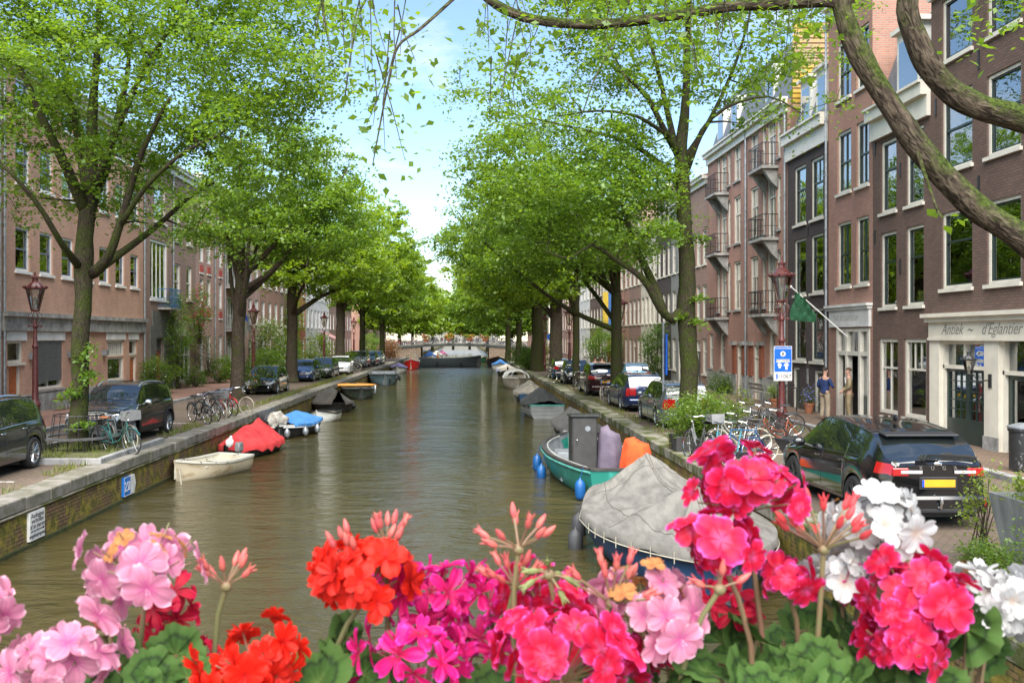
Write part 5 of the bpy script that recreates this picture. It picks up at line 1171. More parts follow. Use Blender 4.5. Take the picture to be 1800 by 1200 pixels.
    b=MB(); b.bbox((xe2+.0,0,gz),(.05,Wd*.95,.15),bev=.02); g=b.build('grille',t,PL)
    b=MB()
    for q in range(3): b.bbox((xe2+.03,0,gz-.05+.05*q),(.012,Wd*.9,.014))
    if kind!='plain':
        for q in range(7): b.bbox((xe2+.028,(-.45+.15*q)*Wd*.9,gz),(.012,.03,.12))
    b.build('grille_bars',g,CHROME)
    hl=P.get('headt',(3.0,4.3)); patch('headlight',xe2-.34,xe2-.015,hl[0],hl[1],HEADL)
    for sg in(1,-1):
        b=MB(); b.bbox((xe2-.005,sg*(Wd*.60),gz+.03),(.05,.30,.15),bev=.02); b.build('headlight',t,HEADL)
        b=MB(); b.ell((xe2+.03,sg*Wd*.62,.38),(.02,.055,.055),10,6); b.build('fog_lamp',t,HEADL)
    mx=P['mir']; zb_=zh(mx)
    for sg in(1,-1):
        b=MB(); b.ell((mx,sg*(Wd+.10),zb_+.09),(.075,.12,.085),12,8); b.tube([(mx,sg*Wd*.9,zb_+.02),(mx,sg*(Wd+.02),zb_+.05)],.025,6); b.build('mirror',t,P.get('mirm',pm),smooth=True)
        for hx in P.get('handles',(.25,-.75)):
            b=MB(); y=ring(hx)[3][0]; b.bbox((hx,sg*(y+.012),zh(hx)-.10),(.20,.03,.028),bev=.01); b.build('door_handle',t,pm if not P.get('chr') else CHROME)
        for dx in P['doors']:   # shut lines
            b=MB(); pts=[S_(dx,q) for q in np.linspace(.6,4,9)]; b.tube([(x,sg*(y+.0005),z) for x,y,z in pts],.0045,4); b.build('door_gap',t,PL)
        # waist moulding under the glass
        b=MB(); a0,a1=P['win'][0][0],P['win'][-1][1]; pts=[S_(x,4.03) for x in np.linspace(a0,a1,14)]; b.tube([(x,sg*(y+.006),z) for x,y,z in pts],.010,4); b.build('window_trim',t,CHROME if P.get('chr') else PL,smooth=True)
        b=MB(); pts=[S_(x,6.0) for x in np.linspace(a0+.05,a1-.25,14)]; b.tube([(x,sg*(y+.004),z) for x,y,z in pts],.009,4); b.build('window_trim',t,CHROME if P.get('chr') else PL,smooth=True)
        if rails:
            b=MB(); a0,a1=P['railx']; pts=[]
            for q in range(9):
                x=a0+(a1-a0)*q/8; s=S_(x,6.7); pts.append((x,sg*s[1],s[2]+(.07 if 0<q<8 else .0)))
            b.tube(pts,.018,6); b.build('roof_rail',t,rails,smooth=True)
    if P.get('spoiler'):
        sx,sz=P['spoiler']; b=MB(); b.bbox((sx,0,sz),(.26,Wd*1.28,.035),ry=-.12,bev=.015); b.build('spoiler',t,PL)
    wx,wz=P['wiper']; b=MB(); b.tube([(wx,.0,wz),(wx-.02,.30,wz+.05)],.012,5); b.ell((wx,0,wz),.03,8,6); b.build('rear_wiper',t,PL)
    ww=P['ws'][1]-.06
    b=MB()
    for y0 in(.05,-.45): b.tube([(ww,y0,pin(ww,top)+.02),(ww-.10,y0+.5,pin(ww-.10,top)+.035)],.01,4)
    b.build('front_wiper',t,PL)
    return t
SUV=dict(L=4.6,W=1.88,H=1.66,fo=.92,ro=.97,wr=.36,zb=.26,top=[(-2.30,1.02),(-2.22,1.10),(-1.72,1.53),(-1.5,1.60),(-.6,1.66),(.1,1.64),(.42,1.58),(1.12,1.10),(1.7,1.01),(2.15,.88),(2.3,.72)],
  belt=[(-2.3,1.04),(-1.5,1.08),(0,1.03),(1.1,.98),(2.3,.75)],hood=1.0,win=[(-1.62,-.98),(-.92,-.06),(.0,.92)],ws=(.42,1.12),rw=(-2.20,-1.72),mir=.72,doors=(-1.0,-.03,.98),handles=(.12,-.85),tail=(.86,1.0),tailt=(2.9,4.0),taill=.42,chromestrip=True,plz=.74,grz=.68,spoiler=(-1.80,1.60),wiper=(-2.24,1.10),railx=(-1.4,.3),tumble=.76)
HATCH=dict(L=4.1,W=1.74,H=1.48,fo=.82,ro=.68,wr=.31,zb=.2,top=[(-2.05,.92),(-2.0,1.0),(-1.68,1.33),(-1.5,1.41),(-.6,1.48),(.1,1.46),(.4,1.40),(1.1,1.0),(1.6,.9),(1.95,.76),(2.05,.62)],
  belt=[(-2.05,.94),(-1.3,.98),(0,.94),(1.1,.88),(2.05,.66)],hood=.9,win=[(-1.5,-1.0),(-.93,-.08),(-.02,.9)],ws=(.4,1.1),rw=(-1.98,-1.68),mir=.7,doors=(-1.0,-.05,.95),handles=(.1,-.85),tail=(.72,.95),tailt=(2.6,4.0),taill=.22,plz=.6,grz=.55,wiper=(-2.02,1.0),railx=(-1.4,.2))
ESTATE=dict(L=4.55,W=1.77,H=1.50,fo=.85,ro=1.0,wr=.32,zb=.2,top=[(-2.275,.92),(-2.2,1.0),(-1.88,1.40),(-1.65,1.47),(-.6,1.50),(.2,1.48),(.5,1.42),(1.25,1.0),(1.8,.9),(2.15,.77),(2.275,.62)],
  belt=[(-2.275,.95),(-1.5,.97),(0,.93),(1.2,.88),(2.275,.66)],hood=.9,win=[(-1.82,-1.06),(-.98,-.06),(.0,1.0)],ws=(.5,1.25),rw=(-2.18,-1.88),mir=.8,doors=(-1.02,-.03,1.0),handles=(.12,-.85),tail=(.66,.98),tailt=(2.2,4.0),taill=.2,plz=.66,grz=.56,wiper=(-2.22,1.0),railx=(-1.7,.35))
DUST=dict(SUV); DUST.update(L=4.34,W=1.80,H=1.62,fo=.84,ro=.83,wr=.36,top=[(-2.17,1.02),(-2.1,1.10),(-1.80,1.47),(-1.6,1.54),(-.6,1.62),(.1,1.61),(.38,1.55),(1.0,1.12),(1.6,1.05),(2.05,.95),(2.17,.78)],belt=[(-2.17,1.04),(-1.5,1.08),(0,1.04),(1.0,1.01),(2.17,.82)],ws=(.38,1.0),rw=(-2.08,-1.80),mir=.62,doors=(-.98,-.06,.86),wiper=(-2.12,1.1),spoiler=(-1.78,1.56),grz=.80,chromestrip=False,railx=(-1.5,.35),win=[(-1.6,-.98),(-.9,-.1),(-.03,.82)],headt=(3.0,4.4))
def place(px,py,z=0,X=None): p=GZ(px,py,z); return p
KB=paint('paint_black',(.006,.006,.007),.0,.10); DG=paint('paint_dark_grey',(.030,.033,.033),.5); DBR=paint('paint_dark_green_grey',(.022,.024,.02),.5); SIL=paint('paint_silver',(.22,.25,.27),.7); BLU=paint('paint_blue',(.018,.034,.10),.5); GRB=paint('paint_brown_grey',(.035,.03,.03),.5); WHT=paint('paint_white',(.6,.6,.6),0); BL2=paint('paint_steel_blue',(.03,.06,.16),.5); LGR=paint('paint_light_grey',(.20,.21,.22),.6)
FW=R(90)
def car_at(*a,**k): return car(*a,**k)
# right side, tail towards the viewer (front points away, +Y)
KUGA=dict(SUV); KUGA.update(H=1.57,top=[(-2.30,1.00),(-2.24,1.06),(-1.66,1.40),(-1.38,1.48),(-.6,1.555),(.1,1.57),(.42,1.52),(1.16,1.06),(1.7,.98),(2.15,.86),(2.3,.70)],rw=(-2.22,-1.66),ws=(.42,1.16),belt=[(-2.3,1.01),(-1.5,1.04),(0,.98),(1.1,.93),(2.3,.72)],win=[(-1.5,-.98),(-.92,-.06),(.0,.92)],tumble=.72,spoiler=(-1.70,1.425),taill=.30,tail=(.83,.955),plz=.72,wiper=(-2.25,1.07),wr=.35)
k=car('parked_car','glossy black sport utility car seen from behind, nearest car on the right quay',(7.36,16.95,0),FW+R(1),KUGA,KB,rim=RIMD)
for i,ch in enumerate('KUGA'):
    text('badge_letter',ch,.085,CHROME,k,Matrix.Translation((-2.318,.27-.18*i,.955))@Matrix.Rotation(R(-90),4,'Z')@Matrix.Rotation(R(90),4,'X'),.003)
b=MB(); b.ell((-2.305,0,1.02),(.012,.07,.03),14,6); b.build('badge',k,CHROME,smooth=True)
b=MB(); b.lathe([(.03,0),(.03,.05)],(-2.42,0,.42),8); b.tube([(-2.25,0,.33),(-2.40,0,.35),(-2.42,0,.42)],.02,6); b.ell((-2.42,0,.49),.028,8,6); b.build('tow_ball',k,CHROME)
b=MB(); 
for sg in(1,-1): b.bbox((-2.36,sg*.72,.42),(.02,.07,.13),bev=.01)
b.build('rear_reflector',k,TAILR)
b=MB(); b.ell((-.9,0,1.62),(.09,.03,.06),10,6); b.build('roof_antenna',k,KB,smooth=True)
car('parked_car','silver estate car with red tail lights parked beside the tall right elm',(7.3,32.8,0),FW,ESTATE,SIL,rails=SIL)
car('parked_car','blue estate car with roof rails and an orange number plate on the right quay',(7.25,39.7,0),FW+R(1),ESTATE,BLU,rails=CHROME)
VAN=dict(SUV)
car('parked_car','dark reddish black people carrier ahead of the blue estate car',(7.2,49.6,0),FW,dict(SUV,H=1.66),paint('paint_wine',(.035,.010,.012),.4),rim=RIM)
SMALL=dict(HATCH); SMALL.update(L=2.9,H=1.55,top=[(-1.45,1.0),(-1.4,1.1),(-1.15,1.4),(-1.0,1.48),(-.3,1.55),(.2,1.52),(.4,1.45),(.95,1.0),(1.2,.92),(1.38,.8),(1.45,.65)],belt=[(-1.45,1.0),(0,.98),(.95,.92),(1.45,.7)],win=[(-.98,-.3),(-.22,.8)],ws=(.4,.95),rw=(-1.38,-1.15),fo=.5,ro=.5,mir=.62,doors=(-.28,.8),handles=(0,),wiper=(-1.42,1.05),railx=(-.8,.2))
car('parked_car','tiny black two seat car with round cabin beyond the blue bicycle',(7.2,60.5,0),FW+R(180),SMALL,KB)
car('parked_car','dark small car with a red light at the foot of the yellowing shrub',(7.1,68,0),FW,HATCH,GRB)
car('parked_car','light blue car roof showing behind the thin mossy elm on the right',(10.2,57.0,0),FW,HATCH,paint('paint_light_blue',(.10,.22,.34),.4))
# left side
car('parked_car','dark green grey sport utility car cut by the left picture edge',(-10.55,21.4,0),R(-90),SUV,DG,clad=False,chr=1) if False else None
s2=dict(SUV); s2['chr']=True; s2.update(L=4.66,railx=(-1.4,.3))
car('parked_car','dark grey green sport utility car cut by the left picture edge',(-10.75,20.15,0),R(-90),s2,DG,rails=CHROME)
d2=dict(DUST); d2['mirm']=CHROME
car('parked_car','dark off road car with silver roof rails facing the viewer behind the near elm',(-10.15,28.0,0),R(-93),d2,DBR,rails=mat('silver_rail',(.55,.56,.57),.3,metal=.6,var=0),clad=True,steer=.25)
car('parked_car','small black hatchback with orange number plate facing the viewer on the left quay',(-10.6,50.6,0),R(-91),HATCH,KB,plate='front')
car('parked_car','metallic blue car half hidden by the grassy shrub on the left quay',(-10.9,64.3,0),R(-90),HATCH,BL2)
car('parked_car','dark grey estate car behind the blue one on the left quay',(-10.4,70.0,0),R(-91),ESTATE,DG,rails=CHROME)
car('parked_car','white hatchback behind the dark estate car on the left quay',(-9.9,75.8,0),R(-88),HATCH,WHT)
car('parked_car','silver grey car beside the fifth left elm',(-10.3,92.5,0),R(-91),dict(SUV),LGR)
car('parked_car','grey car parked just behind the silver one near the far bridge',(-9.9,98.2,0),R(-91),HATCH,DG)
car('parked_car','last silver car parked on the left before the far bridge',(-9.8,104.5,0),R(-91),ESTATE,SIL)
# ================================================================ BICYCLES
SPOKE=mat('steel_spoke',(.35,.35,.35),.3,metal=.8,var=0); SEATM=mat('black_saddle',(.02,.02,.02),.6); SEATB=mat('tan_saddle',(.22,.07,.02),.5); TYB=mat('blue_tyre',(.02,.09,.24),.6); TYC=mat('cream_tyre',(.45,.40,.30),.7)
BPROTO={}
def bicycle(frame_m,kind='step',tyre=RUBBER,saddle=None,basket=False,fender=None,fast=False,crate=False):
    """a Dutch roadster; local +X is forward, wheels on z=0"""
    t=thing('bicycle','','bicycle',(0,0,0)); r=.34; wb=.56
    for x in(-wb,wb):
        w=bpy.data.objects.new('wheel',None); S.collection.objects.link(w); w.parent=t; w.location=(x,0,r)
        n=20 if not fast else 12
        b=MB(); b.tube([(r*.97*math.cos(2*PI*i/n),0,r*.97*math.sin(2*PI*i/n)) for i in range(n)],.019,6,closed=True); b.build('tyre',w,tyre,smooth=True)
        b=MB(); b.tube([(r*.91*math.cos(2*PI*i/n),0,r*.91*math.sin(2*PI*i/n)) for i in range(n)],.010,5,closed=True); b.build('rim',w,CHROME,smooth=True)
        b=MB(); ns=14 if not fast else 8
        for i in range(ns):
            a=2*PI*i/ns; b.tube([(.02*math.cos(a+1),.02*(-1)**i,.02*math.sin(a+1)),(r*.9*math.cos(a),0,r*.9*math.sin(a))],.0022 if not fast else .004,3,cap=False)
        b.tube([(0,-.045,0),(0,.045,0)],.018,6); b.build('spokes',w,SPOKE)
        if fender is not None:
            b=MB(); rr=r+.03; a0,a1=((.1,2.9) if x<0 else (.9,3.3)); rows=[]
            for i in range(13):
                a=a0+(a1-a0)*i/12; a=a if x<0 else a-.35
                rows.append([(x+(rr)*math.cos(a),y,r+(rr+.006*(1-abs(y)/.028))*math.sin(a)) for y in(-.028,0,.028)])
            b.grid(rows); b.build('mudguard',t,fender,smooth=True,fix=False)
    bb=(-.10,0,.29); hd=(.43,0,.86); hb=(.46,0,.74); st=(-.24,0,.80)
    b=MB(); q=.016
    b.tube([bb,st],q,6); b.tube([st,(-.26,0,.93)],.012,6); b.tube([hb,hd],.019,6)
    if kind=='step': b.tube([bb,(.12,0,.36),(.32,0,.55),hb],.019,7); b.tube([(-.17,0,.5),(.1,0,.50),(.3,0,.66),hd],q*.8,6)
    else: b.tube([bb,hb],.018,6); b.tube([st,(.43,0,.83)],q,6)
    for s in(-.05,.05):
        b.tube([bb,(-wb,s,r)],.010,5); b.tube([(st[0],s*.3,st[2]-.05),(-wb,s,r)],.009,5); b.tube([(.465,s,.70),(.50,s,.55),(wb,s,r)],.012,5)
    b.tube([(.465,-.05,.70),(.465,.05,.70)],.013,5); b.build('frame',t,frame_m,smooth=True)
    b=MB(); b.tube([hd,(.41,0,1.0)],.012,6); hy=.29
    b.tube([(.14,hy,1.02),(.26,hy-.01,1.05),(.38,hy-.1,1.07),(.42,.05,1.03),(.42,-.05,1.03),(.38,-hy+.1,1.07),(.26,-hy+.01,1.05),(.14,-hy,1.02)],.011,6); b.build('handlebar',t,CHROME,smooth=True)
    for s in(1,-1): b=MB(); b.tube([(.12,s*hy,1.015),(.24,s*(hy-.008),1.045)],.016,6); b.build('grip',t,SEATM)
    b=MB(); rows=[]
    for i in range(7):
        u=i/6; x=-.40+.27*u; w=.10*(1-u)**.7*.95+.022; rows.append([(x,w*math.cos(a),.945+.035*math.sin(a)*(1 if math.sin(a)>0 else .6)-.01*math.sin(PI*u)) for a in [2*PI*k/10 for k in range(10)]])
    b.grid(rows,closeu=True); b.build('saddle',t,saddle or SEATM,smooth=True)
    b=MB(); b.tube([(-.33,-.06,.72),(-.72,-.06,.72)],.007,4); b.tube([(-.33,.06,.72),(-.72,.06,.72)],.007,4); 
    for x in(-.4,-.55,-.7): b.tube([(x,-.06,.72),(x,.06,.72)],.006,4)
    for s in(-.06,.06): b.tube([(-.66,s,.72),(-wb,s,r)],.006,4)
    b.build('luggage_rack',t,BLACKM)
    b=MB(); Mc=Matrix.Translation((-.10,.05,.29))@Matrix.Rotation(R(-90),4,'X'); b.lathe([(.08,-.003),(.085,0),(.08,.003)],n=14,M=Mc); b.tube([(-.10,.07,.29),(.02,.07,.17)],.009,5); b.tube([(-.10,-.07,.29),(-.22,-.07,.41)],.009,5); b.bbox((.02,.11,.17),(.09,.07,.02)); b.bbox((-.22,-.11,.41),(.09,.07,.02)); b.build('crank',t,BLACKM)
    b=MB(); b.bbox((-.34,.052,.31),(.50,.012,.07),ry=.03,bev=.005); b.build('chain_guard',t,BLACKM)
    b=MB(); b.ell((.50,0,.90),(.035,.03,.03),8,6); b.build('lamp',t,CHROME,smooth=True)
    if basket:
        b=MB(); 
        for z in(.80,.92,1.04): k=1-.12*(1.04-z)/.24; b.tube([(.50,-.19*k,z),(.78,-.17*k,z),(.78,.17*k,z),(.50,.19*k,z)],.007,4,closed=True)
        for i in range(9):
            y=-.17+.34*i/8; b.tube([(.78,y,1.04),(.76,y*.88,.80)],.004,4); b.tube([(.50,y*1.1,1.04),(.52,y,.80)],.004,4); b.tube([(.5,y,.80),(.77,y*.9,.80)],.004,4)
        for i in range(4): x=.52+.08*i; b.tube([(x,.185,1.04),(x,.165,.80)],.004,4); b.tube([(x,-.185,1.04),(x,-.165,.80)],.004,4)
        b.build('basket',t,BLACKM)
    if crate:
        b=MB(); 
        for s in(1,-1): b.bbox((.62,s*.19,.93),(.34,.012,.24)); b.bbox((.62+s*.165,0,.93),(.012,.37,.24))
        b.bbox((.62,0,.82),(.33,.37,.012)); b.build('crate',t,crate)
    return t
FBLK=mat('frame_black',(.015,.015,.016),.35,coat=.5,var=0); FTEAL=mat('frame_teal',(.02,.09,.08),.35,coat=.5,var=0); FBLU=mat('frame_blue',(.025,.11,.25),.35,coat=.5,var=0); FWHT=mat('frame_white',(.38,.38,.36),.35,coat=.5,var=0); FRED=mat('frame_red',(.45,.03,.02),.35,coat=.5,var=0); FBRN=mat('frame_brown',(.055,.03,.02),.4,var=0); FORG=mat('frame_orange',(.24,.05,.012),.35,coat=.5,var=0); FGRY=mat('frame_grey',(.18,.18,.18),.4,metal=.5,var=0); FCY=mat('frame_cyan',(.05,.24,.30),.35,coat=.5,var=0)
PB=[bicycle(FBLK,'step',fender=FBLK),bicycle(FTEAL,'step',fender=FTEAL,saddle=SEATB),bicycle(FBLK,'diamond',fender=FGRY,basket=True),bicycle(FCY,'step',tyre=TYB,fender=FBLK),bicycle(FWHT,'step',tyre=TYC,fender=FWHT,crate=mat('crate_grey',(.2,.2,.2),.6)),bicycle(FBRN,'diamond',tyre=TYC,fender=None)]
used=set()
def bike(k,label,loc,rz,lean=0,swap=None,group=None,steer=0):
    o=dup(PB[k],loc,rz,label,group)
    # lean on the stand
    o.rotation_euler=(lean,0,rz)
    if swap:
        def rec(q):
            if q.type=='MESH':
                for sl in q.material_slots:
                    om=sl.material
                    if om in swap: sl.link='OBJECT'; sl.material=swap[om]
            for c in q.children: rec(c)
        rec(o)
    return o
def L3(px,py): p=GZ(px,py,0); return (p.x,p.y,0)
B=bike
g1='bicycles beside the near left elm'
B(1,'dark teal bicycle with tan saddle leaning by the iron tree guard',L3(205,798),R(-28),.08,group=g1); B(0,'black bicycle behind the teal one at the near left elm',L3(196,782),R(-33),-.06,group=g1); B(4,'bicycle with pale tyres just in front of the off road car',L3(212,788),R(-40),.07,swap={FWHT:FGRY},group=g1)
g2='bicycles parked beyond the off road car'
for i,(px,py,rz,k,ln,sw,lb) in enumerate(((352,744,-48,0,.1,None,'black bicycle nearest to the off road car, front wheel towards the canal'),(364,740,-44,2,-.05,None,'black bicycle with a wire basket in the row beyond the off road car'),(374,737,-40,4,.08,None,'white framed bicycle with pale tyres in the middle of the left row'),(385,733,-46,0,-.12,{FBLK:FGRY},'grey bicycle beside the white framed one in the left row'),(396,730,-42,1,.1,{FTEAL:FRED,SEATB:SEATM},'red bicycle second from the far end of the left row'),(412,727,-20,5,.05,None,'brown diamond framed bicycle with white tyres at the far end of the left row'))):
    B(k,lb,L3(px,py),R(rz),ln,swap=sw,group=g2)
g3='bicycles in the racks beside the fourth left elm'
for i in range(7):
    B((0,2,0,4,5,0,2)[i],('first','second','third','fourth','fifth','sixth','seventh')[i]+' bicycle from the near end of the rack beside the fourth left elm',(-10.0+.15*(i%2),72.0+i*1.05+8,0),R(-20+7*(i%3)),.1-.06*(i%3),group=g3)
g4='tangle of bicycles beside the maroon lamp post'
for (px,py,rz,k,ln,sw,lb) in ((1224,808,100,0,.12,{FBLK:FGRY},'grey bicycle leaning alone against the dark wooden planter'),(1290,822,205,3,.05,None,'cyan bicycle with blue tyres at the near end of the right tangle'),(1310,815,198,5,-.1,{FBRN:FBLU},'blue diamond bicycle with cream tyres next to the cyan one'),(1300,800,190,4,.1,None,'white bicycle carrying a grey crate in the right tangle'),(1325,790,185,2,-.06,None,'black bicycle with a wire basket in the middle of the right tangle'),(1345,778,200,0,.12,None,'black roadster bicycle directly before the maroon lamp post'),(1318,765,175,0,-.1,{FBLK:FBRN},'brown bicycle at the back of the right tangle'),(1372,790,190,1,.06,{FTEAL:FORG,SEATB:SEATM},'orange bicycle beside the bonnet of the large black car'),(1362,766,178,5,-.1,{FBRN:FBLK,TYC:RUBBER},'black diamond bicycle behind the orange one')):
    B(k,lb,L3(px,py),R(rz),ln,swap=sw,group=g4)
B(3,'blue bicycle with pale wheel on the right quay beyond the thin elm',L3(985,672),R(200),.08,swap={TYB:TYC,FCY:FBLU}); B(5,'black bicycle with cream front tyre between the blue estate car and the canal',L3(1063,706),R(250),.08,swap={FBRN:FBLK}); B(0,'dark bicycle leaning behind the dark red people carrier',L3(1020,686),R(240),.15); B(0,'black bicycle standing at the house wall left of the dark planter',(11.9,50.5,.1),R(95),.1)
g5='bicycles parked on the far bridge'
fastp=[bicycle(FBLK,'step',fast=True),bicycle(FRED,'diamond',fast=True),bicycle(FWHT,'step',fast=True)]
rg5=random.Random(4); first=[True]*3
for i in range(44):
    x=-11.6+i*.44; k=rg5.choice([0,0,1,2,0]); rz=R(90+rg5.uniform(-25,25)) if rg5.random()<.6 else R(rg5.uniform(-15,15)); 
    o=fastp[k] if first[k] else dup(fastp[k],(0,0,0),0); first[k]=False
    o.location=(x,YB+.75+rg5.uniform(0,.5)+ (i%3)*1.1,ZT(x)); o.rotation_euler=(rg5.uniform(-.12,.12),0,rz); o['label']=('black','red','white')[k]+' bicycle parked on the '+('left part','middle left part','middle right part','right part')[min(3,i//11)]+' of the far bridge'; o['group']=g5
for o in PB:
    for c in list(o.children_recursive): bpy.data.objects.remove(c)
    bpy.data.objects.remove(o)
# ================================================================ LAMPS, SIGNS, BENCHES, GUARD
def street_lamp(label,x,y,h=4.55,k=1.0,m=REDB,z=.1,rich=True):
    t=thing('street_lamp',label,'street lamp',(x,y,z),0,'lantern posts along the canal'); hh=h-1.05*k
    mb=MB(); n=14
    mb.lathe([(.21,0),(.21,.08),(.17,.12),(.16,.45),(.19,.5),(.19,.56),(.14,.62),(.115,.75),(.105,1.1),(.10,1.9),(.085,hh-1.0),(.11,hh-.98),(.12,hh-.93),(.10,hh-.88),(.075,hh-.85),(.065,hh-.3),(.09,hh-.27),(.10,hh-.22),(.08,hh-.17),(.05,hh-.12),(.04,hh)],n=n); mb.build('post',t,m,smooth=True,sharp=40)
    mb=MB()
    for a in range(4):
        an=PI/4+a*PI/2; c,s=math.cos(an),math.sin(an)
        pts=[(.05,-.20),(.17,-.05),(.24,.08),(.22,.20),(.13,.24),(.11,.32)]; mb.tube([(c*q*k,s*q*k,hh+z2*k) for q,z2 in pts],.014*k,5)
    for a in(0,PI): mb.tube([(0,0,hh-.22),(math.cos(a)*.20,math.sin(a)*.20,hh-.22)],.018,6); mb.ell((math.cos(a)*.22,math.sin(a)*.22,hh-.22),.045,8,6)
    mb.build('scroll_bracket',t,m,smooth=True)
    lantern_head(t,(0,0,hh+.28*k),1.28*k,m); return t
p=GZ(62,737,0.1); LAMP1=street_lamp('maroon lantern post beside the bench at the far left',p.x,p.y)
p=GZ(446,668,.1); street_lamp('maroon lantern post between the second and third left elms',p.x+.0,p.y)
for (px,Y,l) in((570,84,'third maroon lantern post along the left quay, before the red house'),(622,106,'slim dark lantern post on the left in front of the white house')): w=GY(px,600,Y); street_lamp(l,w.x,Y)
PR=GZ(1374,752,0); LR=street_lamp('large maroon lantern post carrying the blue parking sign on the right',PR.x,PR.y,h=4.95,k=1.08,z=0)
for (px,Y,l) in((1089,45.5,'maroon lantern post right of the slim mossy elm'),(1001,62,'maroon lantern post beside the very thin elm on the right'),(957,84,'pale lantern half hidden between the two thick right elms')): w=GY(px,600,Y); street_lamp(l,w.x,Y,z=0)
def parking_sign():
    y=PR.y-.16; s=FPX/PR.y; c=GY(1376,634,y); cx=c.x
    t=thing('parking_sign','blue parking machine sign numbered 11067 strapped to the large lantern post','sign',(cx,y,1.5))
    zt=GY(1376,608,y).z-1.5; zm=GY(1376,654,y).z-1.5; zb=GY(1376,669,y).z-1.5; w=(GY(1392,630,y).x-GY(1360,630,y).x)/2
    SB=mat('sign_blue2',(.006,.12,.62),.35,var=.04); SW=MATS['sign_white']; INK=mat('ink',(.03,.03,.035),.6,var=0)
    b=MB(); b.bbox((0,0,(zt+zm)/2),(2*w,.02,zt-zm-.006),bev=.0); b.build('white_border_plate',t,SW)
    b=MB(); b.bbox((0,-.006,(zt+zm)/2),(2*w-.035,.02,zt-zm-.04),bev=0); b.build('blue_panel',t,SB)
    b=MB(); b.bbox((0,0,(zm+zb)/2),(2*w,.022,zm-zb),bev=0); b.build('number_panel',t,SW)
    F=lambda x,z,d=.018:Matrix.Translation((x,-d,z))@Matrix.Rotation(R(90),4,'X')
    hz=zt-zm
    text('lettering','Parkeerautomaat',.088*w/.32,SW,t,F(0,zt-.085*hz),.002)
    b=MB(); b.lathe([(.30*w*1.0,-.001),(.30*w*1.0,.001)],n=28,M=Matrix.Translation((0,-.018,zt-.30*hz))@Matrix.Rotation(R(90),4,'X')); b.build('white_disc',t,SW)
    b=MB(); a=w*.19; z0=zt-.30*hz; b.prism([(-.02,z0-a),(.02,z0-a),(.02,z0+a*.35),(a*.62,z0+a*.05),(a*.72,z0+a*.22),(0,z0+a),(-a*.72,z0+a*.22),(-a*.62,z0+a*.05),(-.02,z0+a*.35)],-.022,-.020,'y'); b.build('arrow',t,INK)
    b=MB(); b.bbox((0,-.0185,zt-.565*hz),(1.5*w,.004,.115*hz)); b.build('white_strip',t,SW); text('lettering','BEZOEKERS',.105*hz,INK,t,F(0,zt-.565*hz,.022),.001)
    # two pictograms: a hand with coins and a parking ticket
    b=MB(); q=hz*.09; zc=zt-.75*hz; xc=-.36*w; b.prism([(xc-q*.8,zc+q*.9),(xc-q*.3,zc+q*1.2),(xc+q*.5,zc+q*1.0),(xc+q*.9,zc+q*.3),(xc+q*.5,zc-q*.6),(xc+q*.4,zc-q*1.1),(xc-q*.4,zc-q*1.1),(xc-q*.5,zc-q*.5),(xc-q*.9,zc+q*.1)],-.0205,-.018,'y')
    xc=.36*w; b.prism([(xc-q*1.2,zc),(xc-q*.5,zc+q*1.1),(xc+q*.6,zc+q*1.2),(xc+q*1.3,zc+q*.1),(xc+q*.6,zc+q*.0),(xc+q*.55,zc-q*1.7),(xc-q*.35,zc-q*1.7),(xc-q*.45,zc-q*.2)],-.0205,-.018,'y'); b.build('pictogram',t,SW)
    text('lettering','11067',.62*(zm-zb),INK,t,F(.17*w,(zm+zb)/2,.014),.001,spacing=1.05)
    b=MB(); b.bbox((-.66*w,-.013,(zm+zb)/2),(.17*w,.004,.62*(zm-zb))); b.build('machine_symbol',t,SB)
    b=MB(); 
    for z in(zt-.12,zb+.05): b.lathe([(.115,z-.015),(.115,z+.015)],(PR.x-cx,PR.y-y,0),12)
    b.build('strap',t,GREYM)
parking_sign()
def bench(label,x,y,w=1.7,m=None):
    t=thing('bench',label,'bench',(x,y,.1),R(90) if x>0 else R(-90)); m=m or mat('bench_wood',(.13,.045,.028),.55,var=.25,stretch=(.3,8,8))
    # local x runs along the bench, seat faces -y
    for s in(-1,1):
        b=MB(); b.tube([(s*w*.38,-.22,0),(s*w*.38,-.18,.42),(s*w*.38,.20,.44),(s*w*.38,.30,.85)],.018,6); b.tube([(s*w*.38,.18,.42),(s*w*.38,.30,0)],.018,6); b.build('leg',t,GREYM)
    b=MB(); b.bbox((0,-.12,.46),(w,.14,.035),bev=.008); b.bbox((0,.04,.46),(w,.14,.035),bev=.008); b.build('seat',t,m)
    b=MB(); b.bbox((0,.265,.64),(w,.03,.13),rx=-.22,bev=.008); b.bbox((0,.30,.82),(w,.03,.13),rx=-.22,bev=.008); b.build('backrest',t,m); return t
bench('brown slatted bench under the roller shutter window',FL+.55,37.7); bench('brown bench behind the off road car on the left pavement',FL+.55,43.6)
b_=bench('grey plank bench against the apartment house on the right',FR-.45,41.3,w=2.0,m=mat('grey_wood',(.22,.2,.18),.8,var=.2))
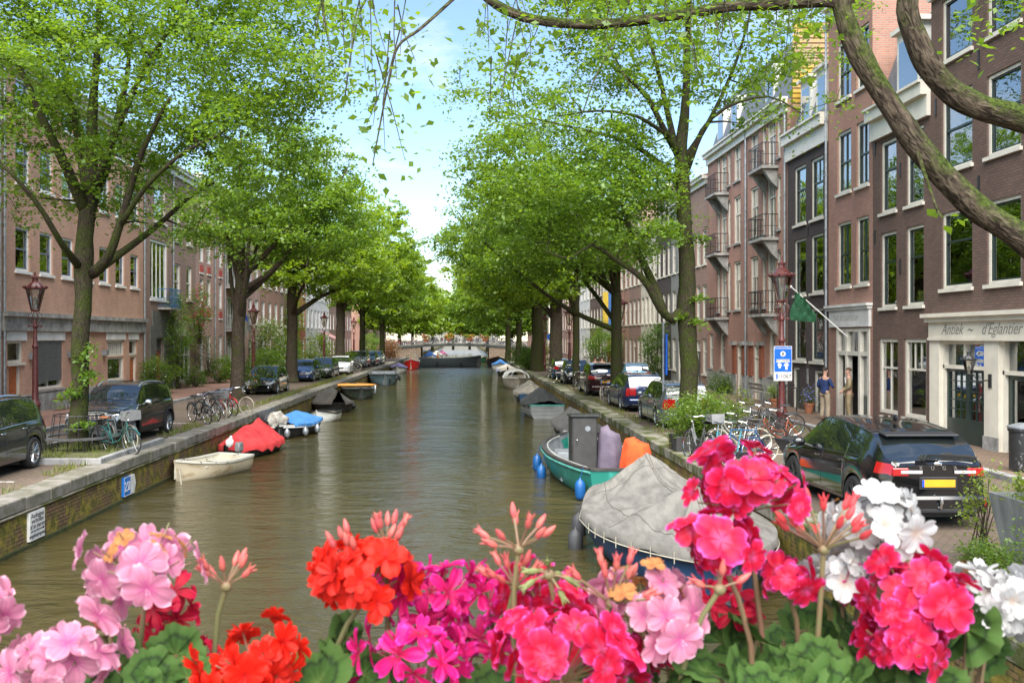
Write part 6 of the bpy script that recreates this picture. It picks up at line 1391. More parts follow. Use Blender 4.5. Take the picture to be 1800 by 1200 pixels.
def tree_guard():
    c=TREE_L.location; t=thing('tree_guard','low iron guard with a round bench rail circling the near left elm','tree guard',(c.x,c.y,0)); n=16
    b=MB()
    for z,r in((.95,.62),(.62,.68),(.10,.72)): b.tube([(r*math.cos(2*PI*i/24),r*math.sin(2*PI*i/24),z) for i in range(24)],.014,5,closed=True)
    for i in range(n): a=2*PI*i/n; b.tube([(.72*math.cos(a),.72*math.sin(a),0),(.66*math.cos(a),.66*math.sin(a),.6),(.62*math.cos(a),.62*math.sin(a),.95)],.010,5)
    b.build('cage',t,BLACKM)
    b=MB(); rows=[[(r*math.cos(2*PI*i/32),r*math.sin(2*PI*i/32),z) for i in range(32)] for r,z in((.74,.40),(1.05,.40),(1.05,.36),(.74,.36),(.74,.40))]; b.grid(rows,closeu=True); 
    b.build('round_seat',t,mat('weathered_iron',(.07,.07,.07),.6,var=.2))
    for i in range(6): a=2*PI*i/6; b=MB(); b.tube([(.98*math.cos(a),.98*math.sin(a),0),(.95*math.cos(a),.95*math.sin(a),.36)],.014,5); b.build('leg',t,BLACKM)
    # raised kerb round the planting
    k=thing('planting_kerb','raised grey stone kerb enclosing the grass around the near left elm','kerb',(c.x,c.y,0)); b=MB(); x0,x1,y0,y1=-.95,1.55,-2.6,1.9
    b.bbox(((x0+x1)/2,y0,.06),(x1-x0+.16,.16,.16),bev=.015); b.bbox((x1,(y0+y1)/2+.085,.06),(.16,y1-y0-.005,.16),bev=.015); b.bbox((x0,(y0+y1)/2+.085,.06),(.16,y1-y0-.005,.16),bev=.015); b.build('kerb',k,KERB)
    b=MB(); b.box(x0+.08,x1-.08,y0+.08,y1+.1,-.01,.055); b.build('soil',k,mat('soil',(.09,.075,.04),.95,col2=(.10,.12,.03),scale=5))
tree_guard()
def pole(label,px,Y,h,m,sign=None,name='sign_post'):
    w=GY(px,600,Y); t=thing(name,label,'sign post',(w.x,Y,0)); b=MB(); b.tube([(0,0,0),(0,0,h)],.038,8); b.lathe([(.05,h),(.05,h+.02),(.01,h+.05)],n=8); b.build('pole',t,m)
    if sign: sign(t)
def bluestrip(t): b=MB(); b.box(.06,.10,-.16,.16,1.75,3.1); b.build('sign_plate',t,mat('sign_blue2',(.006,.12,.62),.35))
pole('grey steel post with a narrow blue sign edge beside the silver estate car',1166,31.0,3.45,GREYM,bluestrip)
def yell(t): pass
def round_blue(t):
    b=MB(); b.lathe([(.3,0),(.3,.02)],n=24,M=Matrix.Translation((0,-.05,3.0))@Matrix.Rotation(R(90),4,'X')); b.build('sign_plate',t,MATS['sign_blue2'])
    b=MB(); b.prism([(-.05,2.82),(.05,2.82),(.05,3.0),(.14,3.0),(0,3.18),(-.14,3.0),(-.05,3.0)],-.076,-.072,'y'); b.build('arrow',t,MATS['sign_white'])
w=GY(968,605,76)
pole('white post with a round blue arrow sign between the thick right elms',968,76,5.6,WHITE2,round_blue)
def banner():
    w=GY(940,560,90); t=thing('banner','yellow and blue banner hanging from a house on the right','banner',(FR-.6,86,5.5)); b=MB(); b.bbox((0,0,0),(.5,.05,3.2)); b.build('yellow_strip',t,mat('yellow_cloth',(.6,.42,.05),.8)); b=MB(); b.bbox((.45,0,0),(.38,.05,3.2)); b.build('blue_strip',t,mat('blue_cloth',(.05,.15,.4),.8))
banner()
# flower tubs hung on the far bridge railing
for i,(x,c,l) in enumerate(((-5.6,'r','red flower box hung left of centre on the far bridge railing'),(-2.2,'o','orange round tub on the far bridge railing'),(.8,'o','orange boat shaped tub hung right of centre on the far bridge'),(3.2,'r','red flower box towards the right of the far bridge'))):
    bush(l,(x,YB-.35,ZT(x)+.35),(.9,.3,.6),LEAF_A,20,30,.15,name='flower_box',cat='flower box',seed=80+i,pot=('terra',.5,.4),spread=.3,flowers=(PINKF if c=='r' else mat('orange_blossom',(.6,.2,.03),.6),70,.14))
def bin_():
    t=thing('litter_bin','black cylindrical litter bin at the right edge by the shop door','litter bin',(12.1,20.3,.1)); b=MB(); b.lathe([(.26,0),(.27,.05),(.27,.85),(.30,.87),(.30,.92),(.2,1.0)],n=18); b.build('body',t,mat('bin_black',(.02,.02,.02),.5,col2=(.2,.2,.2),scale=9,p0=.6,p1=.66),smooth=True); b=MB(); b.lathe([(.31,.93),(.31,.97),(.1,1.04)],n=18); b.build('lid',t,GREYM,smooth=True)
bin_()
def cargo():
    x,y,_=L3(1350,845); t=thing('cargo_bicycle_box','dark grey cargo bicycle tub in front of the black car bonnet','cargo bicycle',(7.55,20.6,0),R(12)); t.scale=(.85,.85,.8)
    b=MB(); b.add([(-.45,-.25,.35),(.45,-.25,.35),(.45,.25,.35),(-.45,.25,.35),(-.75,-.36,.95),(.7,-.36,.85),(.7,.36,.85),(-.75,.36,.95)],[(0,3,2,1),(0,1,5,4),(1,2,6,5),(2,3,7,6),(3,0,4,7)])
    o=b.build('tub',t,mat('tub_grey',(.05,.052,.055),.5)); b=MB(); b.tube([(-.75,-.36,.95),(.7,-.36,.85),(.7,.36,.85),(-.75,.36,.95)],.025,6,closed=True); b.build('rim_rail',t,BLACKM)
    for s in(-.42,.42): b=MB(); b.tube([(-.1+.28*math.cos(2*PI*i/16),s,.3+.28*math.sin(2*PI*i/16)) for i in range(16)],.02,6,closed=True); b.build('wheel',t,RUBBER,smooth=True)
cargo()
# ================================================================ BOATS
def hullfn(L,B,stern,bow,H,sheer):
    def hb(u):
        a=1-(max(0,(u-.45)/.55))**bow; b=stern+(1-stern)*min(1,u/.4)**.6 if stern<1 else 1
        return max(.02,B/2*a*b)
    return hb,lambda u:H*(1+sheer*max(0,(u-.4)/.6)**2+.08*max(0,(.3-u)/.3))
def boat(label,loc,rz,L=4.5,B=1.7,H=.5,stern=.85,bow=2.2,sheer=.35,hull=None,inner=None,rail=None,benches=2,cover=None,coverH=.5,ridge=None,motor=False,planks=False,name='boat',cat='boat',group='boats moored along the canal',band=None,cover_u=(.0,1.0),wr=.05,seed=1,bot=None,drop=.10):
    t=thing(name,label,cat,loc,rz,group); hb,zs=hullfn(L,B,stern,bow,H,sheer); U=np.linspace(0,1,25)
    X=lambda u:-L/2+L*u
    ring=[(1,1),(.985,.72),(.95,.45),(.88,.15),(.74,-.15),(.4,-.32),(0,-.36)]
    mb=MB(); mb.use(hull); rows=[]
    for u in U:
        b,z=hb(u),zs(u); k=(1-.35*max(0,(u-.6)/.4)**2)
        r=[(X(u)-(0 if u<.9 else .0)-(1-zz)*.22*L*.12*(u>.95),b*(1 if i==0 else w_*k if zz<.9 else w_),(z*zz if zz>0 else zz*H*.8)) for i,(w_,zz) in enumerate(ring)]
        rows.append(r+[(x,-y,z_) for x,y,z_ in r[::-1][1:]])
    mb.grid(rows); mb.add(rows[0],[tuple(range(len(rows[0])))]); mb.add(rows[-1],[tuple(range(len(rows[0])))]); ho=mb.build('hull',t,smooth=True,sharp=50)
    if planks:
        mb=MB()
        for zz,w_ in((.78,.99),(.55,.965),(.3,.92)):
            for sg in(1,-1): mb.tube([(X(u),sg*(hb(u)*w_*(1-.35*max(0,(u-.6)/.4)**2*(1-zz))+.006),zs(u)*zz) for u in U[:-1]],.012,4)
            w0=hb(0)*w_; mb.tube([(X(0)-.006,-w0,zs(0)*zz),(X(0)-.006,w0,zs(0)*zz)],.012,4)
        mb.build('lapstrake',t,hull)
    mb=MB(); rows=[]
    for u in U:
        b,z=max(.01,hb(u)-.06),zs(u); kk=(1-.35*max(0,(u-.6)/.4)**2); r=[(X(u)+(.06 if u==0 else -.05 if u==1 else 0),b,z-.005),(X(u)+(.06 if u==0 else 0),b*.93*kk,z*.5),(X(u)+(.06 if u==0 else 0),b*.78*kk,.06),(X(u)+(.06 if u==0 else 0),0,.05)]; rows.append(r+[(x,-y,z_) for x,y,z_ in r[::-1][1:]])
    mb.grid(rows); mb.add(rows[0],[tuple(range(len(rows[0])))]); mb.build('inside',t,inner or hull,smooth=True,sharp=40)
    # gunwale
    mb=MB(); w=.085; rows=[]
    for sg in(1,-1): 
        rows=[[(X(u),sg*(hb(u)+.025),zs(u)-.05),(X(u),sg*(hb(u)+.03),zs(u)+.012),(X(u),sg*max(.005,hb(u)-w),zs(u)+.012),(X(u),sg*max(.005,hb(u)-w),zs(u)-.03)] for u in U]; mb.grid(rows,closeu=True)
    mb.box(X(0)-.025,X(0)+.07,-hb(0),hb(0),zs(0)-.05,zs(0)+.0125); mb.build('gunwale',t,rail or inner or hull,smooth=False)
    if band:
        for sg in(1,-1):
            mb=MB(); mb.tube([(X(u),sg*(hb(u)*.99+.03),zs(u)-.09) for u in U[:-1]],.035,6); mb.build('rub_rail',t,band,smooth=True)
    for i in range(benches):
        u=.2+.5*i/max(1,benches-1) if benches>1 else .35; b=hb(u)-.05; mb=MB(); mb.box(X(u)-.13,X(u)+.13,-b,b,zs(u)*.68,zs(u)*.68+.035); mb.build('thwart',t,rail or inner or hull)
    if cover:
        ns,nu=27,61; rg=random.Random(seed); ridge=ridge or [(0,.3),(.3,1),(.7,.8),(1,.2)]
        rows=[]
        for i in range(nu):
            u=cover_u[0]+(cover_u[1]-cover_u[0])*i/(nu-1); b=hb(u)+.05; z=zs(u); rh=pin(u,ridge)*coverH; row=[]
            for j in range(ns):
                v=-1+2*j/(ns-1); a=abs(v); prof=(1-a**1.12)
                zz=z+.03+rh*prof; wv=.035*noise.noise(Vector((u*L*1.3+v*1.1,v*2.2-u*2,seed)))*(1-a**4)+.05*coverH*noise.noise(Vector((u*L*.55,v*5,seed+5)))*(1-a**3)
                wv-=.10*coverH*(abs(math.sin(u*L*1.15+seed))+.5*abs(math.sin(u*L*3.1+v*3+seed)))*(1-a**2)*(a+.15); wv+=.16*coverH*(abs(noise.noise(Vector((u*L*.9+v,v*2.5-u,seed*3))))-.15)*(1-a**3)
                row.append((X(u),b*v,zz+wv))
            e0=row[0];e1=row[-1]; dr=drop*(1+.4*noise.noise(Vector((u*9,1,seed))))
            row=[(e0[0],e0[1]-.012,e0[2]-dr)]+row+[(e1[0],e1[1]+.012,e1[2]-dr*(1+.2*math.sin(u*30)))]
            rows.append(row)
        mb=MB(); mb.grid(rows); 
        if cover_u[0]<=0: a=rows[0]; mb.add([(x-.04,y*.98,min(z,zs(0)-.05)) for x,y,z in a]+list(a),[(k,k+1,ns+2+k+1,ns+2+k) for k in range(ns+1)])
        mb.build('cover',t,cover,smooth=True,sharp=70,fix=False)
    if motor:
        mb=MB(); x=-L/2-.12; z=zs(0); mb.bbox((x,0,z+.18),(.26,.20,.30),bev=.05); mb.bbox((x-.02,0,z-.25),(.10,.09,.6),bev=.02); mb.bbox((x-.08,0,-.3),(.24,.06,.08),bev=.02); mb.build('outboard_motor',t,motor if not isinstance(motor,bool) else BLACKM,smooth=True,sharp=40)
    return t,hb,zs,X
def fender(t,x,y,z,m,r=.12,l=.5,name='fender'):
    mb=MB(); mb.lathe([(.01,z-l),(r*.6,z-l+.03),(r,z-l+.12),(r,z-.12),(r*.6,z-.03),(.03,z),(.02,z+.04)],(x,y,0),12); mb.tube([(x,y,z),(x,y*.93,z+.28)],.008,4); return mb.build(name,t,m,smooth=True,sharp=60)
def WP(px,py): p=GZ(px,py,WZ); return (p.x,p.y)
def cloth(name,a,b,sc=3,tr=0): return mat(name,a,.85,col2=b,scale=sc,detail=8,p0=.38,p1=.66,bump=.25,bscale=14)
CR_H=mat('cream_hull',(.46,.39,.27),.5,col2=(.25,.17,.07),scale=2.2,stretch=(1,1,2.5),p0=.5,p1=.75); CR_I=mat('cream_inside',(.55,.50,.38),.6,var=.12); TEAL=mat('teal_rail',(.08,.32,.27),.45,var=.15); TEALH=mat('teal_hull',(.015,.17,.13),.4,col2=(.05,.30,.25),scale=2.5,p0=.55,p1=.7)
BLKH=mat('black_hull',(.02,.02,.02),.5,var=.2); GRYH=mat('grey_hull',(.24,.245,.24),.5,var=.1,scale=2); DGI=mat('dark_inside',(.10,.105,.11),.7,var=.2); WOODR=mat('varnished_wood',(.28,.12,.045),.4,var=.2,stretch=(.4,6,6)); WHH=mat('white_hull',(.6,.6,.57),.35,var=.08); NAVY=mat('navy_hull',(.02,.055,.12),.35,var=.15)
ROPE=mat('rope',(.35,.32,.25),.9)
# -- left row
def bt(px0,py0,px1,py1,**k):
    """stern and bow where their waterlines show in the photo"""
    a=Vector(WP(px0,py0)); b=Vector(WP(px1,py1)); c=(a+b)/2; d=b-a
    return boat(k.pop('label'),(c.x,c.y,WZ),math.atan2(d.y,d.x),L=d.length,**k)
t,hb,zs,X=bt(416,823,306,846,label='cream open dinghy with a small outboard tied to the near left quay wall',B=1.45,H=.42,hull=CR_H,inner=CR_I,rail=mat('cream_rail',(.55,.52,.44),.5,col2=(.10,.09,.08),scale=4,p0=.6,p1=.62),benches=2,motor=mat('grey_motor',(.18,.18,.18),.5),sheer=.4)
mb=MB(); mb.tube([(X(.97),.1,.35),(X(1)+.3,.5,-.02),(X(1)+.45,.65,-.05)],.02,5); mb.build('mooring_line',t,ROPE)
w=tag(MB().build('x'),'x') if False else None
tb=thing('plastic_bag','crumpled white plastic bag tied over the stern of the cream dinghy','bag',(WP(404,812)[0],WP(404,812)[1],WZ+.62)); mb=MB(); mb.ell((0,0,0),(.13,.10,.14),10,8); mb.v=[tuple(Vector(v)*(1+.3*noise.noise(Vector(v)*14))) for v in mb.v]; mb.ell((.03,.02,.16),(.05,.05,.06),8,6); mb.build('bag',tb,WHITE2,smooth=True)
REDC=cloth('red_tarp',(.62,.045,.045),(.45,.02,.025)); 
boat('low black boat under a crumpled red cover beside the cream dinghy',(-7.30,31.6,WZ),R(-99),L=3.5,B=1.6,H=.34,hull=BLKH,inner=DGI,cover=REDC,coverH=.74,ridge=[(0,.55),(.2,1),(.42,.78),(.55,.85),(.75,.4),(1,.1)],seed=3,stern=.8,drop=.18)
BLUEC=cloth('blue_tarp',(.05,.20,.46),(.03,.13,.35))
t,hb,zs,X=boat('black and white boat under a pleated bright blue cover on the left',(-7.05,38.3,WZ),R(-93),L=4.2,B=1.95,H=.45,hull=BLKH,inner=DGI,rail=WHITE2,band=WHITE2,cover=BLUEC,coverH=.42,ridge=[(0,.5),(.3,1),(.6,.8),(1,.2)],cover_u=(0,.86),seed=5,sheer=.2)
for u,s in((.95,-1),(.75,-1),(.5,-1)): fender(t,X(u),s*-1*(hb(u)+.12),.38,GREYM,.12,.35)
tc=thing('tarpaulin_bundle','black and white bundled sheet lying on the near end of the blue covered boat','bundle',(-7.45,36.9,WZ+.62)); 
for nm,c,mm in(('dark_sheet',(-.2,.1,.08),mat('dark_sheet',(.03,.03,.035),.7)),('pale_sheet',(.12,-.05,.05),mat('pale_sheet',(.5,.48,.43),.8,col2=(.2,.17,.14),scale=6))):
    mb=MB(); mb.ell(c,(.42,.38,.34),14,10); mb.v=[tuple(Vector(v)*(1+.28*noise.noise(Vector(v)*4+Vector(c)))) for v in mb.v]; mb.build(nm,tc,mm,smooth=True)
bt(582,737,556,742,label='tiny pale dinghy with dark rail moored just past the blue covered boat',B=1.3,H=.42,hull=WHH,inner=CR_I,rail=BLACKM,benches=1)
GRC=cloth('brown_grey_canvas',(.10,.09,.075),(.06,.053,.045))
t,hb,zs,X=boat('black boat under a peaked brown grey canvas tent on the left',(-7.1,50.8,WZ),R(-74),L=5.2,B=2.2,H=.42,hull=BLKH,inner=BLKH,cover=GRC,coverH=.78,ridge=[(0,.3),(.35,1),(.75,.8),(1,.75)],cover_u=(0,.93),seed=8)
for u in(.15,.4): fender(t,X(u),hb(u)+.12,.3,RUBBER,.16,.3)
t,hb,zs,X=boat('dark green patterned boat carrying an orange kayak and a ring shaped fender',(-6.9,61.5,WZ),R(-80),L=6.0,B=2.1,H=.62,hull=mat('dark_green_hull',(.03,.045,.035),.6,col2=(.15,.16,.12),scale=6,p0=.6,p1=.64),inner=DGI,rail=GREYM,benches=2,sheer=.25)
mb=MB(); mb.tube([(X(.9)+.16*math.cos(a),.9,.62+.26*math.sin(a)) for a in [2*PI*i/16 for i in range(16)]],.07,6,closed=True); mb.build('ring_fender',t,GREYM,smooth=True)
k=thing('kayak','orange kayak lying across the dark green patterned boat','kayak',(-7.2,61.0,WZ+.82),R(12)); mb=MB(); rows=[[( -1.6+3.2*i/16,(.30*math.sin(PI*i/16)**.7)*math.cos(a),.14*math.sin(a)*math.sin(PI*i/16)**.5) for a in [2*PI*j/10 for j in range(10)]] for i in range(17)]; mb.grid(rows,closeu=True); mb.build('hull',k,mat('orange_plastic',(.65,.26,.02),.4),smooth=True); mb=MB(); mb.tube([(.35*math.cos(a)*.8,.17*math.sin(a),.13) for a in [2*PI*j/14 for j in range(14)]],.02,5,closed=True); mb.build('cockpit_rim',k,BLACKM)
BGH=mat('blue_grey_hull',(.10,.16,.19),.45,var=.12); t,hb,zs,X=boat('blue grey open sloop with black fender posts on the left',(-6.75,79.5,WZ),R(-84),L=7.5,B=2.5,H=.85,hull=BGH,inner=mat('pale_grey_inside',(.24,.27,.29),.6),rail=GREYM,benches=3,sheer=.15,stern=.9)
for u in(.25,.5,.75,.92): fender(t,X(u),hb(u)+.08,.7,BLACKM,.08,.5)
boat('white boat under a purple blue cover near the red motor boat',(-7.3,104.5,WZ),R(-90),L=4.6,B=1.9,H=.55,hull=WHH,inner=CR_I,cover=cloth('purple_tarp',(.10,.09,.19),(.07,.06,.13)),coverH=.5,seed=11)
t,hb,zs,X=boat('red motor boat with a grey canopy moored left of the far bridge',(-6.4,116,WZ),R(-90),L=5.5,B=1.9,H=.95,hull=mat('red_hull',(.45,.012,.012),.35),inner=CR_I,rail=WHITE2,benches=1)
mb=MB(); rows=[[(X(.15)+2.6*i/6,.85*math.cos(a),1.0+.85*math.sin(a)) for a in [PI*j/8 for j in range(9)]] for i in range(7)]; mb.grid(rows); mb.build('canopy',t,mat('grey_canopy',(.28,.27,.25),.7),smooth=True,fix=False)
t,hb,zs,X=boat('long dark slate barge lying across the canal under the far bridge',(-1.85,124.5,WZ),R(2),L=8.4,B=2.6,H=1.12,hull=mat('slate_hull',(.045,.06,.068),.5,var=.15),inner=DGI,rail=mat('slate_rail',(.10,.12,.13),.5),benches=1,sheer=.35,stern=.9,bow=3.0)
for u in(.3,.68): fender(t,X(u),-(hb(u)+.1),.8,BLACKM,.12,.6)
# moored beyond the bridge on the left
for i,(x,c,l) in enumerate(((-5.6,(.03,.12,.42),'blue covered boat just beyond the left abutment of the far bridge'),(-4.6,(.5,.48,.42),'white covered boat beyond the far bridge'),(-3.9,(.4,.12,.25),'pink covered boat beyond the far bridge'))):
    boat(l,(x,158+i*7,WZ),R(-80),L=5,B=1.9,H=.7,hull=WHH,cover=mat('far_cover_%d'%i,c,.8),coverH=.8,seed=20+i)
boat('small green boat beyond the right end of the far bridge',(3.4,150,WZ),R(-92),L=4.5,B=1.8,H=.6,hull=mat('green_hull',(.02,.25,.10),.5),inner=CR_I)
# -- right row
boat('varnished brown wooden boat moored right of the dark barge',(4.3,124.8,WZ),R(-87),L=5.0,B=2.5,H=.95,hull=BLKH,inner=WOODR,rail=WOODR,benches=3,sheer=.5)
boat('small boat under a bright blue cover before the brown wooden boat',(4.3,110.5,WZ),R(-92),L=4.4,B=2.0,H=.7,hull=WHH,cover=BLUEC,coverH=.6,seed=31)
t,hb,zs,X=boat('boat with a beige and blue tarpaulin on the right behind the hooped boat',(4.35,95.5,WZ),R(-90),L=5.5,B=2.0,H=.7,hull=BLKH,cover=mat('beige_blue_tarp',(.40,.36,.30),.85,col2=(.04,.14,.42),scale=1.2,p0=.58,p1=.60),coverH=.5,seed=32,drop=.35)
t,hb,zs,X=boat('beige boat with a row of white hoops over its deck on the right',(4.15,73.6,WZ),R(-90),L=6.2,B=2.1,H=.75,hull=mat('beige_hull',(.30,.27,.22),.5,var=.1),inner=CR_I,rail=WHITE2,benches=1,sheer=.2)
for i in range(6):
    u=.08+.15*i; mb=MB(); mb.tube([(X(u),(hb(u)-.04)*math.cos(a),zs(u)+.02+.55*math.sin(a)) for a in [PI*j/9 for j in range(10)]],.022,5); mb.build('hoop',t,WHITE2,smooth=True)
mb=MB(); rows=[[(X(.08)+.75*L_*6.2/6.2,(hb(.5)-.12)*math.cos(a),zs(.4)+.50*math.sin(a)) for a in [PI*j/9 for j in range(10)]] for L_ in (0,1,2,3,4)]; mb.grid(rows); mb.build('deck_cover',t,mat('white_blue_sheet',(.55,.55,.5),.8,col2=(.06,.18,.42),scale=1.4,p0=.6,p1=.62),smooth=True,fix=False)
t,hb,zs,X=boat('boat under a pale beige tarpaulin with a blue sheet at its end',(4.15,59.6,WZ),R(90),L=5.0,B=1.95,H=.5,hull=NAVY,cover=cloth('beige_tarp',(.30,.27,.225),(.20,.18,.145)),coverH=.75,ridge=[(0,.15),(.35,1),(.6,.8),(1,.2)],cover_u=(0,.62),seed=34,drop=.2,stern=.8)
mb=MB(); rows=[[(X(.62)+(.38*5.0)*i/6,(hb(.62+.38*i/6)+.04)*v,zs(.62+.38*i/6)+.04+.42*(1-abs(v)**1.5)*(1-.5*i/6)) for v in np.linspace(-1,1,9)] for i in range(7)]; mb.grid(rows); mb.build('blue_sheet',t,BLUEC,smooth=True,fix=False)
t,hb,zs,X=boat('grey lapstrake boat with a black tent cover and teal rail on the right',(3.95,48.0,WZ),R(92),L=5.4,B=2.05,H=.62,hull=GRYH,inner=DGI,rail=TEAL,planks=True,cover=cloth('black_canvas',(.06,.058,.055),(.035,.034,.033)),coverH=.72,ridge=[(0,.2),(.3,1),(.7,.8),(1,.3)],seed=36,stern=.8,cover_u=(.02,.95))
boat('black boat under a flat dark grey canvas just ahead of the green sloop',(4.5,37.6,WZ),R(91),L=5.4,B=1.75,H=.42,hull=BLKH,inner=DGI,rail=WHITE2,cover=cloth('dark_canvas',(.085,.08,.075),(.055,.052,.05)),coverH=.55,ridge=[(0,.75),(.1,1),(.8,1),(1,.4)],seed=38,stern=.95,bow=4)
# green sloop
t,hb,zs,X=boat('green open sloop with black cabinet and pale inner rail on the right',(3.62,26.9,WZ),R(92),L=8.6,B=2.6,H=.72,hull=TEALH,inner=mat('grey_inside',(.20,.215,.23),.6,var=.15,scale=3),rail=mat('dark_deck',(.05,.045,.042),.6,var=.2),band=TEAL,benches=0,sheer=.10,stern=.55,bow=2.8,name='sloop',cat='boat')
for sg in(1,-1):
    mb=MB(); mb.tube([(X(u),sg*(hb(u)-.16),zs(u)-.02) for u in np.linspace(.05,.9,16)],.022,6); mb.build('grab_rail',t,mat('pale_rail',(.45,.45,.42),.4),smooth=True)
for sg in(1,-1): mb=MB(); mb.bbox((X(.5),sg*.92,.28),(3.8,.34,.36),bev=.02); mb.build('side_bench',t,MATS['grey_inside'])
mb=MB(); mb.bbox((X(.72),0,.3),(1.1,1.5,.34),bev=.02); mb.build('bow_bench',t,MATS['grey_inside'])
FB=mat('fender_blue',(.008,.085,.27),.4)
for (px,py,Y) in((947,807,27.8),(961,825,26.4),(1015,852,22.7)):
    w=GY(px,py,Y); loc=t.matrix_basis.inverted()@w if False else Vector((0,0,0)); dx,dy=w.x-3.62,w.y-26.9; a=R(92); lx=dx*math.cos(a)+dy*math.sin(a); ly=-dx*math.sin(a)+dy*math.cos(a); u=(lx+4.3)/8.6; fender(t,lx,hb(u)+.15,w.z-WZ+.14,FB,.13,.52)
c=thing('cabinet','tall black cabinet standing in the green sloop','cabinet',(3.12,24.6,WZ+.08),R(2)); mb=MB(); mb.bbox((0,0,.93),(.66,.62,1.72),bev=.015); mb.build('body',c,mat('cabinet_black',(.03,.03,.028),.5,var=.2)); mb=MB(); mb.bbox((.01,0,1.82),(.76,.70,.045),bev=.01); mb.build('lid',c,BLACKM); mb=MB(); mb.bbox((0,-.316,.95),(.58,.012,1.6)); d=mb.build('door',c,mat('cabinet_door',(.045,.043,.04),.5)); mb=MB(); mb.bbox((-.20,-.335,1.15),(.03,.03,.14),bev=.008); mb.build('handle',d,CHROME); mb=MB(); mb.lathe([(.07,-.003),(.07,.003)],n=16,M=Matrix.Translation((.08,-.326,1.5))@Matrix.Rotation(R(90),4,'X')); mb.build('vent',d,GREYM)
def sheeted(label,loc,dims,m,seed,name):
    t=thing(name,label,'cover',loc); mb=MB(); rows=[]
    for i in range(15):
        h=i/14; k=(1-.20*h-.22*h**6) if i<14 else .15
        rows.append([((dims[0]*k*(1+.22*(abs(math.sin(3.5*a+seed+h*1.5))-.5)*(1-h*.5)+.09*noise.noise(Vector((a*1.2,h*3,seed)))))*math.cos(a),(dims[1]*k*(1+.10*math.sin(4*a+seed*2+h*2)*(1-h*.5)))*math.sin(a),dims[2]*min(1,h*1.03)*(1+.07*math.cos(a-seed)*h)+.05*noise.noise(Vector((math.cos(a)*2,math.sin(a)*2,seed+h))) ) for a in [2*PI*j/28 for j in range(28)]])
    mb.grid(rows,closeu=True); mb.add(rows[-1],[tuple(range(28))]); mb.build('cloth',t,m,smooth=True,sharp=0,fix=False); return t
sheeted('grey purple cloth cover draped over the steering stand of the green sloop',(3.80,24.4,WZ+.15),(.36,.42,1.42),cloth('purple_cloth',(.14,.11,.15),(.095,.075,.105)),3,'steering_cover')
sheeted('bright orange cloth hanging beside the purple cover in the sloop',(4.32,23.4,WZ+.30),(.42,.36,1.08),cloth('orange_cloth',(.75,.09,.012),(.55,.05,.01)),9,'orange_cloth')
# big covered boat
BT=mat('dirty_canvas',(.175,.163,.143),.9,col2=(.105,.097,.085),scale=3.5,detail=10,p0=.42,p1=.68,bump=.35,bscale=10,stretch=(.6,1.6,1))
t,hb,zs,X=boat('large blue boat under a weathered grey canvas, nearest boat to the flowers',(3.80,16.9,WZ),R(-88),L=6.9,B=3.05,H=.68,hull=NAVY,inner=DGI,rail=BLACKM,benches=0,stern=.45,bow=2.4,sheer=.12,name='covered_boat',cat='boat') 
mb=MB(); ns,nu=81,141; rows=[]
pk=[(.02,.15),(.16,.75),(.28,.62),(.40,.70),(.52,.60),(.62,.95),(.72,.55),(.9,.25),(1,.05)]
pk=[(0,.08),(.1,.50),(.18,1.0),(.34,.62),(.50,.66),(.62,.72),(.68,.92),(.76,.55),(.9,.25),(1,.04)]
for i in range(nu):
    u=i/(nu-1); b=hb(u)+.06; z=zs(u); row=[]
    for j in range(ns):
        v=-1+2*j/(ns-1); a=abs(v); h=pin(u,pk)*.86
        pro=(1-a)**1.15*.92+(1-a*a)*.08
        # folds fall from the two tent peaks
        f=0
        for (pu,pw) in((.18,1),(.68,1)):
            du=(u-pu)*6.9; dv=v*b; ang=math.atan2(dv,du); dd=math.hypot(du,dv); ph=ang*3.5+pu*7+noise.noise(Vector((ang*1.5,dd*.6,pu)))*1.6; f+=(.075*(1-2*abs(math.sin(ph)))+.03*(1-2*abs(math.sin(ph*2.7+1))))*math.exp(-dd/1.9)*min(1,dd/.35)
        zz=z+.04+h*pro+f*(1-a**3)+.012*noise.noise(Vector((u*30,v*9,2)))*(1-a**4)+.008*(abs(noise.noise(Vector((u*9,v*3,7))))-.2)*(1-a**4)-.16*math.sin(min(PI,max(0,(u-.34)/.3*PI)))*(1-a)*.6
        row.append((X(u),b*v,zz))
    e0,e1=row[0],row[-1]; d=.16+.03*math.sin(u*44); row=[(e0[0],e0[1]-.01,e0[2]-d)]+row+[(e1[0],e1[1]+.01,e1[2]-d)]; rows.append(row)
mb.grid(rows); SEAM=[[ (rows[i][j][0],rows[i][j][1],rows[i][j][2]+.004) for i in range(4,nu-4)] for j in(14,40,42,68)]+[[(rows[i][j][0],rows[i][j][1],rows[i][j][2]+.004) for j in range(2,ns)] for i in(36,92)]; r0=rows[0]; mb.add([(x-.04,y,zs(0)-.1) for x,y,z in r0]+list(r0),[(k,k+1,len(r0)+k+1,len(r0)+k) for k in range(len(r0)-1)]); mb.build('canvas_cover',t,BT,smooth=True,sharp=0,fix=False)
for sm in SEAM: mb=MB(); mb.tube(sm,.007,4); mb.build('seam',t,mat('seam_thread',(.12,.105,.09),.9,var=.2))
for sg in(1,-1): mb=MB(); mb.tube([(X(u),sg*(hb(u)+.085),zs(u)-.13) for u in np.linspace(0,.99,40)],.012,4); mb.build('lashing_rope',t,ROPE)
for u in np.linspace(.05,.95,16):
    mb=MB(); mb.tube([(X(u),-(hb(u)+.08),zs(u)-.03),(X(u)+.05,-(hb(u)+.09),zs(u)-.2)],.008,4); mb.build('tie',t,ROPE) if u>.5 else None
for u,dz in((.22,0),(.40,.05)): fender(t,X(u),-(hb(u)+.16),.42-dz,mat('fender_grey',(.045,.045,.048),.6),.14,.62)
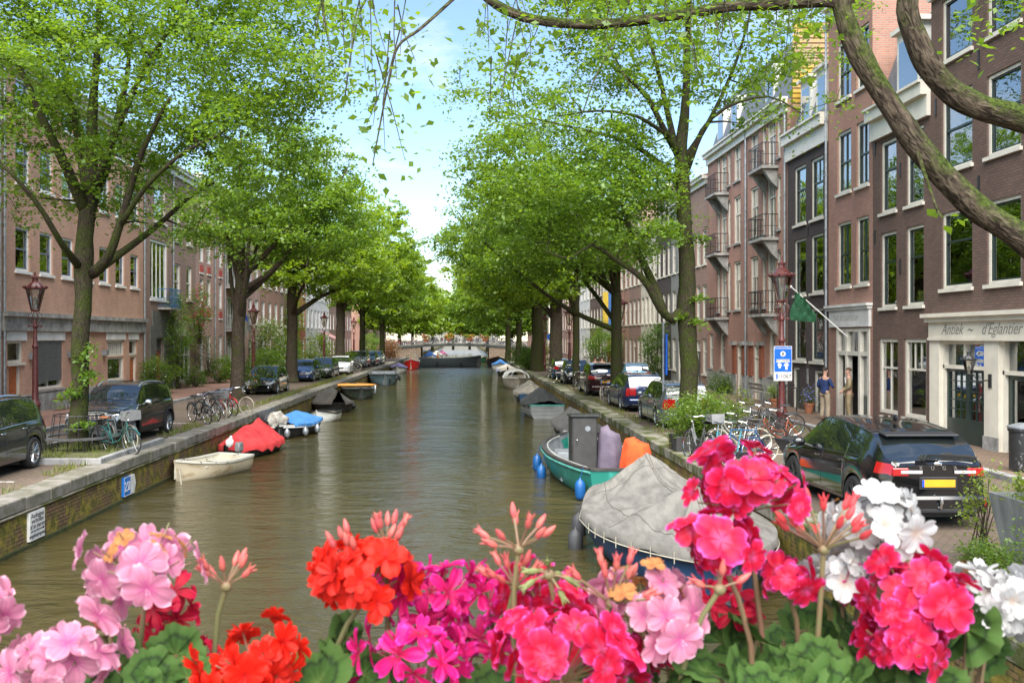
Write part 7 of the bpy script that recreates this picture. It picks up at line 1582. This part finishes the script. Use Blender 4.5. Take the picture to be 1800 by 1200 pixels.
# ================================================================ PEOPLE
SKIN=mat('skin',(.50,.28,.20),.55,var=.06); HAIRD=mat('dark_hair',(.03,.02,.015),.8,var=.2); HAIRG=mat('brown_hair',(.10,.06,.035),.8,var=.2)
def skinned(name,parent,verts,edges,rad,m,lv=2,root=0):
    me=bpy.data.meshes.new(name); bm=bmesh.new(); ly=bm.verts.layers.skin.verify(); vs=[bm.verts.new(v) for v in verts]
    for i,v in enumerate(vs): v[ly].radius=rad[i] if isinstance(rad[i],tuple) else (rad[i],rad[i]); v[ly].use_root=(i==root)
    for a,b in edges: bm.edges.new((vs[a],vs[b]))
    bm.to_mesh(me); bm.free(); o=bpy.data.objects.new(name,me); S.collection.objects.link(o)
    s=o.modifiers.new('Skin','SKIN'); s.use_smooth_shade=True; s.branch_smoothing=.4
    o.modifiers.new('Sub','SUBSURF').levels=lv
    o.modifiers['Sub'].render_levels=lv
    dg=bpy.context.evaluated_depsgraph_get(); m2=bpy.data.meshes.new_from_object(o.evaluated_get(dg)); bpy.data.objects.remove(o)
    m2.materials.clear(); m2.materials.append(m); m2.name=name; o=bpy.data.objects.new(name,m2); S.collection.objects.link(o); o.parent=parent
    m2.polygons.foreach_set('use_smooth',[True]*len(m2.polygons)); return o
def person(label,loc,rz,h=1.8,top=None,legs=None,shoe=None,hair=HAIRD,elbow=((.30,.0,1.12),(-.30,.0,1.12)),wrist=((.20,.24,1.08),(-.33,.05,.86)),foot=((.12,.02),(-.12,0)),head=0,jacket=None,shirt=None,lean=0):
    """local +Y is the way the person faces; joints in metres for a 1.8 m figure"""
    t=thing('person',label,'person',loc,rz); t.scale=(h/1.8,)*3
    V=[(0,0,.94)];Rr=[(.145,.11)];E=[]
    def add(p,r,par): V.append(p);Rr.append(r);E.append((par,len(V)-1)); return len(V)-1
    w=add((0,.0,1.12),(.135,.10),0); ch=add((0,-.01,1.32),(.155,.11),w); nk0=add((0,-.01,1.47),(.075,.07),ch); nk=add((0,.005,1.54),(.055,.055),nk0); hd0=add((0,.025,1.62),(.075,.085),nk); hd=add((0,.02,1.71),(.078,.095),hd0); add((0,.015,1.765),(.055,.07),hd)
    for k,sg in enumerate((1,-1)):
        s=add((sg*.175,-.01,1.43),(.065,.06),ch); e=add(elbow[k],(.043,.043),s); f=add(tuple((Vector(elbow[k])*.5+Vector(wrist[k])*.5)),(.038,.038),e); wr_=add(wrist[k],(.024,.028),f)
        d=(Vector(wrist[k])-Vector(elbow[k])).normalized(); pl=add(tuple(Vector(wrist[k])+d*.06),(.022,.038),wr_)
        side=d.cross(Vector((0,0,1))); side=side.normalized() if side.length>.1 else Vector((0,1,0))
        for q,(o,l) in enumerate(((-.028,.062),(-.01,.075),(.01,.07),(.026,.055))):
            a=add(tuple(Vector(wrist[k])+d*(.105+l*.35)+side*o),(.0085,.0085),pl); add(tuple(Vector(wrist[k])+d*(.10+l*.9)+side*o*1.1-Vector((0,0,.02))),(.007,.007),a)
        a=add(tuple(Vector(wrist[k])+d*.05+side*.045*(-sg)+Vector((0,0,.015))),(.011,.011),wr_); add(tuple(Vector(wrist[k])+d*.09+side*.055*(-sg)),(.009,.009),a)
        fx,fy=foot[k]; hp=add((sg*.09,0,.88),(.095,.10),0); kn=add((sg*.10+ (fx-sg*.1)*.5,.02+fy*.5,.50),(.06,.065),hp); an=add((fx,fy-.02,.10),(.038,.042),kn); add((fx,fy+.10,.045),(.035,.03),an)
    skinned('body',t,V,E,Rr,SKIN)
    # clothes are larger skins over the same joints
    def limbs(nm,m,pts,ed,rd,root=0,lv=2): return skinned(nm,t,pts,ed,rd,m,lv,root)
    P=[(0,0,.87),(0,0,1.10),(0,-.01,1.33),(0,-.01,1.455)];r=[(.178,.138),(.168,.130),(.178,.132),(.095,.085)]; Ed=[(0,1),(1,2),(2,3)]
    if jacket: P[0]=(0,0,.84); r[0]=(.18,.14)
    for k,sg in enumerate((1,-1)):
        n=len(P); e=Vector(elbow[k]); wv=Vector(wrist[k]); P+=[(sg*.178,-.01,1.42),tuple(e),tuple(e*.08+wv*.92)]; r+=[(.080,.075),(.058,.058),(.042,.042)]; Ed+=[(2,n),(n,n+1),(n+1,n+2)]
    limbs('jacket' if jacket else 'jumper',jacket or top,P,Ed,r,1)
    P=[(0,0,1.0)];r=[(.160,.122)];Ed=[]
    for k,sg in enumerate((1,-1)):
        n=len(P); fx,fy=foot[k]; P+=[(sg*.09,0,.86),(sg*.10+(fx-sg*.1)*.5,.02+fy*.5,.50),(fx,fy-.02,.085)]; r+=[(.112,.115),(.082,.088),(.066,.075)]; Ed+=[(0,n),(n,n+1),(n+1,n+2)]
    limbs('trousers',legs,P,Ed,r)
    for k in(0,1):
        fx,fy=foot[k]; mb=MB(); mb.ell((fx,fy+.06,.045),(.05,.145,.048),12,8); mb.v=[(a,b,max(.001,c)) for a,b,c in mb.v]; mb.build('shoe',t,shoe or BLACKM,smooth=True)
    if shirt: mb=MB(); mb.bbox((0,.115,1.36),(.10,.035,.22),bev=.015,rx=-.1); mb.build('shirt',t,shirt)
    # hair cap, ears, face
    mb=MB(); rows=[]
    for i in range(9):
        th=PI*.56*i/8; rows.append([(.089*math.sin(th)*math.cos(a),-.002+.105*math.sin(th)*math.sin(a),1.715+.102*math.cos(th)+(.035 if math.sin(a)>.3 and i>5 else 0)) for a in [2*PI*j/16 for j in range(16)]])
    mb.grid(rows,closeu=True); mb.build('hair',t,hair,smooth=True,fix=False)
    mb=MB(); mb.ell((0,.118,1.665),(.013,.022,.025),8,6); mb.build('nose',t,SKIN,smooth=True)
    for sg in(1,-1): 
        mb=MB(); mb.ell((sg*.032,.100,1.695),(.012,.010,.007),8,6); mb.build('eye',t,mat('eye',(.05,.04,.035),.3),smooth=True)
        mb=MB(); mb.ell((sg*.083,.02,1.675),(.012,.022,.034),8,6); mb.build('ear',t,SKIN,smooth=True)
    mb=MB(); mb.ell((0,.105,1.625),(.024,.010,.006),8,6); mb.build('mouth',t,mat('lips',(.32,.12,.10),.5),smooth=True)
    return t
p=GZ(1450,738,.1)
person('man in a dark blue jumper and beige trousers standing outside holding something small',(p.x,p.y,.1),R(-62),1.84,top=mat('navy_knit',(.015,.035,.12),.9,var=.15),legs=mat('beige_cotton',(.34,.27,.19),.85,var=.12),shoe=mat('brown_shoe',(.08,.045,.03),.5),wrist=((.10,.30,1.14),(-.12,.28,1.10)),elbow=((.30,.03,1.14),(-.29,-.02,1.13)))
p=GZ(1494,735,.1); w=GX(1494,735,FR-.15)
person('man in a tan suit leaning in the open doorway with hands joined',(13.5,32.9,.1),R(75),1.82,jacket=mat('tan_suit',(.26,.20,.115),.85,var=.12),legs=MATS['tan_suit'],shirt=WHITE2,hair=HAIRG,shoe=BLACKM,wrist=((.06,.19,1.02),(-.05,.20,.98)),elbow=((.27,.02,1.14),(-.27,.02,1.13)))
person('person in an orange coat standing in the dark slate barge',(-3.4,124.5,WZ+.15),R(100),1.75,jacket=mat('orange_coat',(.70,.22,.02),.8),legs=mat('dark_trousers',(.03,.03,.04),.8),hair=HAIRD)
for (px,Y,l,c) in((1046,60,'person in black walking on the right pavement beyond the dark red people carrier',.015),(1058,60.5,'second person in dark grey walking beside the one in black',.035)):
    w=GY(px,600,Y); person(l,(w.x,Y,.0),R(10),1.75,jacket=mat('dark_coat_%d'%int(c*1000),(c,c,c*1.1),.85),legs=mat('dark_trousers',(.03,.03,.04),.8),hair=HAIRD,wrist=((.27,.1,.85),(-.27,.0,.85)),elbow=((.27,.0,1.12),(-.27,-.05,1.12)),foot=((.1,.18),(-.1,-.15)))
# ================================================================ GERANIUMS IN THE FLOWER BOXES
def petalmat(name,inner,edge,vein=None,tr=.35):
    m=bpy.data.materials.new(name); m.use_nodes=True; nt=m.node_tree; L=nt.links; b=nt.nodes['Principled BSDF']; b.inputs['Roughness'].default_value=.55; b.inputs['Specular IOR Level'].default_value=.25
    a=nt.nodes.new('ShaderNodeAttribute'); a.attribute_name='edge'; r=nt.nodes.new('ShaderNodeValToRGB'); r.color_ramp.elements[0].position=0; r.color_ramp.elements[0].color=(*(vein or inner),1); r.color_ramp.elements[1].position=1; r.color_ramp.elements[1].color=(*edge,1)
    e=r.color_ramp.elements.new(.22); e.color=(*inner,1); e=r.color_ramp.elements.new(.72); e.color=(*[i*.85+j*.15 for i,j in zip(inner,edge)],1); L.new(a.outputs['Fac'],r.inputs[0])
    tc=nt.nodes.new('ShaderNodeTexCoord'); n=nt.nodes.new('ShaderNodeTexNoise'); n.inputs['Scale'].default_value=90; n.inputs['Detail'].default_value=3; L.new(tc.outputs['Object'],n.inputs[0]); hs=nt.nodes.new('ShaderNodeHueSaturation'); mr=nt.nodes.new('ShaderNodeMapRange'); mr.inputs['To Min'].default_value=.78; mr.inputs['To Max'].default_value=1.2; L.new(n.outputs[0],mr.inputs[0]); va=nt.nodes.new('ShaderNodeAttribute'); va.attribute_name='vn'; vm=nt.nodes.new('ShaderNodeMath'); vm.operation='MULTIPLY_ADD'; vm.inputs[1].default_value=-.22; L.new(va.outputs['Fac'],vm.inputs[0]); L.new(mr.outputs[0],vm.inputs[2]); oi=nt.nodes.new('ShaderNodeObjectInfo'); om=nt.nodes.new('ShaderNodeMath'); om.operation='MULTIPLY_ADD'; om.inputs[1].default_value=.42; L.new(oi.outputs['Random'],om.inputs[0]); oa=nt.nodes.new('ShaderNodeMath'); oa.operation='ADD'; oa.inputs[1].default_value=-.25; L.new(vm.outputs[0],oa.inputs[0]); L.new(oa.outputs[0],om.inputs[2]); L.new(om.outputs[0],hs.inputs['Value']); L.new(r.outputs[0],hs.inputs['Color']); L.new(hs.outputs[0],b.inputs['Base Color'])
    bp=nt.nodes.new('ShaderNodeBump'); bp.inputs['Strength'].default_value=.12; bp.inputs['Distance'].default_value=.002; L.new(n.outputs[0],bp.inputs['Height']); L.new(bp.outputs[0],b.inputs['Normal'])
    t=nt.nodes.new('ShaderNodeBsdfTranslucent'); L.new(hs.outputs[0],t.inputs[0]); ms=nt.nodes.new('ShaderNodeMixShader'); ms.inputs[0].default_value=tr; o=nt.nodes['Material Output']; L.new(b.outputs[0],ms.inputs[1]); L.new(t.outputs[0],ms.inputs[2]); L.new(ms.outputs[0],o.inputs[0]); return m
P_HOT=petalmat('hot_pink_petal',(.62,.003,.030),(.76,.10,.44),(.56,.07,.18)); P_MAG=petalmat('magenta_petal',(.60,.006,.13),(.74,.05,.42),(.30,.004,.03)); P_RED=petalmat('orange_red_petal',(.70,.016,.006),(.66,.022,.010),(.5,.01,.01)); P_LP=petalmat('light_pink_petal',(.58,.20,.31),(.68,.40,.48),(.55,.10,.28),tr=.3); P_WH=petalmat('white_petal',(.48,.475,.47),(.54,.53,.52),(.5,.38,.3),tr=.3); P_CR=petalmat('crimson_petal',(.55,.008,.035),(.68,.015,.10),(.3,.0,.02))
STEMM=mat('geranium_stem',(.20,.085,.06),.6,col2=(.13,.13,.05),scale=20); BUDM=mat('flower_bud',(.42,.11,.08),.6,col2=(.38,.05,.06),scale=60); CAL=mat('green_calyx',(.14,.16,.05),.6); WILT=mat('wilted_petal',(.42,.20,.06),.8,col2=(.30,.10,.03),scale=60,trans=.3)
def floret_mesh(seed,loose=False,size=1.0,double=False):
    """five petals joined in one floret, facing local +Z"""
    rg=random.Random(seed); v=[];f=[];at_=[];vn_=[]
    def petal(az,L,Wd,cup,z0=0,tw=0):
        nu,nv=8,12; o=len(v)
        for i in range(nu+1):
            u=i/nu; w=Wd*(math.sin(PI*min(1,(u*.86+.07)))**.75)*(.30+.70*u) 
            for j in range(nv+1):
                s=-1+2*j/nv; x=L*u*(1-.06*(1-abs(s))*(u>.95)); y=w*s*.5; z=z0+cup*(u**1.5)*L*.6-.22*L*(u**3)*1.3+.10*L*abs(s)**2*u+.035*L*math.sin(s*5+seed+az*3)*u
                y2=y*math.cos(tw)-z*math.sin(tw)*.3; c,q=math.cos(az),math.sin(az); v.append((x*c-y2*q,x*q+y2*c,z)); at_.append(max(0,min(1,max(u**1.8,abs(s)**3*u**.5*1.0)))); vn_.append((.5+.5*math.cos(s*12+az*5+u*1.5)*(1-u*.5),))
        for i in range(nu):
            for j in range(nv): a=o+i*(nv+1)+j; f.append((a,a+1,a+nv+2,a+nv+1))
    k=5
    for i in range(k):
        az=2*PI*i/k+rg.uniform(-.12,.12); L=.0205*size*rg.uniform(.88,1.12); 
        petal(az,L*(1.12 if loose else 1),L*(.80 if loose else 1.22),rg.uniform(.15,.6),rg.uniform(0,.001),rg.uniform(-.5,.5))
    if double:
        for i in range(4): petal(2*PI*i/4+.5+rg.uniform(-.3,.3),.014*size,.014*size,1.4,.002)
    for q in range(5):
        a=1.256*q; o=len(v); c,w=math.cos(a),math.sin(a); v+=[(.0008*c,.0008*w,.001),(.0022*c-.0004*w,.0022*w+.0004*c,.007),(.0022*c+.0004*w,.0022*w-.0004*c,.007)]; at_+=[.95,.95,.95]; f.append((o,o+1,o+2))
    me=bpy.data.meshes.new('floret'); me.from_pydata(v,[],f); at=me.attributes.new('edge','FLOAT','POINT'); at.data.foreach_set('value',at_); a2=me.attributes.new('vn','FLOAT','POINT'); a2.data.foreach_set('value',[x[0] for x in vn_]+[0]*(len(v)-len(vn_))); me.polygons.foreach_set('use_smooth',[True]*len(f)); return me
FM={}
def fm(matl,seed,**k):
    key=(matl.name,seed,tuple(sorted(k.items())))
    if key not in FM: m=floret_mesh(seed,**k); m.materials.append(matl); FM[key]=m
    return FM[key]
def fpos(px,py,Y): return GY(px,py,Y)
BOXY=.98; BOXZ=2.36
def stem_pts(c,foot,bend=.0):
    c=Vector(c);f=Vector(foot); return [f,f.lerp(c,.35)+Vector((bend,0,.01)),f.lerp(c,.7)+Vector((bend*.8,0,.008)),c]
def umbel(label,px,py,rpx,pm,Y=1.0,n=22,foot=None,seed=1,squash=.85,loose=False,size=1.0,wilt=0,buds=0,double=False,sector=None,tilt=(0,0)):
    c=fpos(px,py,Y); s=FPX/Y; Rr=rpx/s*.76; rg=random.Random(seed); n=max(3,int(n*.78)); size*=1.06; gap=rg.uniform(0,6.28); sx,sz=rg.uniform(.92,1.12),rg.uniform(.72,1.0)
    t=thing('geranium_flower',label,'geranium',tuple(c),0,'geraniums in the flower boxes'); base=Vector((0,0,-Rr*.45))
    fx=fpos(foot[0],foot[1],Y+.02)-c if foot else Vector((rg.uniform(-.03,.03),.0,BOXZ-c.z))
    mb=MB(); mb.use(STEMM); mb.tube(stem_pts(base,fx,rg.uniform(-.01,.01)),[.0034,.003,.0028,.0026],8)
    mb.ell(base,(.006,.006,.005),8,6); ds=[]
    ga=PI*(3-math.sqrt(5)); 
    for i in range(n):
        # directions spread over the dome, rather more on the viewer's side
        zc=1-1.45*(i+.5)/n; rr=math.sqrt(max(0,1-zc*zc)); a=ga*i+seed; d=Vector((rr*math.cos(a)+rg.uniform(-.25,.25),rr*math.sin(a)+rg.uniform(-.25,.25)-.15,zc*sz+rg.uniform(-.22,.22))).normalized(); ds.append(d)
    for i,d in enumerate(ds):
        P=Vector((d.x*Rr,d.y*Rr,d.z*Rr*squash))*rg.uniform(.86,1.04); mb.tube([base,base.lerp(P,.55)+Vector((0,0,.002)),P-d*.003],.0009,4,cap=False)
    mb.build('stem',t,smooth=True)
    for i,d in enumerate(ds):
        P=Vector((d.x*Rr*sx,d.y*Rr,d.z*Rr*squash))*rg.uniform(.60,1.20)
        m=pm
        w=(wilt and d.z>.35 and rg.random()<wilt)
        me=fm(WILT if w else pm,rg.randrange(5),loose=loose,double=double)
        o=bpy.data.objects.new('floret',me); S.collection.objects.link(o); o.parent=t; o.location=P
        q=d.to_track_quat('Z','Y').to_euler(); M=d.to_track_quat('Z','Y').to_matrix()@Matrix.Rotation(rg.uniform(0,6.28),3,'Z')@Matrix.Rotation(rg.uniform(-.6,.6),3,'X'); o.rotation_euler=M.to_euler(); k=size*rg.uniform(.72,1.15)*(.55 if w else 1); o.scale=(k,k,k)
    if buds: 
        mb=MB(); 
        for i in range(buds):
            a=rg.uniform(0,6.28); e=Vector((math.cos(a)*rg.uniform(.2,1)*Rr,math.sin(a)*.5*Rr,Rr*rg.uniform(.75,1.12))); mb.tube([base*.2,e*.6,e],.0011,4); D=(e-base).normalized(); M=Matrix.Translation(e)@D.to_track_quat('Z','Y').to_matrix().to_4x4(); mb.lathe([(.0005,-.003),(.0032,0),(.0036,.005),(.002,.011),(.0004,.014)],n=7,M=M)
        mb.build('buds',t,BUDM,smooth=True)
    return t
def budhead(label,px,py,rpx,Y=1.0,n=9,foot=None,seed=1,m=None,down=0,wide=1.0):
    c=fpos(px,py,Y); s=FPX/Y; Rr=rpx/s; rg=random.Random(seed); t=thing('geranium_buds',label,'geranium buds',tuple(c),0,'geraniums in the flower boxes')
    fx=fpos(foot[0],foot[1],Y+.02)-c if foot else Vector((0,0,BOXZ-c.z)); mb=MB(); mb.tube(stem_pts((0,0,0),fx,rg.uniform(-.008,.008)),[.0033,.003,.0028,.0028],8); mb.ell((0,0,0),(.0065,.006,.006),8,6)
    b2=MB()
    for i in range(n):
        a=2*PI*i/n+rg.uniform(-.3,.3); el=rg.uniform(.15,1.35)-down*rg.random(); d=Vector((math.cos(a)*math.cos(el)*wide,math.sin(a)*math.cos(el)*.8,math.sin(el))).normalized(); e=d*Rr*rg.uniform(.65,1.0)
        mb.tube([(0,0,0),e*.5+Vector((0,0,.001)),e],[.0015,.0012,.0013],5,cap=False); D=(d+Vector((0,0,.3 if not down else -.4))).normalized(); M=Matrix.Translation(e)@D.to_track_quat('Z','Y').to_matrix().to_4x4()
        b2.lathe([(.0005,-.002),(.0026,.0),(.0036,.005),(.0028,.011),(.0008,.016)],n=7,M=M)
        if rg.random()<.6:   # open sepals
            for q in range(4): aa=2*PI*q/4; tip=M@Vector((.005*math.cos(aa),.005*math.sin(aa),.017)); b2.tube([M@Vector((0,0,.006)),tip],[.002,.0004],4)
    mb.build('stem',t,STEMM,smooth=True); b2.build('buds',t,m or BUDM,smooth=True); return t
def gleafmat():
    m=bpy.data.materials.new('geranium_leaf'); m.use_nodes=True; nt=m.node_tree; L=nt.links; b=nt.nodes['Principled BSDF']; b.inputs['Roughness'].default_value=.75; b.inputs['Specular IOR Level'].default_value=.15
    a=nt.nodes.new('ShaderNodeAttribute'); a.attribute_name='edge'; r=nt.nodes.new('ShaderNodeValToRGB'); E=r.color_ramp.elements; E[0].position=0; E[0].color=(.09,.15,.035,1); E[1].position=1; E[1].color=(.065,.12,.03,1)
    for p,c in((.30,(.04,.09,.018,1)),(.50,(.036,.08,.017,1)),(.60,(.018,.035,.012,1)),(.72,(.05,.105,.022,1))): e=E.new(p); e.color=c
    tc=nt.nodes.new('ShaderNodeTexCoord'); n=nt.nodes.new('ShaderNodeTexNoise'); n.inputs['Scale'].default_value=70; L.new(tc.outputs['Object'],n.inputs[0]); ad=nt.nodes.new('ShaderNodeMath'); ad.operation='MULTIPLY_ADD'; ad.inputs[1].default_value=.3; ad.inputs[2].default_value=-.15; L.new(n.outputs[0],ad.inputs[0]); a2=nt.nodes.new('ShaderNodeMath'); a2.operation='ADD'; L.new(a.outputs['Fac'],a2.inputs[0]); L.new(ad.outputs[0],a2.inputs[1]); L.new(a2.outputs[0],r.inputs[0]); L.new(r.outputs[0],b.inputs['Base Color'])
    at=nt.nodes.new('ShaderNodeAttribute'); at.attribute_name='vein'; bp=nt.nodes.new('ShaderNodeBump'); bp.inputs['Strength'].default_value=.7; bp.inputs['Distance'].default_value=.004; L.new(at.outputs['Fac'],bp.inputs['Height']); L.new(bp.outputs[0],b.inputs['Normal'])
    t=nt.nodes.new('ShaderNodeBsdfTranslucent'); L.new(r.outputs[0],t.inputs[0]); ms=nt.nodes.new('ShaderNodeMixShader'); ms.inputs[0].default_value=.3; o=nt.nodes['Material Output']; L.new(b.outputs[0],ms.inputs[1]); L.new(t.outputs[0],ms.inputs[2]); L.new(ms.outputs[0],o.inputs[0]); return m
GLEAF=gleafmat(); LM=[]
for s in range(4):
    rg=random.Random(s+50); v=[];f=[];e=[];ve=[]; na,nr=42,6
    for i in range(nr+1):
        for j in range(na+1):
            a=.28+(2*PI-.56)*j/na; u=i/nr; lobes=1+.07*math.cos(a*7+s)+.045*math.cos(a*21+s*2); R_=.036*u*(lobes if u>.3 else 1+.1*(lobes-1)); z=.0035*u*u*math.sin(a*2+s)+.0028*u*math.cos(a*7+s)+.0016*u*u*math.cos(a*21+s*2)-.009*u*u+.012*u
            v.append((R_*math.sin(a),-R_*math.cos(a),z)); e.append(u); ve.append(abs(math.cos(a*3.5))**.4)
    for i in range(nr):
        for j in range(na): a=i*(na+1)+j; f.append((a,a+1,a+na+2,a+na+1))
    me=bpy.data.meshes.new('leaf'); me.from_pydata(v,[],f)
    x=me.attributes.new('edge','FLOAT','POINT'); x.data.foreach_set('value',e); x=me.attributes.new('vein','FLOAT','POINT'); x.data.foreach_set('value',ve); me.polygons.foreach_set('use_smooth',[True]*len(f)); me.materials.append(GLEAF); LM.append(me)
def foliage(label,spots,seed):
    px,py,Y=spots[0][:3]; c=fpos(px,1215,Y); t=thing('geranium_plant',label,'geranium plant',(c.x,c.y,BOXZ),0,'geranium foliage in the flower boxes'); rg=random.Random(seed); mb=MB()
    spots=list(spots)+[(a[0]+rg.uniform(-45,45),a[1]+rg.uniform(-5,45),a[2]+rg.uniform(.02,.08)) for a in spots]
    for q in spots:
        px,py,Y=q[:3]; k=q[3] if len(q)>3 else 1; p=fpos(px,py,Y)-t.location; o=bpy.data.objects.new('leaf',LM[rg.randrange(4)]); S.collection.objects.link(o); o.parent=t; o.location=p
        o.rotation_euler=(rg.uniform(.1,1.25),rg.uniform(-.75,.75),rg.uniform(-1.2,1.2)); k*=rg.uniform(.62,1.0); o.scale=(k,k,k); mb.tube([(rg.uniform(-.02,.02),.03,0),(p.x*.5,p.y*.5+.02,p.z*.55),tuple(p)],[.0028,.0022,.0018],6)
    mb.build('stem',t,STEMM,smooth=True); return t
# flower boxes hang on the bridge railing just under the picture
for i,x in enumerate((-1.15,-.1,.95)):
    t=thing('flower_box',('left','middle','right')[i]+' long dark flower box holding geraniums on the bridge railing','flower box',(x,.96,2.14)); mb=MB(); mb.box(-.5,.5,-.12,.14,0,.18); mb.build('trough',t,mat('box_green',(.02,.04,.03),.6)); mb=MB(); mb.box(-.49,.49,-.11,.13,.181,.2); mb.build('soil',t,mat('potting_soil',(.03,.02,.015),.95,var=.3,scale=40))
U=umbel
U('light pink geranium with browned centre, upper left flower head',256,985,122,P_LP,.98,n=20,foot=(235,1230),seed=3,wilt=.75,squash=.8,size=1.12)
U('light pink geranium cut off by the left picture edge',-38,1075,78,P_LP,.95,n=16,seed=4,size=1.05)
U('large light pink geranium in the bottom left corner',118,1165,112,P_LP,.92,n=20,seed=5,size=1.12)
U('crimson geranium behind the stem of the upper left flower head',298,1078,58,P_CR,1.06,n=9,seed=6,loose=True,foot=(330,1230)); U('crimson flowers low between the green leaves at the left',268,1150,70,P_CR,1.08,n=11,seed=7,loose=True)
U('crimson flowers just left of the orange red head',350,1165,48,P_CR,1.06,n=8,seed=8,loose=True)
U('bright orange red geranium at the bottom left of centre',452,1170,116,P_RED,.92,n=24,seed=9,double=True)
U('bright orange red geranium standing tall left of centre',640,1018,108,P_RED,1.0,n=26,seed=10,foot=(570,1230),double=True,buds=8)
U('magenta star petalled geranium lowest in the centre',735,1150,118,P_MAG,.97,n=20,seed=11,loose=True,size=1.1); U('magenta star petalled geranium above the lowest one',770,1052,100,P_MAG,1.03,n=18,seed=12,loose=True)
U('small magenta cluster right behind the orange red head',702,1012,56,P_MAG,1.1,n=9,seed=13,loose=True)
U('hot pink geranium half hidden above the big central one',952,1052,82,P_HOT,1.06,n=18,seed=14); U('largest hot pink geranium at the bottom centre',985,1150,146,P_HOT,.93,n=34,seed=15,squash=.75,size=1.08)
U('hot pink flowers right of the largest central head',1085,1165,72,P_HOT,1.0,n=12,seed=16)
U('light pink geranium right of centre with rusty top',1135,1072,124,P_LP,.98,n=30,seed=17,wilt=.35,size=1.1,foot=(1150,1230))
U('crimson star petalled flowers right of the light pink head',1275,1072,66,P_CR,1.06,n=12,seed=18,loose=True)
U('hot pink geranium highest in the view in front of the grey canvas',1312,858,120,P_HOT,1.0,n=30,seed=19,foot=(1350,1230),size=1.05); U('hot pink geranium with pale edges below the highest one',1270,962,80,P_HOT,.97,n=16,seed=20,foot=(1325,1230),size=1.15)
U('single round pink bud cluster left of the pale edged head',1216,930,24,P_HOT,.97,n=4,seed=21,foot=(1260,1010)); U('small hot pink trio between the tall stems',1385,1022,56,P_HOT,1.0,n=9,seed=22,foot=(1390,1230))
U('white geranium with tan wilted centre in front of the black car',1535,925,92,P_WH,1.04,n=26,seed=23,wilt=.5,foot=(1500,1230),size=1.1); U('small white geranium below the large white one',1478,1010,62,P_WH,1.03,n=14,seed=24)
U('broad hot pink geranium at the right over two white ones',1605,1050,114,P_HOT,.97,n=30,seed=25,foot=(1590,1230)); U('hot pink geranium cluster at the bottom right',1585,1135,92,P_HOT,.95,n=22,seed=26,foot=(1600,1240),size=1.1)
U('white geranium at the right edge above the quay wall',1752,1052,76,P_WH,1.0,n=24,seed=27,foot=(1700,1230),double=True); U('white geranium cut by the right picture edge',1815,1085,52,P_WH,1.0,n=12,seed=28)
U('magenta flowers filling the gap above the central bud stems',862,1040,66,P_MAG,1.08,n=10,seed=41,loose=True); U('crimson flowers behind the pink heads right of the centre',1035,1085,62,P_CR,1.1,n=10,seed=42,loose=True); U('magenta flowers low between the two central heads',868,1135,74,P_MAG,1.06,n=12,seed=43,loose=True); U('hot pink flowers at the bottom beneath the light pink head',1185,1165,60,P_HOT,1.04,n=9,seed=44); U('magenta flowers at the bottom left of the central band',655,1185,60,P_MAG,1.02,n=9,seed=45,loose=True)
BH=budhead
U('small ragged light pink geranium between the upper left head and the corner one',195,1040,40,P_LP,1.04,n=5,seed=51); BH('coral bud cluster on a tall bare stem at the left',398,1030,52,1.0,8,(385,1230),31,wide=1.2); BH('tall coral bud cluster pointing up in the centre',912,965,62,.98,9,(915,1230),32); BH('dense pinkish bud cluster below the tall central one',905,1030,50,1.0,12,(860,1230),33)
BH('coral buds above the light pink head right of centre',1075,1060,80,.96,11,(1000,1230),34); BH('red bare bud umbel on a long stem before the white flowers',1448,965,92,.97,16,(1430,1230),35,wide=1.4,m=mat('red_bud',(.45,.035,.04),.6)); BH('small bud sprig over the magenta heads',680,965,50,1.02,8,(690,1230),36)
BH('drooping green bud cluster near the centre',965,1010,32,.97,7,(990,1230),37,m=CAL,down=1.2); BH('lone brown bud tip above the bottom left corner',183,1110,14,1.0,3,(185,1230),38); BH('thin brown stem with buds crossing the light pink head',1265,1035,40,.93,4,(1190,1230),39)
rgf=random.Random(9)
foliage('geranium leaves at the bottom left',[(215,1165,.96,1.1),(265,1185,.94),(310,1150,.98,.9),(170,1190,.97),(330,1190,.95),(240,1215,.93,1.2),(60,1230,.95,1.2)],1)
foliage('geranium leaves under the tall orange red head',[(590,1160,1.0),(640,1185,.97,1.1),(560,1200,.96,1.2),(680,1200,.98),(610,1120,1.05,.8),(530,1190,1.0)],2)
foliage('geranium leaves in the bottom centre behind the magenta flowers',[(820,1205,1.02),(870,1215,1.0),(1110,1205,.97,1.1),(1140,1190,1.0),(1060,1215,.95)],3)
foliage('geranium leaves right of centre below the crimson stars',[(1240,1180,.95,1.2),(1330,1125,1.0,1.1),(1300,1195,.94),(1370,1180,.97,1.2),(1200,1150,1.0),(1270,1130,1.03),(1340,1215,.92,1.2),(1180,1210,.95)],4)
foliage('geranium leaves between the tall stems at the right',[(1440,1165,.96,1.2),(1480,1100,1.02),(1420,1105,1.04),(1500,1190,.95,1.1),(1540,1160,1.0),(1400,1200,.93,1.2),(1460,1215,.93,1.3),(1530,1215,.95,1.2)],5)
foliage('broad geranium leaves at the bottom right over the quay wall',[(1700,1105,.98,1.25),(1660,1120,1.02),(1740,1100,1.0,.8),(1640,1200,.95)],6)
